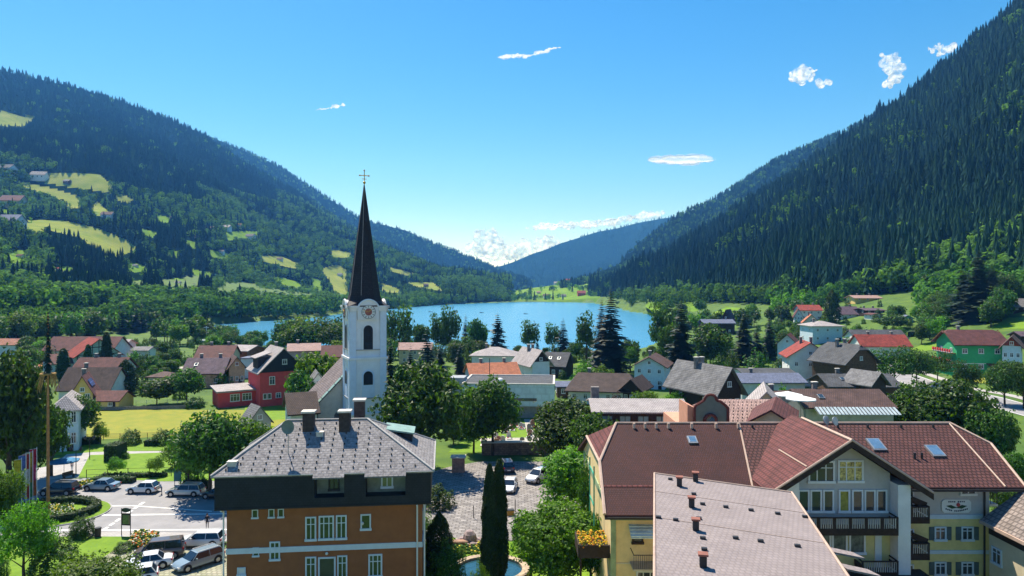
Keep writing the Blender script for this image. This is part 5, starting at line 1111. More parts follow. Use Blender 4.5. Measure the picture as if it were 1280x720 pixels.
H('house with maroon roof touching the church tower on the left', 393, 432, 431.5, 446, 200, 9, m_yellow, RM['maroon'], 'x', R(12), rows=1, chim=0)
# centre
H('long cream house with a pale roof just right of the church tower', 494, 541, 428, 437, 242, 10, m_cream, RM['pink'], 'x', R(4), rows=2, chim=0)
H('white villa with wide hipped pale grey roof near the lake', 586, 650, 433.5, 444.5, 215, 12, W, RM['light'], 'x', R(-6), hip=.9, rows=1, cols=4, chim=1, ov=.9)
H('white house with bright orange tiled roof in the middle of the village', 576, 652, 453, 469.5, 172, 9, W, RM['orange'], 'x', R(14), rows=1, cols=3, chim=2, ov=.6)
H('alpine house with pale roof and dark timber gable beside the orange roof', 640, 692, 437.5, 458, 186, 12, W, RM['light'], 'y', R(22), rows=1, cols=4, chim=2, topwood=m_dwood, ov=1.1)
H('long house with dark grey roof and two small dormers near the lake', 676, 722, 440, 458, 205, 10, m_dwood, RM['dgrey'], 'x', R(-20), rows=1, chim=0, skyl=2, ov=.6)
# modern parish hall
PO = empty('parish_hall', ((642 - 640) / F * 140, 150, 0), R(-4), 'modern flat roofed hall with a large windowless pale blue wall panel', 'building')
mb = MB(); mb.b2((-12.5, -8, -.5), (8.7, 5, 2.6)); mb.build('ground_floor', mat('grey_hall_stone', (.40, .38, .36), .9, .1), PO)  # ground floor in one even grey stone colour
mb = MB(); mb.b2((-10, -9.2, 2.6), (9.0, 5.2, 7.0)); pw = mb.build('hall_wall', mat('pale_concrete_panel', (.66, .74, .80), .85, .06, .5, tile=(1.6, 1.3, .9, .97)), PO)
mb = MB(); mb.b2((-9.7, -8.9, 7.0), (8.7, 4.9, 7.12)); mb.b2((-10.1, -9.3, 7.0), (9.1, -8.9, 7.3), 1); mb.b2((8.7, -8.9, 7.0), (9.1, 5.3, 7.3), 1); mb.b2((-10.1, 4.9, 7.0), (8.7, 5.3, 7.3), 1); mb.b2((-10.1, -8.9, 7.0), (-9.7, 4.9, 7.3), 1); pr_ = mb.build('flat_roof', [RM['dgrey'], m_cap], PO)
mb = MB(); mb.ball((-2.4, -6.5, 7.2), .9, n=14, m=8); mb.build('roof_dome', m_white, pr_)
mb = MB(); mb.b2((-5.0, -9.25, 3.7), (5.4, -9.2, 4.3)); mb.build('window_band', m_glass, PO)
mb = MB(); mb.b2((-13.4, -6.5, 0), (-10.0, -2, 8.0)); mb.build('stair_tower', m_conc, PO)
for x in (-6, -3, 0, 6): window(PO, x, -8, .3, 1.6, 2.0, 0, 1, m_metal)
H('low shed with grey roof and open brown front right of the parish hall', 694, 745, 476, 483, 168, 6, m_wood, RM['blue'], 'x', rows=1, chim=0, ov=.5)
# brown bungalows
H('wide bungalow with low pitched dark brown roof and white walls', 706, 812, 466, 489, 158, 13, W, RM['dbrown'], 'x', R(-10), rows=1, cols=6, chim=1, ov=1.0, hip=.35)
H('pale blue house with low brown gable roof behind the wide bungalow', 790, 853, 446, 459, 182, 12, m_pb, RM['brown'], 'y', R(-20), rows=2, cols=3, chim=1, ov=1.0)
H('house with dark timber gable between the two brown roofed bungalows', 776, 824, 474, 489, 156, 9, m_dwood, RM['dbrown'], 'y', R(-25), rows=1, chim=0, ov=.9)
# long low workshop behind hotel
WO, w_, d, he, hr = H('long low workshop with grey roof and a row of blue windows behind the hotel', 738, 866, 498, 514, 98, 9, m_dwood, RM['light'], 'x', R(-2), rows=1, cols=1, chim=0, ov=.9, nowin=True)
for i in range(5): window(WO, -4.8 + 2.6 * i, -d / 2, he - 1.9, 1.7, 1.1, 0, 1, m_dark, pane=mat('blue_glass', (.16, .34, .42), .2))
mb = MB(); mb.b2((-6.6, 1.0, hr - 1), (-5.4, 2.2, hr + 1.5)); mb.build('chimney', m_chim, WO)
H('large old farmhouse with sweeping pale grey roof and dark gable in the village centre', 850, 936, 459, 495, 122, 14, m_dwood, RM['grey'], 'y', R(24), rows=2, cols=3, chim=2, ov=1.0)
H('white building with long blue grey roof right of the grey farmhouse', 922, 1010, 466, 478, 154, 9, W, RM['blue'], 'x', R(2), rows=1, cols=5, chim=1, ov=.6)
H('dark roofed annex behind the long blue grey roof', 925, 996, 460, 466.5, 168, 8, W, RM['dgrey'], 'x', R(2), rows=1, chim=0)
H('low brown roofed restaurant beside the parasols', 958, 1016, 488, 502, 116, 8, m_cream, RM['brown'], 'x', R(4), rows=1, chim=1)
# right part
H('tall white house with red roof seen gable on, right of the blue grey roof', 985, 1052, 428, 447, 186, 11, W, RM['red'], 'y', R(-12), rows=2, cols=3, chim=2, ov=.9)
H('cottage with maroon roof in front of the bright garden, left of the tall white house', 972, 1014, 418, 432, 222, 9, m_pb, RM['maroon'], 'y', R(-28), rows=1, chim=0, ov=.8)
H('brown timber house with grey roof and cut off gable right of the tall white house', 1030, 1106, 431, 455, 172, 11, m_wood, RM['dgrey'], 'y', R(20), rows=1, cols=3, chim=2, half=.3, ov=1.0)
H('wide dark grey roof with a cross gable in front of the brown timber house', 1034, 1130, 467, 483, 140, 10, m_wood, RM['dgrey'], 'x', R(-2), rows=1, chim=1, skyl=1, ov=.8)
H('grey cross gable house standing in front of the wide dark grey roof', 1072, 1112, 465, 482, 137, 6, m_dwood, RM['grey'], 'y', R(22), rows=1, chim=0, ov=.8)
LO, w_, d, he, hr = H('long maroon brown roof with a glass strip along its eave behind the hotel', 1004, 1122, 486, 509, 104, 10, m_metal, RM['brown'], 'x', R(-1), rows=1, cols=8, chim=1, skyl=1, ov=.5)
mb = MB(); sl2 = .3; mb.slab([(-w_ / 2 + 1, -d / 2 - 2.2, he - .9), (w_ / 2, -d / 2 - 2.2, he - .9), (w_ / 2, -d / 2 - .3, he - .1), (-w_ / 2 + 1, -d / 2 - .3, he - .1)], .08, 0)
for i in range(22): x = -w_ / 2 + 1 + i * (w_ - 1) / 22; mb.slab([(x, -d / 2 - 2.2, he - .85), (x + .12, -d / 2 - 2.2, he - .85), (x + .12, -d / 2 - .3, he - .05), (x, -d / 2 - .3, he - .05)], .06, 1)
mb.build('glass_canopy', [mat('canopy_glass', (.42, .50, .52), .3), m_dark], LO)
H('house with three panelled bright red roof right of the brown timber house', 1076, 1142, 418, 433, 232, 10, W, RM['red'], 'x', R(-4), rows=1, chim=2, ov=.8)
H('white house with dark grey roof behind the three panelled red roof', 1068, 1136, 412, 423, 250, 10, W, RM['dgrey'], 'x', R(-4), rows=2, chim=0, ov=.8)
H('pale blue house with flat pyramid grey roof and dark balcony', 1013, 1056, 401, 407.5, 292, 13, m_pb, RM['light'], 'x', hip=.9, rows=2, cols=3, chim=1, ov=1.0)
H('house with long bright red roof at the forest edge', 1000, 1031, 381, 388, 372, 12, W, RM['red'], 'x', R(-5), rows=2, chim=2)
H('house with dull maroon roof left of the bright red roof at the forest edge', 993, 1014, 386, 397, 356, 12, W, RM['maroon'], 'y', R(-20), rows=2, chim=0)
H('small house with orange red gable roof below the two red roofs', 1004, 1034, 393, 404, 326, 10, m_cream, RM['orange'], 'y', R(-20), rows=1, chim=1)
H('house with large purple brown roof left of the yellow house on the slope', 1047, 1078, 383, 394, 352, 12, W, RM['purple'], 'x', rows=1, chim=2)
H('house with purple brown roof and white chimney right of the large purple brown roof', 1078, 1108, 385, 396, 346, 11, m_dwood, RM['purple'], 'x', R(5), rows=1, chim=2)
H('small maroon roofed house at the right end of the purple roofs', 1089, 1106, 391.5, 400, 330, 8, W, RM['maroon'], 'y', rows=1, chim=0)
H('yellow house with flat pale pink roof high on the slope', 1067, 1104, 369, 375.5, 400, 12, m_yellow, RM['pink'], 'x', R(-3), rows=1, chim=2, ov=1.2)
H('house with pale pink roof behind the yellow house at the top of the village', 1087, 1120, 360.5, 366.5, 440, 12, W, RM['pink'], 'x', rows=1, chim=1)
H('house with rust red roof among the trees at the top right of the village', 1127, 1146, 359.5, 366, 430, 11, W, RM['rust'], 'x', rows=1, chim=0)
H('turquoise walled hut hidden among trees behind the meadow', 1130, 1146, 394, 401, 300, 6, mat('turquoise_render', (.10, .42, .48), .9), RM['blue'], 'y', R(-20), rows=1, chim=0)
H('long farm building with blue purple roof below the spruce wood', 878, 920, 399, 404, 372, 10, m_dwood, RM['blue'], 'x', rows=1, chim=0)
H('barn with steep brown roof beside the long blue purple roof', 905, 924, 387, 402, 380, 12, m_dwood, RM['purple'], 'y', R(-30), rows=1, chim=0)
H('grey roofed farmhouse half hidden at the right edge', 1257, 1300, 373, 388, 270, 12, m_dwood, RM['grey'], 'x', R(8), rows=1, chim=1)
H('dark brown hay hut on the meadow at the right edge', 1274, 1296, 414, 420, 212, 5, m_dwood, RM['purple'], 'x', rows=1, chim=0, nowin=True)
# green guesthouse
GO, w_, d, he, hr = H('bright green guesthouse with maroon roof and flower balconies on the meadow', 1193, 1265, 412, 431, 190, 11, m_grn, RM['maroon'], 'x', R(-6), rows=2, cols=3, chim=1, ov=1.1, half=.25, winw=1.4, winh=1.4, trim=m_wood)
for z in (2.9, 5.7):
    b = MB(); x = -w_ / 2; b.b2((x - 1.3, -d / 2 + .4, z - .15), (x, d / 2 - .4, z)); bo_ = b.build('balcony', m_wood, GO)
    b = MB(); b.b2((x - 1.35, -d / 2 + .4, z), (x - 1.25, d / 2 - .4, z + .9)); b.build('railing', mat('white_red_panels', (.75, .72, .68), .8, .1, 2), bo_)
    yy = -d / 2 + .6
    while yy < d / 2 - .6: b = MB(); b.b2((x - 1.55, yy, z + .25), (x - 1.3, yy + .65, z + 1.05)); b.build('flower_box', m_red, bo_); yy += 1.3
b = MB(); b.slab([(w_ * .1, -d / 2 - 2.6, 2.3), (w_ / 2 + .6, -d / 2 - 2.6, 2.3), (w_ / 2 + .6, -d / 2, 3.0), (w_ * .1, -d / 2, 3.0)], .15); b.build('porch_roof', m_wood, GO)
b = MB(); b.b2((-w_ / 2 + .01, -d / 2 - .05, 2.85), (w_ / 2 - .01, -d / 2 - .004, 2.98)); b.build('string_course', m_white, GO)
H('white chalet with red timber upper floor and maroon grey roof at the right edge', 1258, 1316, 421, 438, 176, 12, m_pb, RM['brown'], 'y', R(-38), rows=2, cols=3, chim=0, ov=1.0, topwood=mat('red_timber', (.30, .06, .04), .8, .1, 3), bal=[2.8], balm=m_white)
# hillside farmhouses on the left slope and on the far shore (they stand on the slope itself)
def onhill(name, px, py):
    P, _ = SURF[name]; pxs = 640 + F * P[..., 0] / P[..., 1]; pys = 360 - F * (P[..., 2] - CAMH) / P[..., 1]
    dd_ = (pxs - px) ** 2 + (pys - py) ** 2; i = np.unravel_index(np.argmin(dd_), dd_.shape); return P[i]
def farm(hill_, px, py, wpx, label, wall, roof, rz=0.0, big=1.0):
    p = onhill(hill_, px, py); w_ = wpx * .8 / F * p[1]; d = w_ * .75; he, hr = w_ * .34, w_ * .62
    o = empty('farmhouse', (p[0], p[1], p[2]), rz, label, 'house'); mb = MB(); walls(mb, w_, d, he, hr, 'x', -4); mb.build('wall', wall, o); mb = MB(); gable_roof(mb, w_, d, he, hr, w_ * .06, w_ * .05, 'x', .3); mb.build('roof', roof, o)
    for i in range(3): window(o, (-.3 + .3 * i) * w_, -d / 2, he * .35, w_ * .09, he * .35, 0, 0)
LS = 'hillside_forest_slope'
farm(LS, 17, 259, 30, 'wide maroon roofed farmhouse high on the left meadows', m_cream, RM['maroon'], .1)
farm(LS, 14, 285, 34, 'long pale blue farm building with grey roof at the left edge of the slope', m_pb, RM['blue'], 0)
farm(LS, 50, 224, 20, 'grey roofed farmhouse at the top edge of the upper meadow', W, RM['grey'], .2)
farm(LS, 8, 216, 22, 'dark roofed farmhouse below the high spruce wood at the left edge', W, RM['dgrey'], -.1)
farm(LS, 134, 272, 16, 'brown roofed farmhouse beside the small dark meadow on the left slope', W, RM['brown'], .1)
farm(LS, 110, 271, 8, 'tiny pale hut left of the brown roofed hillside farmhouse', W, RM['light'], 0)
farm(LS, 52, 391, 20, 'small white house with blue grey roof at the foot of the green meadow', W, RM['blue'], .1)
farm(LS, 158, 383, 16, 'brown roofed cottage beside the small lawn at the foot of the wood', W, RM['purple'], .1)
farm(LS, 262, 288, 11, 'grey roofed farmhouse, leftmost of the hamlet on the mid slope', W, RM['grey'], .1)
farm(LS, 283, 287, 13, 'pale walled farmhouse in the middle of the hamlet on the mid slope', W, RM['light'], -.1)
farm(LS, 297, 284, 10, 'cream farmhouse with orange roof, topmost of the hamlet', m_cream, RM['orange'], .2)
farm(LS, 314, 299, 13, 'dark roofed farmhouse, lowest and rightmost of the hamlet', W, RM['dgrey'], -.2)
farm(LS, 245, 298, 8, 'tiny grey barn just below the hamlet on the left', W, RM['grey'], 0)
farm(LS, 336, 375, 13, 'cream roofed house among trees on the left lake shore', W, RM['pink'], 0)
farm(LS, 466, 351, 7, 'tiny white farmhouse beside the meadow right of the steeple', W, RM['grey'], 0)
farm(LS, 503, 374, 9, 'red roofed cottage near the water right of the steeple', W, RM['rust'], 0)
for a in ((26, 322, 9, 'white farmhouse with brown roof on the small lowest left clearing', W, RM['brown']), (72, 338, 8, 'red roofed cottage on the clearing below the big hay meadow', W, RM['red']), (222, 356, 9, 'white house with grey roof on the clearing above the lakeside wood', W, RM['grey']), (240, 358, 7, 'brown roofed hut at the right end of that clearing above the lakeside wood', m_wood, RM['brown']),
          (284, 369, 8, 'cream cottage with maroon roof on the clearing near the lake head', m_cream, RM['maroon']), (170, 334, 7, 'tiny white farm on the narrow mid slope clearing', W, RM['grey']), (216, 274, 7, 'small white farm on the highest middle clearing', W, RM['light']), (276, 316, 8, 'grey roofed farm on the clearing under the hamlet', W, RM['grey']),
          (350, 326, 8, 'brown roofed farm on the hay meadow left of the steeple', W, RM['brown']), (424, 345, 7, 'white farmhouse on the steep meadow beside the steeple', W, RM['grey']), (532, 358, 7, 'brown roofed barn on the last meadow before the valley end', m_wood, RM['brown']), (378, 375, 8, 'pale cottage on the shore clearing left of the steeple', W, RM['rust']), (84, 230, 9, 'wooden barn in the middle of the upper meadow', m_wood, RM['grey'])): farm(LS, *a)
FS = 'far_shore_meadow_hill'
for a in ((693, 349, 7, 'white roofed farm on the crest of the far shore meadow', W, RM['light']), (712, 352, 9, 'pale farmhouse with red roof high on the far shore meadow', W, RM['red']), (728, 369, 12, 'dark red roofed barn near the far lake shore', m_redw, RM['red']),
          (655, 371, 8, 'brown roofed cottage at the left of the far shore hamlet', W, RM['brown']), (684, 372, 9, 'maroon roofed lakeside house in the middle of the far shore hamlet', W, RM['maroon']), (706, 371, 7, 'grey roofed house just left of the dark red barn', W, RM['grey']), (672, 367, 6, 'small pale house behind the far shore hamlet', m_cream, RM['pink'])): farm(FS, *a)
# ------------------------------------------------------------ vehicles
m_tyre = mat('tyre_rubber', (.02, .02, .02), .9, .1); m_rim = mat('alloy_rim', (.45, .46, .48), .35, .05, metal=.7)
m_cglass = mat('car_glass', (.012, .018, .025), .06, .05, spec=1.0); m_lamp = mat('lamp_clear', (.7, .72, .74), .15, .02, spec=.9); m_tail = mat('lamp_red', (.35, .01, .01), .25, .05)
def paint(n, c): return mat(n, c, .28, .02, .5, coat=.8, metal=.15)
def section(x, w, z0, z1, tuck=.12):
    return [Vector((x, -w * .88, z0)), Vector((x, -w, z0 + .12)), Vector((x, -w, z1 - .22)), Vector((x, -w + tuck, z1)), Vector((x, w - tuck, z1)), Vector((x, w, z1 - .22)), Vector((x, w, z0 + .12)), Vector((x, w * .88, z0))]
CARS = {}
def car(kind, px, py, ang, paintm, label, name='parked_car', cat='car', tow=False):
    """ang: heading of the bonnet, degrees from +X; px,py: where the middle of the car touches the ground"""
    P = G(px, py); c = empty(name, (P.x, P.y, .03), R(ang), label, cat, 'cars parked round the square')
    Lk = {'sedan': 4.5, 'wagon': 4.7, 'suv': 4.6, 'van': 4.7, 'hatch': 4.0}[kind]; hb_ = {'sedan': .92, 'wagon': .95, 'suv': 1.08, 'van': 1.1, 'hatch': .92}[kind]; hr_ = {'sedan': 1.44, 'wagon': 1.5, 'suv': 1.7, 'van': 1.85, 'hatch': 1.46}[kind]; w = .9; h = Lk / 2
    g0 = .22 if kind != 'suv' else .28
    m = MB(); secs = [(-h, .70, g0 + .18, hb_ * .72), (-h + .07, .82, g0 + .06, hb_ * .92), (-h + .45, .9, g0, hb_ * 1.0), (-.6, .92, g0, hb_), (.55, .92, g0, hb_), (h - 1.05, .91, g0, hb_ * .97), (h - .45, .88, g0, hb_ * .84), (h - .1, .80, g0 + .05, hb_ * .68), (h, .66, g0 + .14, hb_ * .58)]
    m.loft([section(*a) for a in secs]); body = m.build('body', paintm, c, smooth=True)
    try: body.data.set_sharp_from_angle(angle=R(38))
    except Exception: pass
    # greenhouse
    rear_top = {'sedan': -h + 1.35, 'wagon': -h + .45, 'suv': -h + .42, 'van': -h + .3, 'hatch': -h + .6}[kind]; rear_bot = {'sedan': -h + .75, 'wagon': -h + .12, 'suv': -h + .15, 'van': -h + .1, 'hatch': -h + .15}[kind]
    fb = h - 1.15 if kind != 'van' else h - .85; ft = h - 1.95 if kind != 'van' else h - 1.55
    m = MB(); b_, t_ = hb_ - .03, hr_ - .05
    lo = [Vector((rear_bot, -.72, b_)), Vector((fb, -.76, b_)), Vector((fb, .76, b_)), Vector((rear_bot, .72, b_))]; lo2 = [Vector((rear_bot + .02, -.84, b_)), Vector((fb - .25, -.84, b_)), Vector((fb - .25, .84, b_)), Vector((rear_bot + .02, .84, b_))]
    hi = [Vector((rear_top, -.62, t_)), Vector((ft, -.62, t_)), Vector((ft, .62, t_)), Vector((rear_top, .62, t_))]
    m.loft([lo2, hi]); m.add([lo2[1], lo[1], lo[2], lo2[2], hi[1], hi[2]], [(0, 1, 4), (1, 2, 5, 4), (2, 3, 5)]); m.build('windows', m_cglass, c)
    m = MB(); m.loft([[Vector((rear_top - .06, -.64, t_)), Vector((ft + .06, -.64, t_)), Vector((ft + .06, .64, t_)), Vector((rear_top - .06, .64, t_))], [Vector((rear_top + .1, -.54, t_ + .06)), Vector((ft - .12, -.54, t_ + .06)), Vector((ft - .12, .54, t_ + .06)), Vector((rear_top + .1, .54, t_ + .06))]])
    for s in (-1, 1):                                 # roof posts
        for xb, xt in ((fb - .22, ft), (rear_bot + .06, rear_top)): m.cyl((xb, s * .82, b_), (xt, s * .63, t_), .045, n=5)
        xm = (ft + rear_top) / 2; m.cyl((xm, s * .845, b_), (xm, s * .635, t_), .035, n=4)
    m.build('roof', paintm, c)
    if kind in ('wagon', 'suv'):
        m = MB()
        for s in (-1, 1): m.cyl((rear_top + .1, s * .58, t_ + .1), (ft - .1, s * .58, t_ + .1), .025, n=5)
        m.build('roof_rail', m_rim, c)
    wr = .33 if kind != 'suv' else .37
    for sx, s in ((h - .85, -1), (h - .85, 1), (-h + .85, -1), (-h + .85, 1)):
        m = MB(); m.cyl((sx, s * .70, wr), (sx, s * .935, wr), wr, n=18); wo2 = m.build('wheel', m_tyre, c)
        m = MB(); m.cyl((sx, s * .93, wr), (sx, s * .95, wr), wr * .66, wr * .6, n=14); m.build('rim', m_rim, wo2)
        m = MB(); m.cyl((sx, s * .88, wr + .04), (sx, s * .925, wr + .04), wr + .08, n=18); m.build('wheel_arch', m_tyre, c)
    for s in (-1, 1):
        m = MB(); m.box((h - .18, s * .62, hb_ * .6), (.3, .3, .15)); m.build('headlight', m_lamp, c)
        m = MB(); m.box((-h + .08, s * .68, hb_ * .8), (.14, .24, .2)); m.build('tail_light', m_tail, c)
        m = MB(); m.box((fb - .55, s * .98, hb_ + .08), (.14, .18, .14)); m.build('wing_mirror', paintm, c)
    m = MB(); m.b2((h - .03, -.24, .38), (h + .02, .24, .5)); m.b2((-h - .02, -.24, .5), (-h + .04, .24, .62)); m.build('number_plate', m_white, c)
    if tow:
        m = MB()
        for k in (0, 1):
            for i in range(14):
                t = i * math.pi / 7; t2 = (i + 1) * math.pi / 7; x0 = -h - .45 - .18 * k; m.cyl((x0, -.55 + .34 * math.cos(t) + .1 * k, .95 + .34 * math.sin(t)), (x0, -.55 + .34 * math.cos(t2) + .1 * k, .95 + .34 * math.sin(t2)), .035, n=4)
                m.cyl((x0, .55 + .34 * math.cos(t) - .1 * k, .95 + .34 * math.sin(t)), (x0, .55 + .34 * math.cos(t2) - .1 * k, .95 + .34 * math.sin(t2)), .035, n=4)
            m.cyl((x0, -.55, .95), (x0, 0, 1.25), .03, n=4); m.cyl((x0, .55, .95), (x0, 0, 1.25), .03, n=4)
        m.cyl((-h, 0, .5), (-h - .7, 0, .6), .04, n=5); m.build('bicycle_rack', m_dark, c)
    return c
pw_, ps, pb, pk, pg, pbr, pbl = paint('white_paint', (.74, .75, .76)), paint('silver_paint', (.48, .48, .47)), paint('steel_blue_paint', (.22, .29, .34)), paint('black_paint', (.018, .018, .024)), paint('grey_paint', (.2, .22, .24)), paint('dark_brown_paint', (.11, .085, .075)), paint('navy_paint', (.03, .045, .10))
car('suv', 74, 618, 182, pk, 'black estate car parked behind the flower island, partly behind the maypole')
car('sedan', 127, 612, 178, pb, 'steel blue saloon parked along the lawn fence')
car('hatch', 179, 615.5, 180, pw_, 'white hatchback with a person at its rear, parked along the hedge')
car('wagon', 232, 619, 179, ps, 'silver estate car parked rightmost in the row along the hedge')
car('hatch', 272, 622, 175, pk, 'black car nose hidden behind the corner of the brown building')
car('wagon', 251, 682, 184, pw_, 'white estate car parked crosswise on the paved lot beside the brown building')
car('van', 199, 697, 198, pbr, 'dark brown people carrier parked between the flower bed and the white saloon')
car('sedan', 184, 710, 203, pw_, 'white saloon parked below the dark brown people carrier')
car('hatch', 168, 728, 205, pw_, 'white car cut by the picture bottom, half under the lime green tree')
car('wagon', 248, 707, 232, pb, 'blue grey estate car with bicycles on its rear rack', tow=True)
car('suv', 633, 588, 100, pbl, 'dark navy car in the shade by the cemetery wall')
car('suv', 673, 601, 235, pw_, 'white off road car at the edge of the tree shade on the church square')
car('hatch', 637, 613, 262, pw_, 'white small car beside the twin columnar trees on the cobbles')
m_teal = mat('teal_cover', (.04, .16, .18), .7)
# ------------------------------------------------------------ street things, people
def person(name, P, rz, label, shirt, trousers, hair, h=1.72, pose='stand'):
    J = {0: (0, 0, .53), 1: (0, 0, .66), 2: (0, .01, .78), 3: (0, 0, .845), 4: (0, -.01, .895), 5: (0, -.012, .945), 6: (0, 0, .985),
         7: (-.105, 0, .80), 8: (-.135, .01, .64), 9: (-.125, -.05, .50), 10: (.105, 0, .80), 11: (.135, .01, .64), 12: (.12, -.05, .50),
         13: (-.05, 0, .50), 14: (-.055, -.01, .28), 15: (-.055, .02, .035), 16: (-.06, -.07, .015), 17: (.05, 0, .50), 18: (.06, .01, .28), 19: (.065, .03, .035), 20: (.07, -.06, .015)}
    rad = {0: .075, 1: .066, 2: .085, 3: .032, 4: .052, 5: .058, 6: .03, 7: .036, 8: .026, 9: .02, 10: .036, 11: .026, 12: .02, 13: .052, 14: .036, 15: .024, 16: .02, 17: .052, 18: .036, 19: .024, 20: .02}
    if pose == 'lean':
        for k in (1, 2, 3, 4, 5, 6, 7, 8, 9, 10, 11, 12): x, y, z = J[k]; a = .45; J[k] = (x, y - (z - .53) * math.sin(a), .53 + (z - .53) * math.cos(a))
        for k in (9, 12): J[k] = (J[k][0], J[k][1] - .12, J[k][2] + .06)
    E = [(0, 1), (1, 2), (2, 3), (3, 4), (4, 5), (5, 6), (2, 7), (7, 8), (8, 9), (2, 10), (10, 11), (11, 12), (0, 13), (13, 14), (14, 15), (15, 16), (0, 17), (17, 18), (18, 19), (19, 20)]
    me = bpy.data.meshes.new(name); me.from_pydata([tuple(c * h for c in J[k]) for k in range(21)], E, []); o = bpy.data.objects.new(name, me); COL.objects.link(o)
    sk = o.modifiers.new('skin', 'SKIN'); sk.use_smooth_shade = True
    for k in range(21): me.skin_vertices[0].data[k].radius = (rad[k] * h, rad[k] * h * .8)
    me.skin_vertices[0].data[0].use_root = True
    sb_ = o.modifiers.new('sub', 'SUBSURF'); sb_.levels = 1; sb_.render_levels = 1
    dg = bpy.context.evaluated_depsgraph_get(); m2 = bpy.data.meshes.new_from_object(o.evaluated_get(dg)); o.modifiers.clear(); o.data = m2
    skin = mat('skin', (.55, .33, .24), .6, .05); ms = [skin, shirt, trousers, mat('shoe_leather', (.03, .025, .02))]
    for m in ms: m2.materials.append(m)
    for p in m2.polygons:
        z = p.center.z / h; x = abs(p.center.x) / h
        p.material_index = 3 if z < .04 else 2 if (z < .53 and x < .11) else (1 if z < .835 and not (x > .1 and z < .56) else 0)
    if pose == 'lean':
        for p in m2.polygons:
            if p.center.y < -.24 * h and p.center.z > .78 * h: p.material_index = 0
    o.location = P; o.rotation_euler = (0, 0, rz); tag(o, label, 'person')
    hd = Vector(J[5]) * h; mb = MB(); mb.ball((hd.x, hd.y + .018, hd.z + .02), .062 * h, sy=1.0, sz=1.0, n=12, m=8); mb.build('hair', hair, o, smooth=True)
    mb = MB(); mb.ball((hd.x, hd.y - .062 * h, hd.z - .01 * h), .010 * h, n=6, m=4); mb.build('nose', skin, o)
    for s in (-1, 1): mb = MB(); mb.ball((s * .02 * h, hd.y - .055 * h, hd.z + .006 * h), .005 * h, n=5, m=4); mb.build('eye', m_dark, o)
    for s, k in ((-1, 9), (1, 12)):                     # hand: palm, four fingers and a thumb, loosely curled
        w_ = Vector(J[k]) * h; mb = MB(); mb.box(w_ + Vector((0, -.01, -.045)), (.03, .075, .09))
        for f in range(4): a = w_ + Vector((0, -.04 + f * .02, -.085)); b = a + Vector((-.008 * s, -.006, -.036 - .008 * (f in (1, 2)))); mb.cyl(a, b, .010, .009, 5); mb.cyl(b, b + Vector((-.018 * s, 0, -.022)), .009, .007, 5)
        a = w_ + Vector((0, -.045, -.03)); mb.cyl(a, a + Vector((-.008 * s, -.03, -.035)), .012, .009, 5); mb.build('hand', skin, o, smooth=True)
    return o
m_blk = mat('black_cloth', (.02, .02, .025), .95); m_blus = mat('light_blue_shirt', (.35, .45, .60), .95); m_hairb = mat('dark_hair', (.03, .02, .015), .8); m_shorts = mat('grey_shorts', (.12, .12, .14), .95)
person('person', G(259, 661.5), R(30), 'person in black clothes standing alone on the asphalt near the brown building', m_blk, m_blk, m_hairb, 1.75)
person('person', G(202, 618), R(-70), 'person in a light blue shirt bending at the rear of the white hatchback', m_blus, m_shorts, m_hairb, 1.75, 'lean')
person('person', G(90, 589), R(60), 'small figure in a pale pink top walking on the footpath near the parasol', mat('pink_top', (.6, .35, .38), .95), m_blus, m_hairb, 1.65)
# maypole
P = G(60, 646); mp = empty('maypole', P, 0, 'tall orange brown maypole with straw wreath and small spruce top', 'maypole')
mb = MB(); mb.cyl((0, 0, 0), (0, 0, 11), .19, .15, 12); mb.cyl((0, 0, 11), (0, 0, 24.0), .15, .06, 10); mb.build('pole', mat('peeled_pine', (.42, .19, .07), .7, .15, 2, bump=.3), mp)
zc = CAMH - (478 - 360) / F * P.y
mb = MB(); rr = random.Random(2)
for i in range(20): t = i * math.pi / 10; t2 = t + math.pi / 10; mb.cyl((.75 * math.cos(t), .75 * math.sin(t), zc + 1.0), (.75 * math.cos(t2), .75 * math.sin(t2), zc + 1.0), .12, n=6)
for i in range(34):
    a = rr.uniform(0, 6.28); l = rr.uniform(1.2, 2.4); mb.cyl((.7 * math.cos(a), .7 * math.sin(a), zc + 1), ((.7 + rr.uniform(0, .8)) * math.cos(a), (.7 + rr.uniform(0, .7)) * math.sin(a), zc + 1 - l), .05, .015, 4)
mb.build('straw_wreath', mat('straw', (.42, .26, .09), .9, .3, 3), mp)
cm = link('crown', crown_mesh('spruceBm', m_con), mp); cm.scale = (1.0, 1.0, 8.4); cm.location = (0, 0, 16.9)
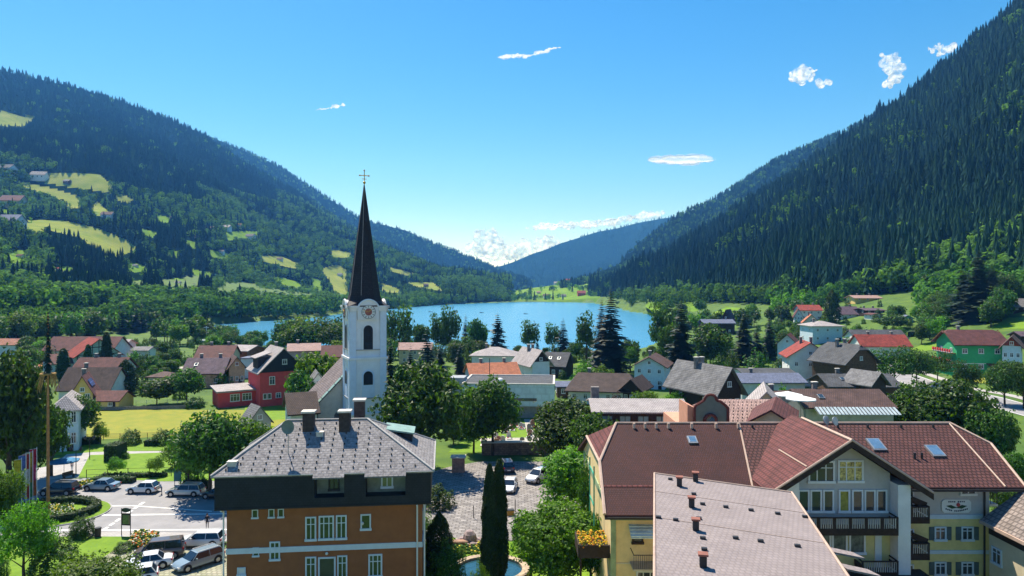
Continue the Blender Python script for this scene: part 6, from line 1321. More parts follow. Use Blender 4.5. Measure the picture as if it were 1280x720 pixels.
# flags
FC = [((.55, .42, .03), (.03, .22, .08), (.02, .2, .1)), ((.10, .16, .42), (.6, .62, .7), (.08, .15, .45)), ((.5, .05, .04), (.7, .7, .7), (.5, .05, .04)), ((.55, .42, .06), (.32, .25, .04), (.06, .25, .1)), ((.45, .03, .05), (.55, .04, .2), (.5, .12, .03))]
fl = ['yellow and green', 'light blue and white', 'red white red', 'yellow and olive', 'crimson and orange']
for i, (pt, pb_, px_) in enumerate([(572, 641, 27), (567, 640, 32.5), (565, 638, 37), (563, 636, 41), (559, 634, 46)]):
    P = G(px_, pb_); o = empty('flagpole', P, R(20), 'flagpole with %s banner, %s of five beside maypole' % (fl[i], ['leftmost', 'second from the left', 'middle one', 'fourth from the left', 'rightmost'][i]), 'flagpole', 'banner poles by the flower island')
    ht = CAMH - (pt - 360) / F * P.y; mb = MB(); mb.cyl((0, 0, 0), (0, 0, ht), .05, .035, 8); mb.cyl((0, 0, ht - .15), (-.75, 0, ht - .25), .02, n=5); mb.build('pole', m_frame, o)
    for s in range(3):
        mb = MB(); V = []; n = 7
        z1 = ht - .25 - s * (ht - 1.7) / 3; z0 = ht - .25 - (s + 1) * (ht - 1.7) / 3
        for z in np.linspace(z1, z0, 9):
            for k in range(n): x = -.06 - .72 * k / (n - 1) * (1 - .25 * (ht - z) / ht); V.append((x, .07 * math.sin(k * 1.7 + z * 1.1) , z))
        mb.add(V, [(a * n + b, a * n + b + 1, (a + 1) * n + b + 1, (a + 1) * n + b) for a in range(8) for b in range(n - 1)]); mb.build('banner', mat('banner_%d_%d' % (i, s), FC[i][s], .9, .2, 3), o, smooth=True)
# flower island
mb = MB(); pts = []
c0 = G(66, 642)
def ell(rx, ry, n=40, cx=None, cy=None): return [((cx or c0.x) + rx * math.cos(t), (cy or c0.y) + ry * math.sin(t)) for t in [2 * math.pi * k / n for k in range(n)]]
mb.slab([(x, y, .16) for x, y in ell(6.2, 5.2)], .18); tag(mb.build('island_lawn', m_lawn), kind='structure')
mb = MB(); E1 = ell(6.3, 5.3); 
for k in range(40): a = E1[k]; b = E1[(k + 1) % 40]; mb.cyl((a[0], a[1], .08), (b[0], b[1], .08), .09, n=6)
tag(mb.build('kerb', m_kerb), kind='structure')
def hedge(name, pts, w_, h_, label, m=None, closed=False, dens=60, cat='hedge', q=None):
    """clipped hedge along world points: leaf quads over a solid dark core"""
    o = empty(name, (pts[0][0], pts[0][1], gz(*pts[0][:2])), 0, label, cat); g = np.random.default_rng(int(abs(pts[0][0]) * 10) + len(pts)); C = []; N = []; core = MB((pts[0][0], pts[0][1], 0))
    P = pts + [pts[0]] if closed else pts
    for a, b in zip(P, P[1:]):
        a = np.array(a[:2]); b = np.array(b[:2]); L_ = np.linalg.norm(b - a); d = (b - a) / (L_ + 1e-6); s = np.array([-d[1], d[0]]); n = int(L_ * dens * (w_ + 2 * h_) / 3) + 4
        t = g.uniform(0, L_, n); side = g.choice(3, n, p=[w_ / (w_ + 2 * h_), h_ / (w_ + 2 * h_), h_ / (w_ + 2 * h_)])
        off_ = np.where(side == 0, g.uniform(-w_ / 2, w_ / 2, n), np.where(side == 1, w_ / 2, -w_ / 2)); z = np.where(side == 0, h_, g.uniform(0, h_, n))
        xy = a + t[:, None] * d + off_[:, None] * s; C.append(np.stack([xy[:, 0] - pts[0][0], xy[:, 1] - pts[0][1], z], -1) + g.normal(size=(n, 3)) * .04)
        nn = np.where((side == 0)[:, None], np.array([0, 0, 1.0]), np.where((side == 1)[:, None], np.r_[s, .2], np.r_[-s, .2])); N.append(nn + g.normal(size=(n, 3)) * .5)
        core.box(((a[0] + b[0]) / 2, (a[1] + b[1]) / 2, h_ / 2 - .04), (L_, max(.1, w_ - .12), h_ - .08), math.atan2(d[1], d[0]))
    global rng; rng = g; C = np.concatenate(C); N = np.concatenate(N); V = quads(C, N, g.uniform(.12, .24, len(C)) * (1 if dens >= 60 else 1.8)); me = npmesh('leaves', V.reshape(-1, 3), np.arange(len(C) * 4).reshape(-1, 4), m or m_hedge, np.clip(g.normal(.45, .25, len(C)), 0, 1))
    link('leaves', me, o); cc = core.build('twigs', mat('hedge_core', (.02, .035, .012), .95), o); return o
def gp2(*pp): return [tuple(G(a, b))[:2] for a, b in pp]
hedge('hedge', ell(4.7, 3.8, 24), 1.0, .9, 'oval clipped hedge ringing the flower bed on the island', closed=True, dens=45)
def flowers(name, pts, n, label, cols, h_=.4, s=.16, m=None):
    n = int(n * 1.9); s *= .62
    P = [G(a, b) for a, b in pts]; g = random.Random(n); xs = [p.x for p in P]; ys = [p.y for p in P]; poly = [(p.x, p.y) for p in P]; V = []; c = P[0]; mb = MB((c.x, c.y, 0)); k = 0
    while k < n:
        x, y = g.uniform(min(xs), max(xs)), g.uniform(min(ys), max(ys))
        if not inpoly(np.array([x]), np.array([y]), poly)[0]: continue
        k += 1; mb.ball((x, y, g.uniform(.1, h_)), g.uniform(.5, 1.2) * s, n=5, m=3, mi=g.choices(range(len(cols)), [4] + [1.6] * (len(cols) - 1))[0])
    o = mb.build(name, cols, None); o.location = (c.x, c.y, 0.0); return tag(o, label, 'flower bed', kind='stuff')
m_fo, m_fg, m_fw, m_fy = mat('orange_petals', (.75, .20, .04), .8, .2, 6), mat('bedding_leaves', (.06, .14, .02), .9, .3, 6), mat('white_petals', (.75, .75, .6), .8, .1, 6), mat('yellow_petals', (.75, .6, .06), .8, .1, 6)
flowers('flower_bed', [(52, 636), (92, 634), (94, 644), (52, 646)], 260, 'white and yellow bedding flowers inside the oval hedge', [m_fg, m_fw, m_fy], .7)
flowers('flower_bed', [(165, 672), (178, 668), (200, 672), (190, 682), (168, 688), (160, 684)], 330, 'orange and pale yellow flower bed behind the information board', [m_fg, m_fo, m_fy, m_fw], .7, .2)
flowers('flower_bed', [(92, 609), (116, 604), (120, 609), (96, 613)], 120, 'leafy planting beside the lamp post', [m_fg, m_fy], .8, .24)
flowers('flower_bed', [(520, 690), (575, 680), (620, 684), (600, 694), (540, 700)], 260, 'yellow green planting around the garden stones', [m_fg, m_fy], .5, .22)
# information board
P = G(157.5, 669); ib = empty('information_board', (P.x, P.y, .03), R(-6), 'dark information board on two posts with an oval crest and pale green notice panel', 'sign')
mb = MB()
for s in (-.52, .52): mb.cyl((s, 0, 0), (s, 0, 2.9), .045, n=8)
mb.build('post', m_dark, ib); mb = MB(); mb.b2((-.52, -.04, 1.05), (.52, .04, 2.35)); bd = mb.build('board', m_dwood, ib)
mb = MB(); mb.b2((-.36, -.055, 1.2), (.30, -.04, 2.2)); mb.build('notice_panel', mat('notice_green', (.16, .20, .07), .5, .2, 5), bd); mb = MB(); mb.b2((.33, -.055, 1.2), (.46, -.04, 2.2)); mb.build('side_notice', mat('notice_brown', (.30, .22, .12), .6), bd)
mb = MB(); mb.extr([(.52 * math.cos(t), -.04, 2.72 + .24 * math.sin(t)) for t in [2 * math.pi * k / 20 for k in range(20)]], (0, .08, 0)); mb.build('crest_panel', mat('crest_green', (.03, .045, .04), .5), ib)
# litter bin, electricity box, lamp posts, small posts
P = G(122.5, 671); lb = empty('litter_bin', P, 0, 'small dark red brown litter bin between the round shrub and the board', 'bin'); mb = MB(); mb.cyl((0, 0, 0), (0, 0, .95), .28, .33, 14); mb.build('bin_body', mat('bin_brown', (.09, .05, .045), .7), lb); mb = MB(); mb.cyl((0, 0, .95), (0, 0, 1.02), .35, .3, 14); mb.build('bin_lid', m_dark, lb)
def lamp(px, py, h_, label):
    P = G(px, py); o = empty('street_lamp', P, 0, label, 'street lamp'); mb = MB(); mb.cyl((0, 0, 0), (0, 0, h_), .07, .045, 8); mb.cyl((-.7, 0, h_ - .15), (.7, 0, h_ - .15), .03, n=6); mb.build('post', m_dark, o)
    for s in (-1, 1): mb = MB(); mb.loft([[Vector((s * .7 + r * math.cos(t), r * math.sin(t), z)) for t in [k * math.pi / 4 for k in range(8)]] for r, z in ((.08, h_ - .15), (.2, h_ + .1), (.24, h_ + .2), (.05, h_ + .5))]); mb.build('lamp_shade', m_dark, o)
    return o
lamp(95, 594, 3.6, 'twin armed street lamp with dark lanterns beside the footpath')
lamp(112, 572, 3.0, 'slim lamp post where the footpath meets the lawn')
P = G(222, 606); tb = empty('covered_notice', P, 0, 'teal covered rectangular notice standing in the hedge above the silver car', 'sign'); mb = MB(); mb.b2((-.5, -.06, .5), (.5, .06, 2.3)); mb.build('panel', m_teal, tb); mb = MB(); mb.cyl((-.4, 0, 0), (-.4, 0, .5), .04); mb.cyl((.4, 0, 0), (.4, 0, .5), .04); mb.build('leg', m_dark, tb)
# rail fence between lawn and car park
def fence(pts, h_, sp_, label, m, solid=False, name='fence', rail=2):
    o = empty(name, (pts[0][0], pts[0][1], 0), 0, label, 'fence'); po = MB((pts[0][0], pts[0][1], 0)); ra = MB((pts[0][0], pts[0][1], 0))
    for a, b in zip(pts, pts[1:]):
        A, B = Vector((*a, 0)), Vector((*b, 0)); n = max(1, int((B - A).length / sp_))
        for k in range(n + 1): q = A.lerp(B, k / n); po.cyl((q.x, q.y, 0), (q.x, q.y, h_ + .05), .05, n=5)
        for z in np.linspace(.35 * h_, h_, rail) if not solid else []: ra.cyl((A.x, A.y, z), (B.x, B.y, z), .025, n=4)
        if solid: ang = math.atan2(B.y - A.y, B.x - A.x); ra.box(((A.x + B.x) / 2, (A.y + B.y) / 2, h_ / 2), ((B - A).length, .07, h_ - .1), ang)
    po.build('posts', m, o); ra.build('rails' if not solid else 'boards', m, o); return o
fence(gp2((108, 597), (160, 595), (214, 594)), 1.1, 2.5, 'thin rail fence between the mown lawn and the parked cars', m_dwood)
fence(gp2((88, 551), (150, 549), (218, 547)), 1.0, 2.2, 'brown picket fence between the hay field and the park', m_wood, rail=4)
fence(gp2((122, 513), (232, 511)), .8, 3, 'grey timber fence along the top of the hay field', mat('weathered_wood', (.22, .2, .18), .9, .2, 3), solid=True)
fence(gp2((170, 505), (222, 504)), .9, 2.0, 'white picket fence in front of the apple trees', m_white, rail=3)
fence(gp2((110, 461), (240, 455)), 1.0, 4, 'long rail fence beside the clay court', m_wood)
# hedges
def HG(pp, w_, h_, label, dens=40): return hedge('hedge', gp2(*pp), w_, h_, label, dens=dens)
HG([(118, 603), (168, 603)], 1.2, .8, 'low dark hedge behind the steel blue saloon')
HG([(128, 588 + 9), (208, 596)], .9, .6, 'narrow clipped hedge at the foot of the mown lawn')
HG([(137, 574), (152, 574)], 3.2, 2.5, 'block shaped clipped hedge standing alone in the park', 45)
HG([(92, 556), (125, 554)], 1.4, 1.1, 'dark hedge at the near side of the hay field, left of the lamp post')
HG([(182, 557), (196, 557)], 1.2, 1.0, 'short dark hedge between two round park shrubs')
HG([(232, 608), (262, 610)], 1.2, 1.0, 'dark hedge behind the silver estate car')
# benches in the park
for px_, py_, lb_ in ((86, 598, 'small dark red bench beside the footpath'),):
    P = G(px_, py_); b_ = empty('bench', P, R(70), lb_, 'bench'); mb = MB(); mb.b2((-.8, -.22, .42), (.8, .22, .48)); mb.build('seat', m_wood, b_); mb = MB(); mb.b2((-.8, .2, .5), (.8, .25, .95)); mb.build('backrest', m_wood, b_)
    for s in (-.7, .7): mb = MB(); mb.b2((s - .04, -.2, 0), (s + .04, .22, .42)); mb.build('leg', m_dark, b_)
def parasol(P, h_, r, label, m, z=0):
    o = empty('parasol', P, 0, label, 'parasol'); mb = MB(); mb.cyl((0, 0, 0), (0, 0, h_), .03, n=6); mb.build('pole', m_dark, o)
    mb = MB(); rings = [[Vector((q * math.cos(t), q * math.sin(t), zz)) for t in [k * math.pi / 4 for k in range(8)]] for q, zz in ((r, h_ - .5), (.03, h_))]; mb.loft(rings, caps=False); mb.loft([[v - Vector((0, 0, .15)) for v in rings[0]], rings[0]], caps=False); mb.build('canopy', m, o)
parasol(G(80, 594), 2.6, 2.0, 'blue and teal parasol beside the footpath, right of the maypole', mat('blue_canvas', (.04, .20, .38), .8, .2, 1))
parasol(Vector((px2w(985, 488, 105).x, 105, 0)), CAMH - (489 - 360) / F * 105, 2.2, 'white parasol, left of the pair behind the hotel', m_white)
parasol(Vector((px2w(1001, 494, 100).x, 100, 0)), CAMH - (494 - 360) / F * 100, 2.2, 'white parasol, right of the pair behind the hotel', m_white)
# cemetery: wall with tiled cap, stones
P = G(640, 566.5); cw = empty('cemetery_wall', (G(610, 568).x, 110, 0), R(3), 'long brown stone wall with a pale capping between the church square and the cemetery', 'wall')
mb = MB(); mb.b2((-1, 0, 0), (10.5, .5, 2.0)); mb.build('wall', mat('rubble_stone', (.30, .20, .14), .95, .2, 1.5, tile=(.6, .3, .6, .7), bump=.5), cw); mb = MB(); mb.b2((-1.1, -.25, 2.0), (10.6, .9, 2.16)); mb.build('wall_cap', m_cap, cw)
gr_ = random.Random(9); gm = [mat('grave_granite', (.22, .2, .21), .4), mat('grave_marble', (.6, .58, .55), .5), mat('grave_red', (.32, .16, .13), .5)]
kinds = ['grey', 'white', 'reddish']
for i in range(34):
    px_, py_ = gr_.uniform(604, 668), gr_.uniform(528, 560); P = G(px_, py_); mi_ = i % 3
    o = empty('gravestone', P, gr_.uniform(-.2, .2), '%s gravestone with flowers on the cemetery lawn behind the wall' % kinds[mi_], 'gravestone', '%s gravestones in the cemetery' % kinds[mi_]); h_ = gr_.uniform(.8, 1.5)
    mb = MB(); mb.extr([(-.4, 0, 0), (.4, 0, 0), (.4, 0, h_ * .8), (.2, 0, h_), (-.2, 0, h_), (-.4, 0, h_ * .8)], (0, .18, 0)); mb.build('headstone', gm[mi_], o); mb = MB(); mb.b2((-.5, -1.7, 0), (.5, -.05, .18)); mb.build('grave_border', gm[1], o)
    mb = MB()
    for k in range(9): mb.ball((gr_.uniform(-.4, .4), gr_.uniform(-1.5, -.2), .25), .13, n=5, m=3, mi=k % 3)
    mb.build('grave_flowers', [m_fg, m_red, m_fw], o)
# square: little kiosk/planter, posts, yellow salt box
P = G(638, 644); o = empty('grit_box', P, R(10), 'small yellow brown box standing on the cobbles right of the columnar trees', 'box'); mb = MB(); mb.b2((-.4, -.3, 0), (.4, .3, .6)); mb.build('box_body', mat('ochre_paint', (.5, .28, .05), .7), o); mb = MB(); mb.b2((-.44, -.34, .6), (.44, .34, .68)); mb.build('lid', m_dark, o)
for px_, py_, lb_ in ((644, 640, 'slim dark post just right of the yellow brown box'), (592, 648, 'slim dark post in the blue shade left of the columnar trees')):
    P = G(px_, py_); o = empty('bollard', P, 0, lb_, 'post'); mb = MB(); mb.cyl((0, 0, 0), (0, 0, 1.5), .05, n=6); mb.build('shaft', m_dark, o)
P = G(573, 590); o = empty('stone_pillar_shrine', P, 0, 'small pinkish brick wayside pillar in the shade of the big linden', 'shrine'); mb = MB(); mb.b2((-.9, -.5, 0), (.9, .5, 2.2)); mb.build('pillar', mat('pink_brick', (.42, .24, .18), .9, .2, 2, tile=(.3, .12, .6, .8)), o); mb = MB(); mb.slab([(-1.1, -.7, 2.3), (1.1, -.7, 2.3), (1.1, .7, 2.4), (-1.1, .7, 2.4)], .15); mb.build('pillar_cap', m_cap, o)
# garden pond with curved stone rim, ornamental stones
PC = G(604, 717); po = empty('garden_pond', (PC.x + .6, PC.y, .04), 0, 'round garden pond with thick curved stone rim below the columnar trees', 'pond')
mb = MB(); n = 36; R0, R1 = 3.1, 3.8
for k in range(n):
    t, t2 = 2 * math.pi * k / n, 2 * math.pi * (k + 1) / n
    mb.extr([(R0 * math.cos(t), R0 * math.sin(t) * .9, 0), (R1 * math.cos(t), R1 * math.sin(t) * .9, 0), (R1 * math.cos(t2), R1 * math.sin(t2) * .9, 0), (R0 * math.cos(t2), R0 * math.sin(t2) * .9, 0)], (0, 0, .5))
mb.build('stone_rim', mat('rim_stone', (.42, .33, .24), .9, .2, 2), po); mb = MB(); mb.add([(3.15 * math.cos(2 * math.pi * k / n), 3.15 * .9 * math.sin(2 * math.pi * k / n), .28) for k in range(n)], [tuple(range(n))]); mb.build('pond_water', mat('pond_water_m', (.02, .07, .10), .12, spec=.6), po)
mb = MB(); rr = random.Random(6)
for k in range(16): t = rr.uniform(0, 6.28); mb.ball((1.3 * math.cos(t), .9 * math.sin(t), .25), rr.uniform(.25, .45), n=6, m=4)
mb.ball((0, 0, .7), .75, n=9, m=6, sz=1.2); q = mb.build('garden_rockery', mat('pinkish_rock', (.36, .28, .27), .95, .3, 2, bump=.6)); q.location = G(587, 681); tag(q, 'small rockery of pinkish stones beside the pond', 'rockery')
mb = MB(); mb.box((0, 0, .35), (2.4, .8, .7)); q = mb.build('stone_trough', mat('trough_stone', (.36, .22, .15), .9, .15, 2), bevel=.08); q.location = G(571, 684); q.rotation_euler = (0, 0, .1); tag(q, 'reddish stone trough left of the rockery', 'trough')
# rowing boats on the lake
bt = None
for px_, py_, lb_ in ((538, 390, 'small dark boat with people, leftmost on the lake'), (602, 391, 'tiny dark boat near the middle of the lake'), (657, 392.5, 'tiny low boat right of the middle of the lake'), (622, 379.5, 'tiny boat near the far shore')):
    P = G(px_, py_, ZL); o = empty('rowing_boat', P, R(rng.uniform(-20, 20)), lb_, 'boat', 'boats out on the lake')
    mb = MB(); mb.loft([[Vector((x, -w_, .45)), Vector((x, -w_ * .7, 0)), Vector((x, w_ * .7, 0)), Vector((x, w_, .45))] for x, w_ in ((-2.4, .55), (-1, .85), (.8, .85), (2.6, .08))], caps=True); mb.build('hull', m_dwood, o); mb = MB(); mb.b2((-1, -.7, .3), (-.7, .7, .4)); mb.b2((.4, -.7, .3), (.7, .7, .4)); mb.build('bench_seat', m_wood, o)
    mb = MB(); mb.ball((-.8, 0, .75), .35, sz=1.5, n=6, m=4); mb.build('rower_bundle', m_blk, o)
# beach jetty structure with a white post by the left shore
P = G(258, 428, 0); o = empty('diving_tower', P, 0, 'white post with a cross arm by the bathing place on the left lake shore', 'tower'); mb = MB(); mb.cyl((0, 0, 0), (0, 0, 8), .25, n=8); mb.b2((-1.3, -.1, 7.2), (1.3, .1, 7.6)); mb.build('mast', m_white, o); mb = MB(); mb.b2((-3, -2, 0), (3, 2, 1.2)); mb.build('deck', m_pb, o)
P = G(137, 600)
o = empty('power_pole', (px2w(612, 0, 168).x, 168, 0), 0, 'thin dark pole rising in front of the orange roofed house', 'pole'); mb = MB(); mb.cyl((0, 0, 0), (0, 0, CAMH - (448 - 360) / F * 168), .09, n=6); mb.build('shaft', m_dark, o); 
# ------------------------------------------------------------ single trees, each where its foot stands
# left foreground
T('roundA', 12, 640, 438, 86, 'huge dark leafy tree at the left edge, tallest of the foreground', Y=86)
T('roundB', 40, 625, 492, 62, 'dark leafy tree just left of the maypole', Y=90)
T('roundC', 64, 612, 500, 52, 'leafy tree behind the maypole, touching the arcade building', Y=98)
T('roundA', 98, 562, 494, 48, 'round dark tree in front of the low yellow annex', Y=118)
T('roundC', -6, 660, 583, 60, 'bright leafy bush tree at the left edge below the huge dark tree', m=m_leafB, Y=74)
T('airy', 30, 722, 636, 66, 'young light green tree with thin trunk in the bottom left lawn', m=m_leafB, Y=62)
T('bush', 66, 722, 668, 62, 'big dark green round shrub in the bottom left lawn', Y=64)
T('bush', 103, 674, 645, 32, 'fluffy light green round shrub left of the litter bin')
T('bush', 97, 676, 660, 22, 'small pale shrub at the foot of the fluffy round shrub', m=m_leafB)
T('roundC', 126, 780, 690, 118, 'bright lime green tree crown rising from the picture bottom left', m=m_leafB, Y=54)
T('bush', 154, 698, 682, 24, 'low clipped dark shrub beside the dark brown people carrier')
T('bush', 0, 722, 694, 20, 'dark shrub in the bottom left corner')
T('airy', 146, 598, 573, 20, 'small pale mop headed tree on the mown lawn', m=m_leafB)
T('airy', 196, 598, 572, 20, 'second mop headed tree on the mown lawn, nearer the silver car', m=m_leafB)
T('bush', 242, 606, 577, 30, 'mop headed pale green shrub behind the silver estate car', m=m_leafB)
T('bush', 163, 557, 536, 27, 'dark round shrub in the park, left of the pair by the field')
T('bush', 203, 558, 536, 27, 'dark round shrub in the park, right of the pair by the field')
T('airy', 126, 556, 530, 20, 'small yellow green tree at the near edge of the hay field', m=m_leafB)
T('bush', 155, 577, 563, 14, 'small bright shrub beside the block shaped hedge', m=m_leafB)
T('airy', 218, 588, 556, 26, 'light feathery tree left of the big rounded maples', m=m_leafB)
T('roundA', 262, 592, 513, 92, 'big rounded dark maple left of the brown building', Y=88)
T('roundB', 306, 580, 524, 70, 'bright sunlit maple right behind the big rounded maple', m=m_leafB, Y=92)
T('roundC', 236, 600, 540, 50, 'dark leafy tree at the left foot of the big rounded maple', Y=92)
T('cone', 157, 492, 450, 30, 'dark egg shaped yew right of the brown roofed houses')
T('roundC', 196, 506, 470, 50, 'apple tree behind the white picket fence, left of two')
T('roundA', 233, 504, 460, 42, 'apple tree behind the white picket fence, right of two')
T('bush', 243, 510, 495, 26, 'leafy shrub by the corner of the raspberry annex')
T('bush', 279, 484, 461, 28, 'pale round tree in front of the orange walled cottage', m=m_leafB, q='m')
T('roundC', 392, 500, 436, 54, 'sunlit yellow green tree left of the church nave', m=m_leafB, Y=152)
T('roundA', 376, 512, 462, 40, 'leafy tree between the raspberry house and the nave', Y=140)
T('column', 110, 452, 431, 10, 'dark cypress in front of the half timbered gable', Y=200)
T('column', 133, 455, 416, 13, 'slim dark cypress right of the half timbered chalet', Y=206)
T('column', 79, 462, 436, 14, 'dark ivy column beside the half timbered side wing', Y=198)
# centre
T('roundA', 529, 602, 450, 108, 'huge dark linden right of the church tower', Y=100)
T('roundC', 506, 590, 480, 60, 'lower linden limb crown between the steeple and the grey roof', Y=104)
T('roundB', 616, 588, 474, 76, 'large dark leafy tree in front of the parish hall', Y=110)
T('roundC', 592, 585, 500, 40, 'dark tree filling the gap between the two large lindens', Y=112)
T('column', 612, 745, 580, 21, 'tall columnar thuja, left of the twin pair on the square', Y=62)
T('column', 624, 735, 574, 21, 'tall columnar thuja, right and taller of the twin pair', Y=63)
T('roundA', 712, 600, 498, 98, 'broad leafy tree left of the hotel roof', Y=100)
T('roundC', 738, 590, 512, 64, 'dark leafy tree touching the hotel roof edge', Y=92)
T('roundB', 716, 680, 562, 96, 'bright green tree in the hotel garden, upper one', m=m_leafB, Y=78)
T('roundC', 690, 745, 626, 118, 'large bright green tree in the hotel garden at the picture bottom', m=m_leafB, Y=60)
T('roundA', 738, 730, 640, 50, 'dark leafy tree beside the flower box balcony', Y=60)
T('roundB', 742, 700, 568, 46, 'leafy tree growing against the yellow side wall of the hotel', Y=68)
T('roundC', 664, 720, 640, 60, 'bright tree left of the large garden tree at the picture bottom', m=m_leafB, Y=63)
T('bush', 600, 736, 702, 26, 'small sunlit round shrub beside the pond', m=m_leafB, Y=58)
T('cone', 549, 700, 640, 38, 'dark conical shrub beside the brown building', Y=66)
T('bush', 534, 690, 640, 22, 'white flowering shrub at the corner of the brown building', m=m_leafB, Y=67)
T('bush', 560, 722, 678, 46, 'dark low shrub below the conical shrub', Y=62)
T('bush', 577, 702, 684, 14, 'pale clipped ball between the rockery and the pond', m=m_leafB)
T('bush', 545, 640, 606, 46, 'dark shaded shrub at the left of the cobbled square', Y=84)
for k, (px_, pb_, pt_, w_) in enumerate([(488, 505, 418, 26), (513, 482, 430, 28), (534, 480, 408, 36), (550, 478, 430, 26), (575, 474, 432, 24)]):
    T('spruce', px_, pb_, pt_, w_, 'dark spruce right of the tower, %s of five in the row' % ['first', 'second', 'third and tallest', 'fourth', 'last'][k], Y=[128, 170, 176, 184, 190][k])
T('airy', 499, 440, 387, 36, 'airy lakeside tree right of the steeple against the water', Y=262, q='m')
T('roundC', 528, 440, 402, 24, 'small leafy tree on the shore below the boats', Y=270, q='m')
T('airy', 545, 436, 396, 20, 'slim airy tree on the shore right of the church', Y=275, q='m')
T('airy', 562, 440, 387, 24, 'tall airy birch on the near lake shore', Y=272, q='m')
T('spruce', 582, 436, 391, 17, 'pointed spruce on the near shore between two broad trees', Y=275, q='m')
T('roundA', 596, 438, 398, 26, 'round dark tree on the shore left of the copper tree', Y=268, q='m')
T('roundC', 601, 444, 424, 26, 'copper leaved tree behind the white villa', m=m_copper, Y=255, q='m')
T('spruceB', 622, 438, 388, 30, 'tall pine on the near shore behind the white villa', Y=272, q='m')
T('airy', 661, 440, 404, 24, 'pale airy tree on the near shore, middle of the lake', Y=268, q='m')
T('airy', 690, 440, 407, 18, 'airy tree left of the spruce on the near shore', Y=270, q='m')
T('spruce', 704, 441, 396, 24, 'bushy spruce on the near shore right of the lake middle', Y=266, q='m')
T('airy', 733, 452, 395, 26, 'tall leafy tree left of the great spruce', Y=238, q='m')
T('spruce', 764, 468, 358, 50, 'great dark double spruce standing before the lake, tallest on the shore', Y=212, q='n')
T('spruce', 752, 468, 372, 34, 'shorter spruce leaning into the great double spruce', Y=216, q='n')
T('roundC', 788, 455, 422, 26, 'round tree right of the great double spruce', Y=222, q='m')
T('airy', 826, 446, 385, 34, 'birch left of the tall pine group right of the lake', Y=245, q='m')
T('spruce', 852, 470, 372, 44, 'tall pointed spruce right of the lake, left of the broad oak', Y=200, q='n')
T('roundC', 836, 460, 400, 34, 'leafy tree at the foot of the tall pointed spruce', Y=220, q='m')
T('roundA', 888, 446, 404, 46, 'broad round oak below the long blue roof', Y=236, q='m')
T('spruce', 930, 448, 388, 34, 'dark spruce right of the broad oak', Y=240, q='n')
T('spruce', 962, 446, 392, 22, 'slim spruce right of the dark spruce above the garden', Y=250, q='m')
T('spruce', 946, 446, 400, 20, 'small spruce between two dark spruces', Y=248, q='m')
for k, (px_, pb_, pt_, w_) in enumerate([(898, 466, 444, 24), (915, 464, 440, 24), (946, 462, 438, 34), (976, 460, 446, 24)]): T('bush', px_, pb_, pt_, w_, 'garden shrub above the grey farmhouse roof, number %s from the left' % ['one', 'two, taller', 'three, widest', 'four'][k], Y=200 + 3 * k, q='m')
T('roundC', 808, 508, 484, 36, 'sunlit small tree in front of the brown bungalows', m=m_leafB, Y=130, q='n')
T('roundA', 850, 506, 484, 36, 'leafy sunlit tree between bungalow and grey farmhouse roof', m=m_leafB, Y=132, q='n')
T('bush', 770, 504, 492, 22, 'pink flowering bush in front of the wide bungalow', m=m_copper, Y=140, q='m')
T('bush', 688, 520, 508, 24, 'dark shrub under the parish hall wall', Y=140, q='m')
T('roundC', 954, 506, 477, 17, 'small round tree in front of the long blue grey roof', m=m_leafB, Y=142, q='m')
T('bush', 978, 500, 482, 26, 'light shrub right of the small round tree', m=m_leafB, Y=142, q='m')
T('bush', 730, 470, 452, 30, 'yellow green shrub in the garden before the great spruce', m=m_leafB, Y=200, q='m')
T('bush', 752, 472, 456, 34, 'bright shrub right of the yellow green garden shrub', m=m_leafB, Y=196, q='m')
# right
T('roundA', 1188, 585, 474, 98, 'very large dark leafy tree behind the right hotel roof', Y=104)
T('roundB', 1148, 580, 480, 74, 'large leafy tree left of the very large one behind the hotel', Y=106)
T('roundC', 1232, 580, 500, 60, 'dark leafy tree at the right of the clump behind the hotel roof', Y=98)
T('roundC', 1256, 560, 520, 30, 'small leafy tree between the clump and the main road', m=m_leafB, Y=104)
T('roundC', 1262, 600, 560, 36, 'low dark hedge tree right of the hotel roof end', Y=84)
T('airy', 1206, 490, 454, 30, 'loose apple tree in front of the green guesthouse', Y=160, q='n')
for k, (px_, pb_, pt_, w_) in enumerate([(1118, 478, 437, 50), (1146, 474, 440, 40), (1172, 474, 444, 36)]): T('airy', px_, pb_, pt_, w_, 'orchard tree on the roadside left of the green guesthouse, %s of three' % ['leftmost', 'middle', 'rightmost'][k], Y=178 + 4 * k, q='n')
T('roundA', 1256, 500, 450, 40, 'dark shrubby tree in front of the red timbered chalet', Y=152, q='n')
T('roundC', 1280, 500, 448, 34, 'dark shrubby tree at the right edge below the chalet', Y=148, q='n')
T('spruce', 1224, 0, 312, 52, 'giant dark spruce on the slope above the green guesthouse, tallest on the right', Y=270, q='h')
T('spruce', 1240, 0, 330, 46, 'giant dark spruce just right of the tallest one', Y=276, q='h')
T('spruce', 1206, 0, 334, 40, 'giant dark spruce just left of the tallest one', Y=282, q='h')
T('cone', 1040, 420, 362, 20, 'bright pointed larch between the red roof and the purple roofs', m=m_leafA, Y=345, q='m')
T('roundA', 1116, 0, 393, 38, 'round tree below the yellow house on the slope', Y=290, q='m')
T('spruce', 1158, 0, 372, 20, 'small spruce among the broadleaf trees of the upper slope', Y=330, q='m')
g9 = random.Random(77)
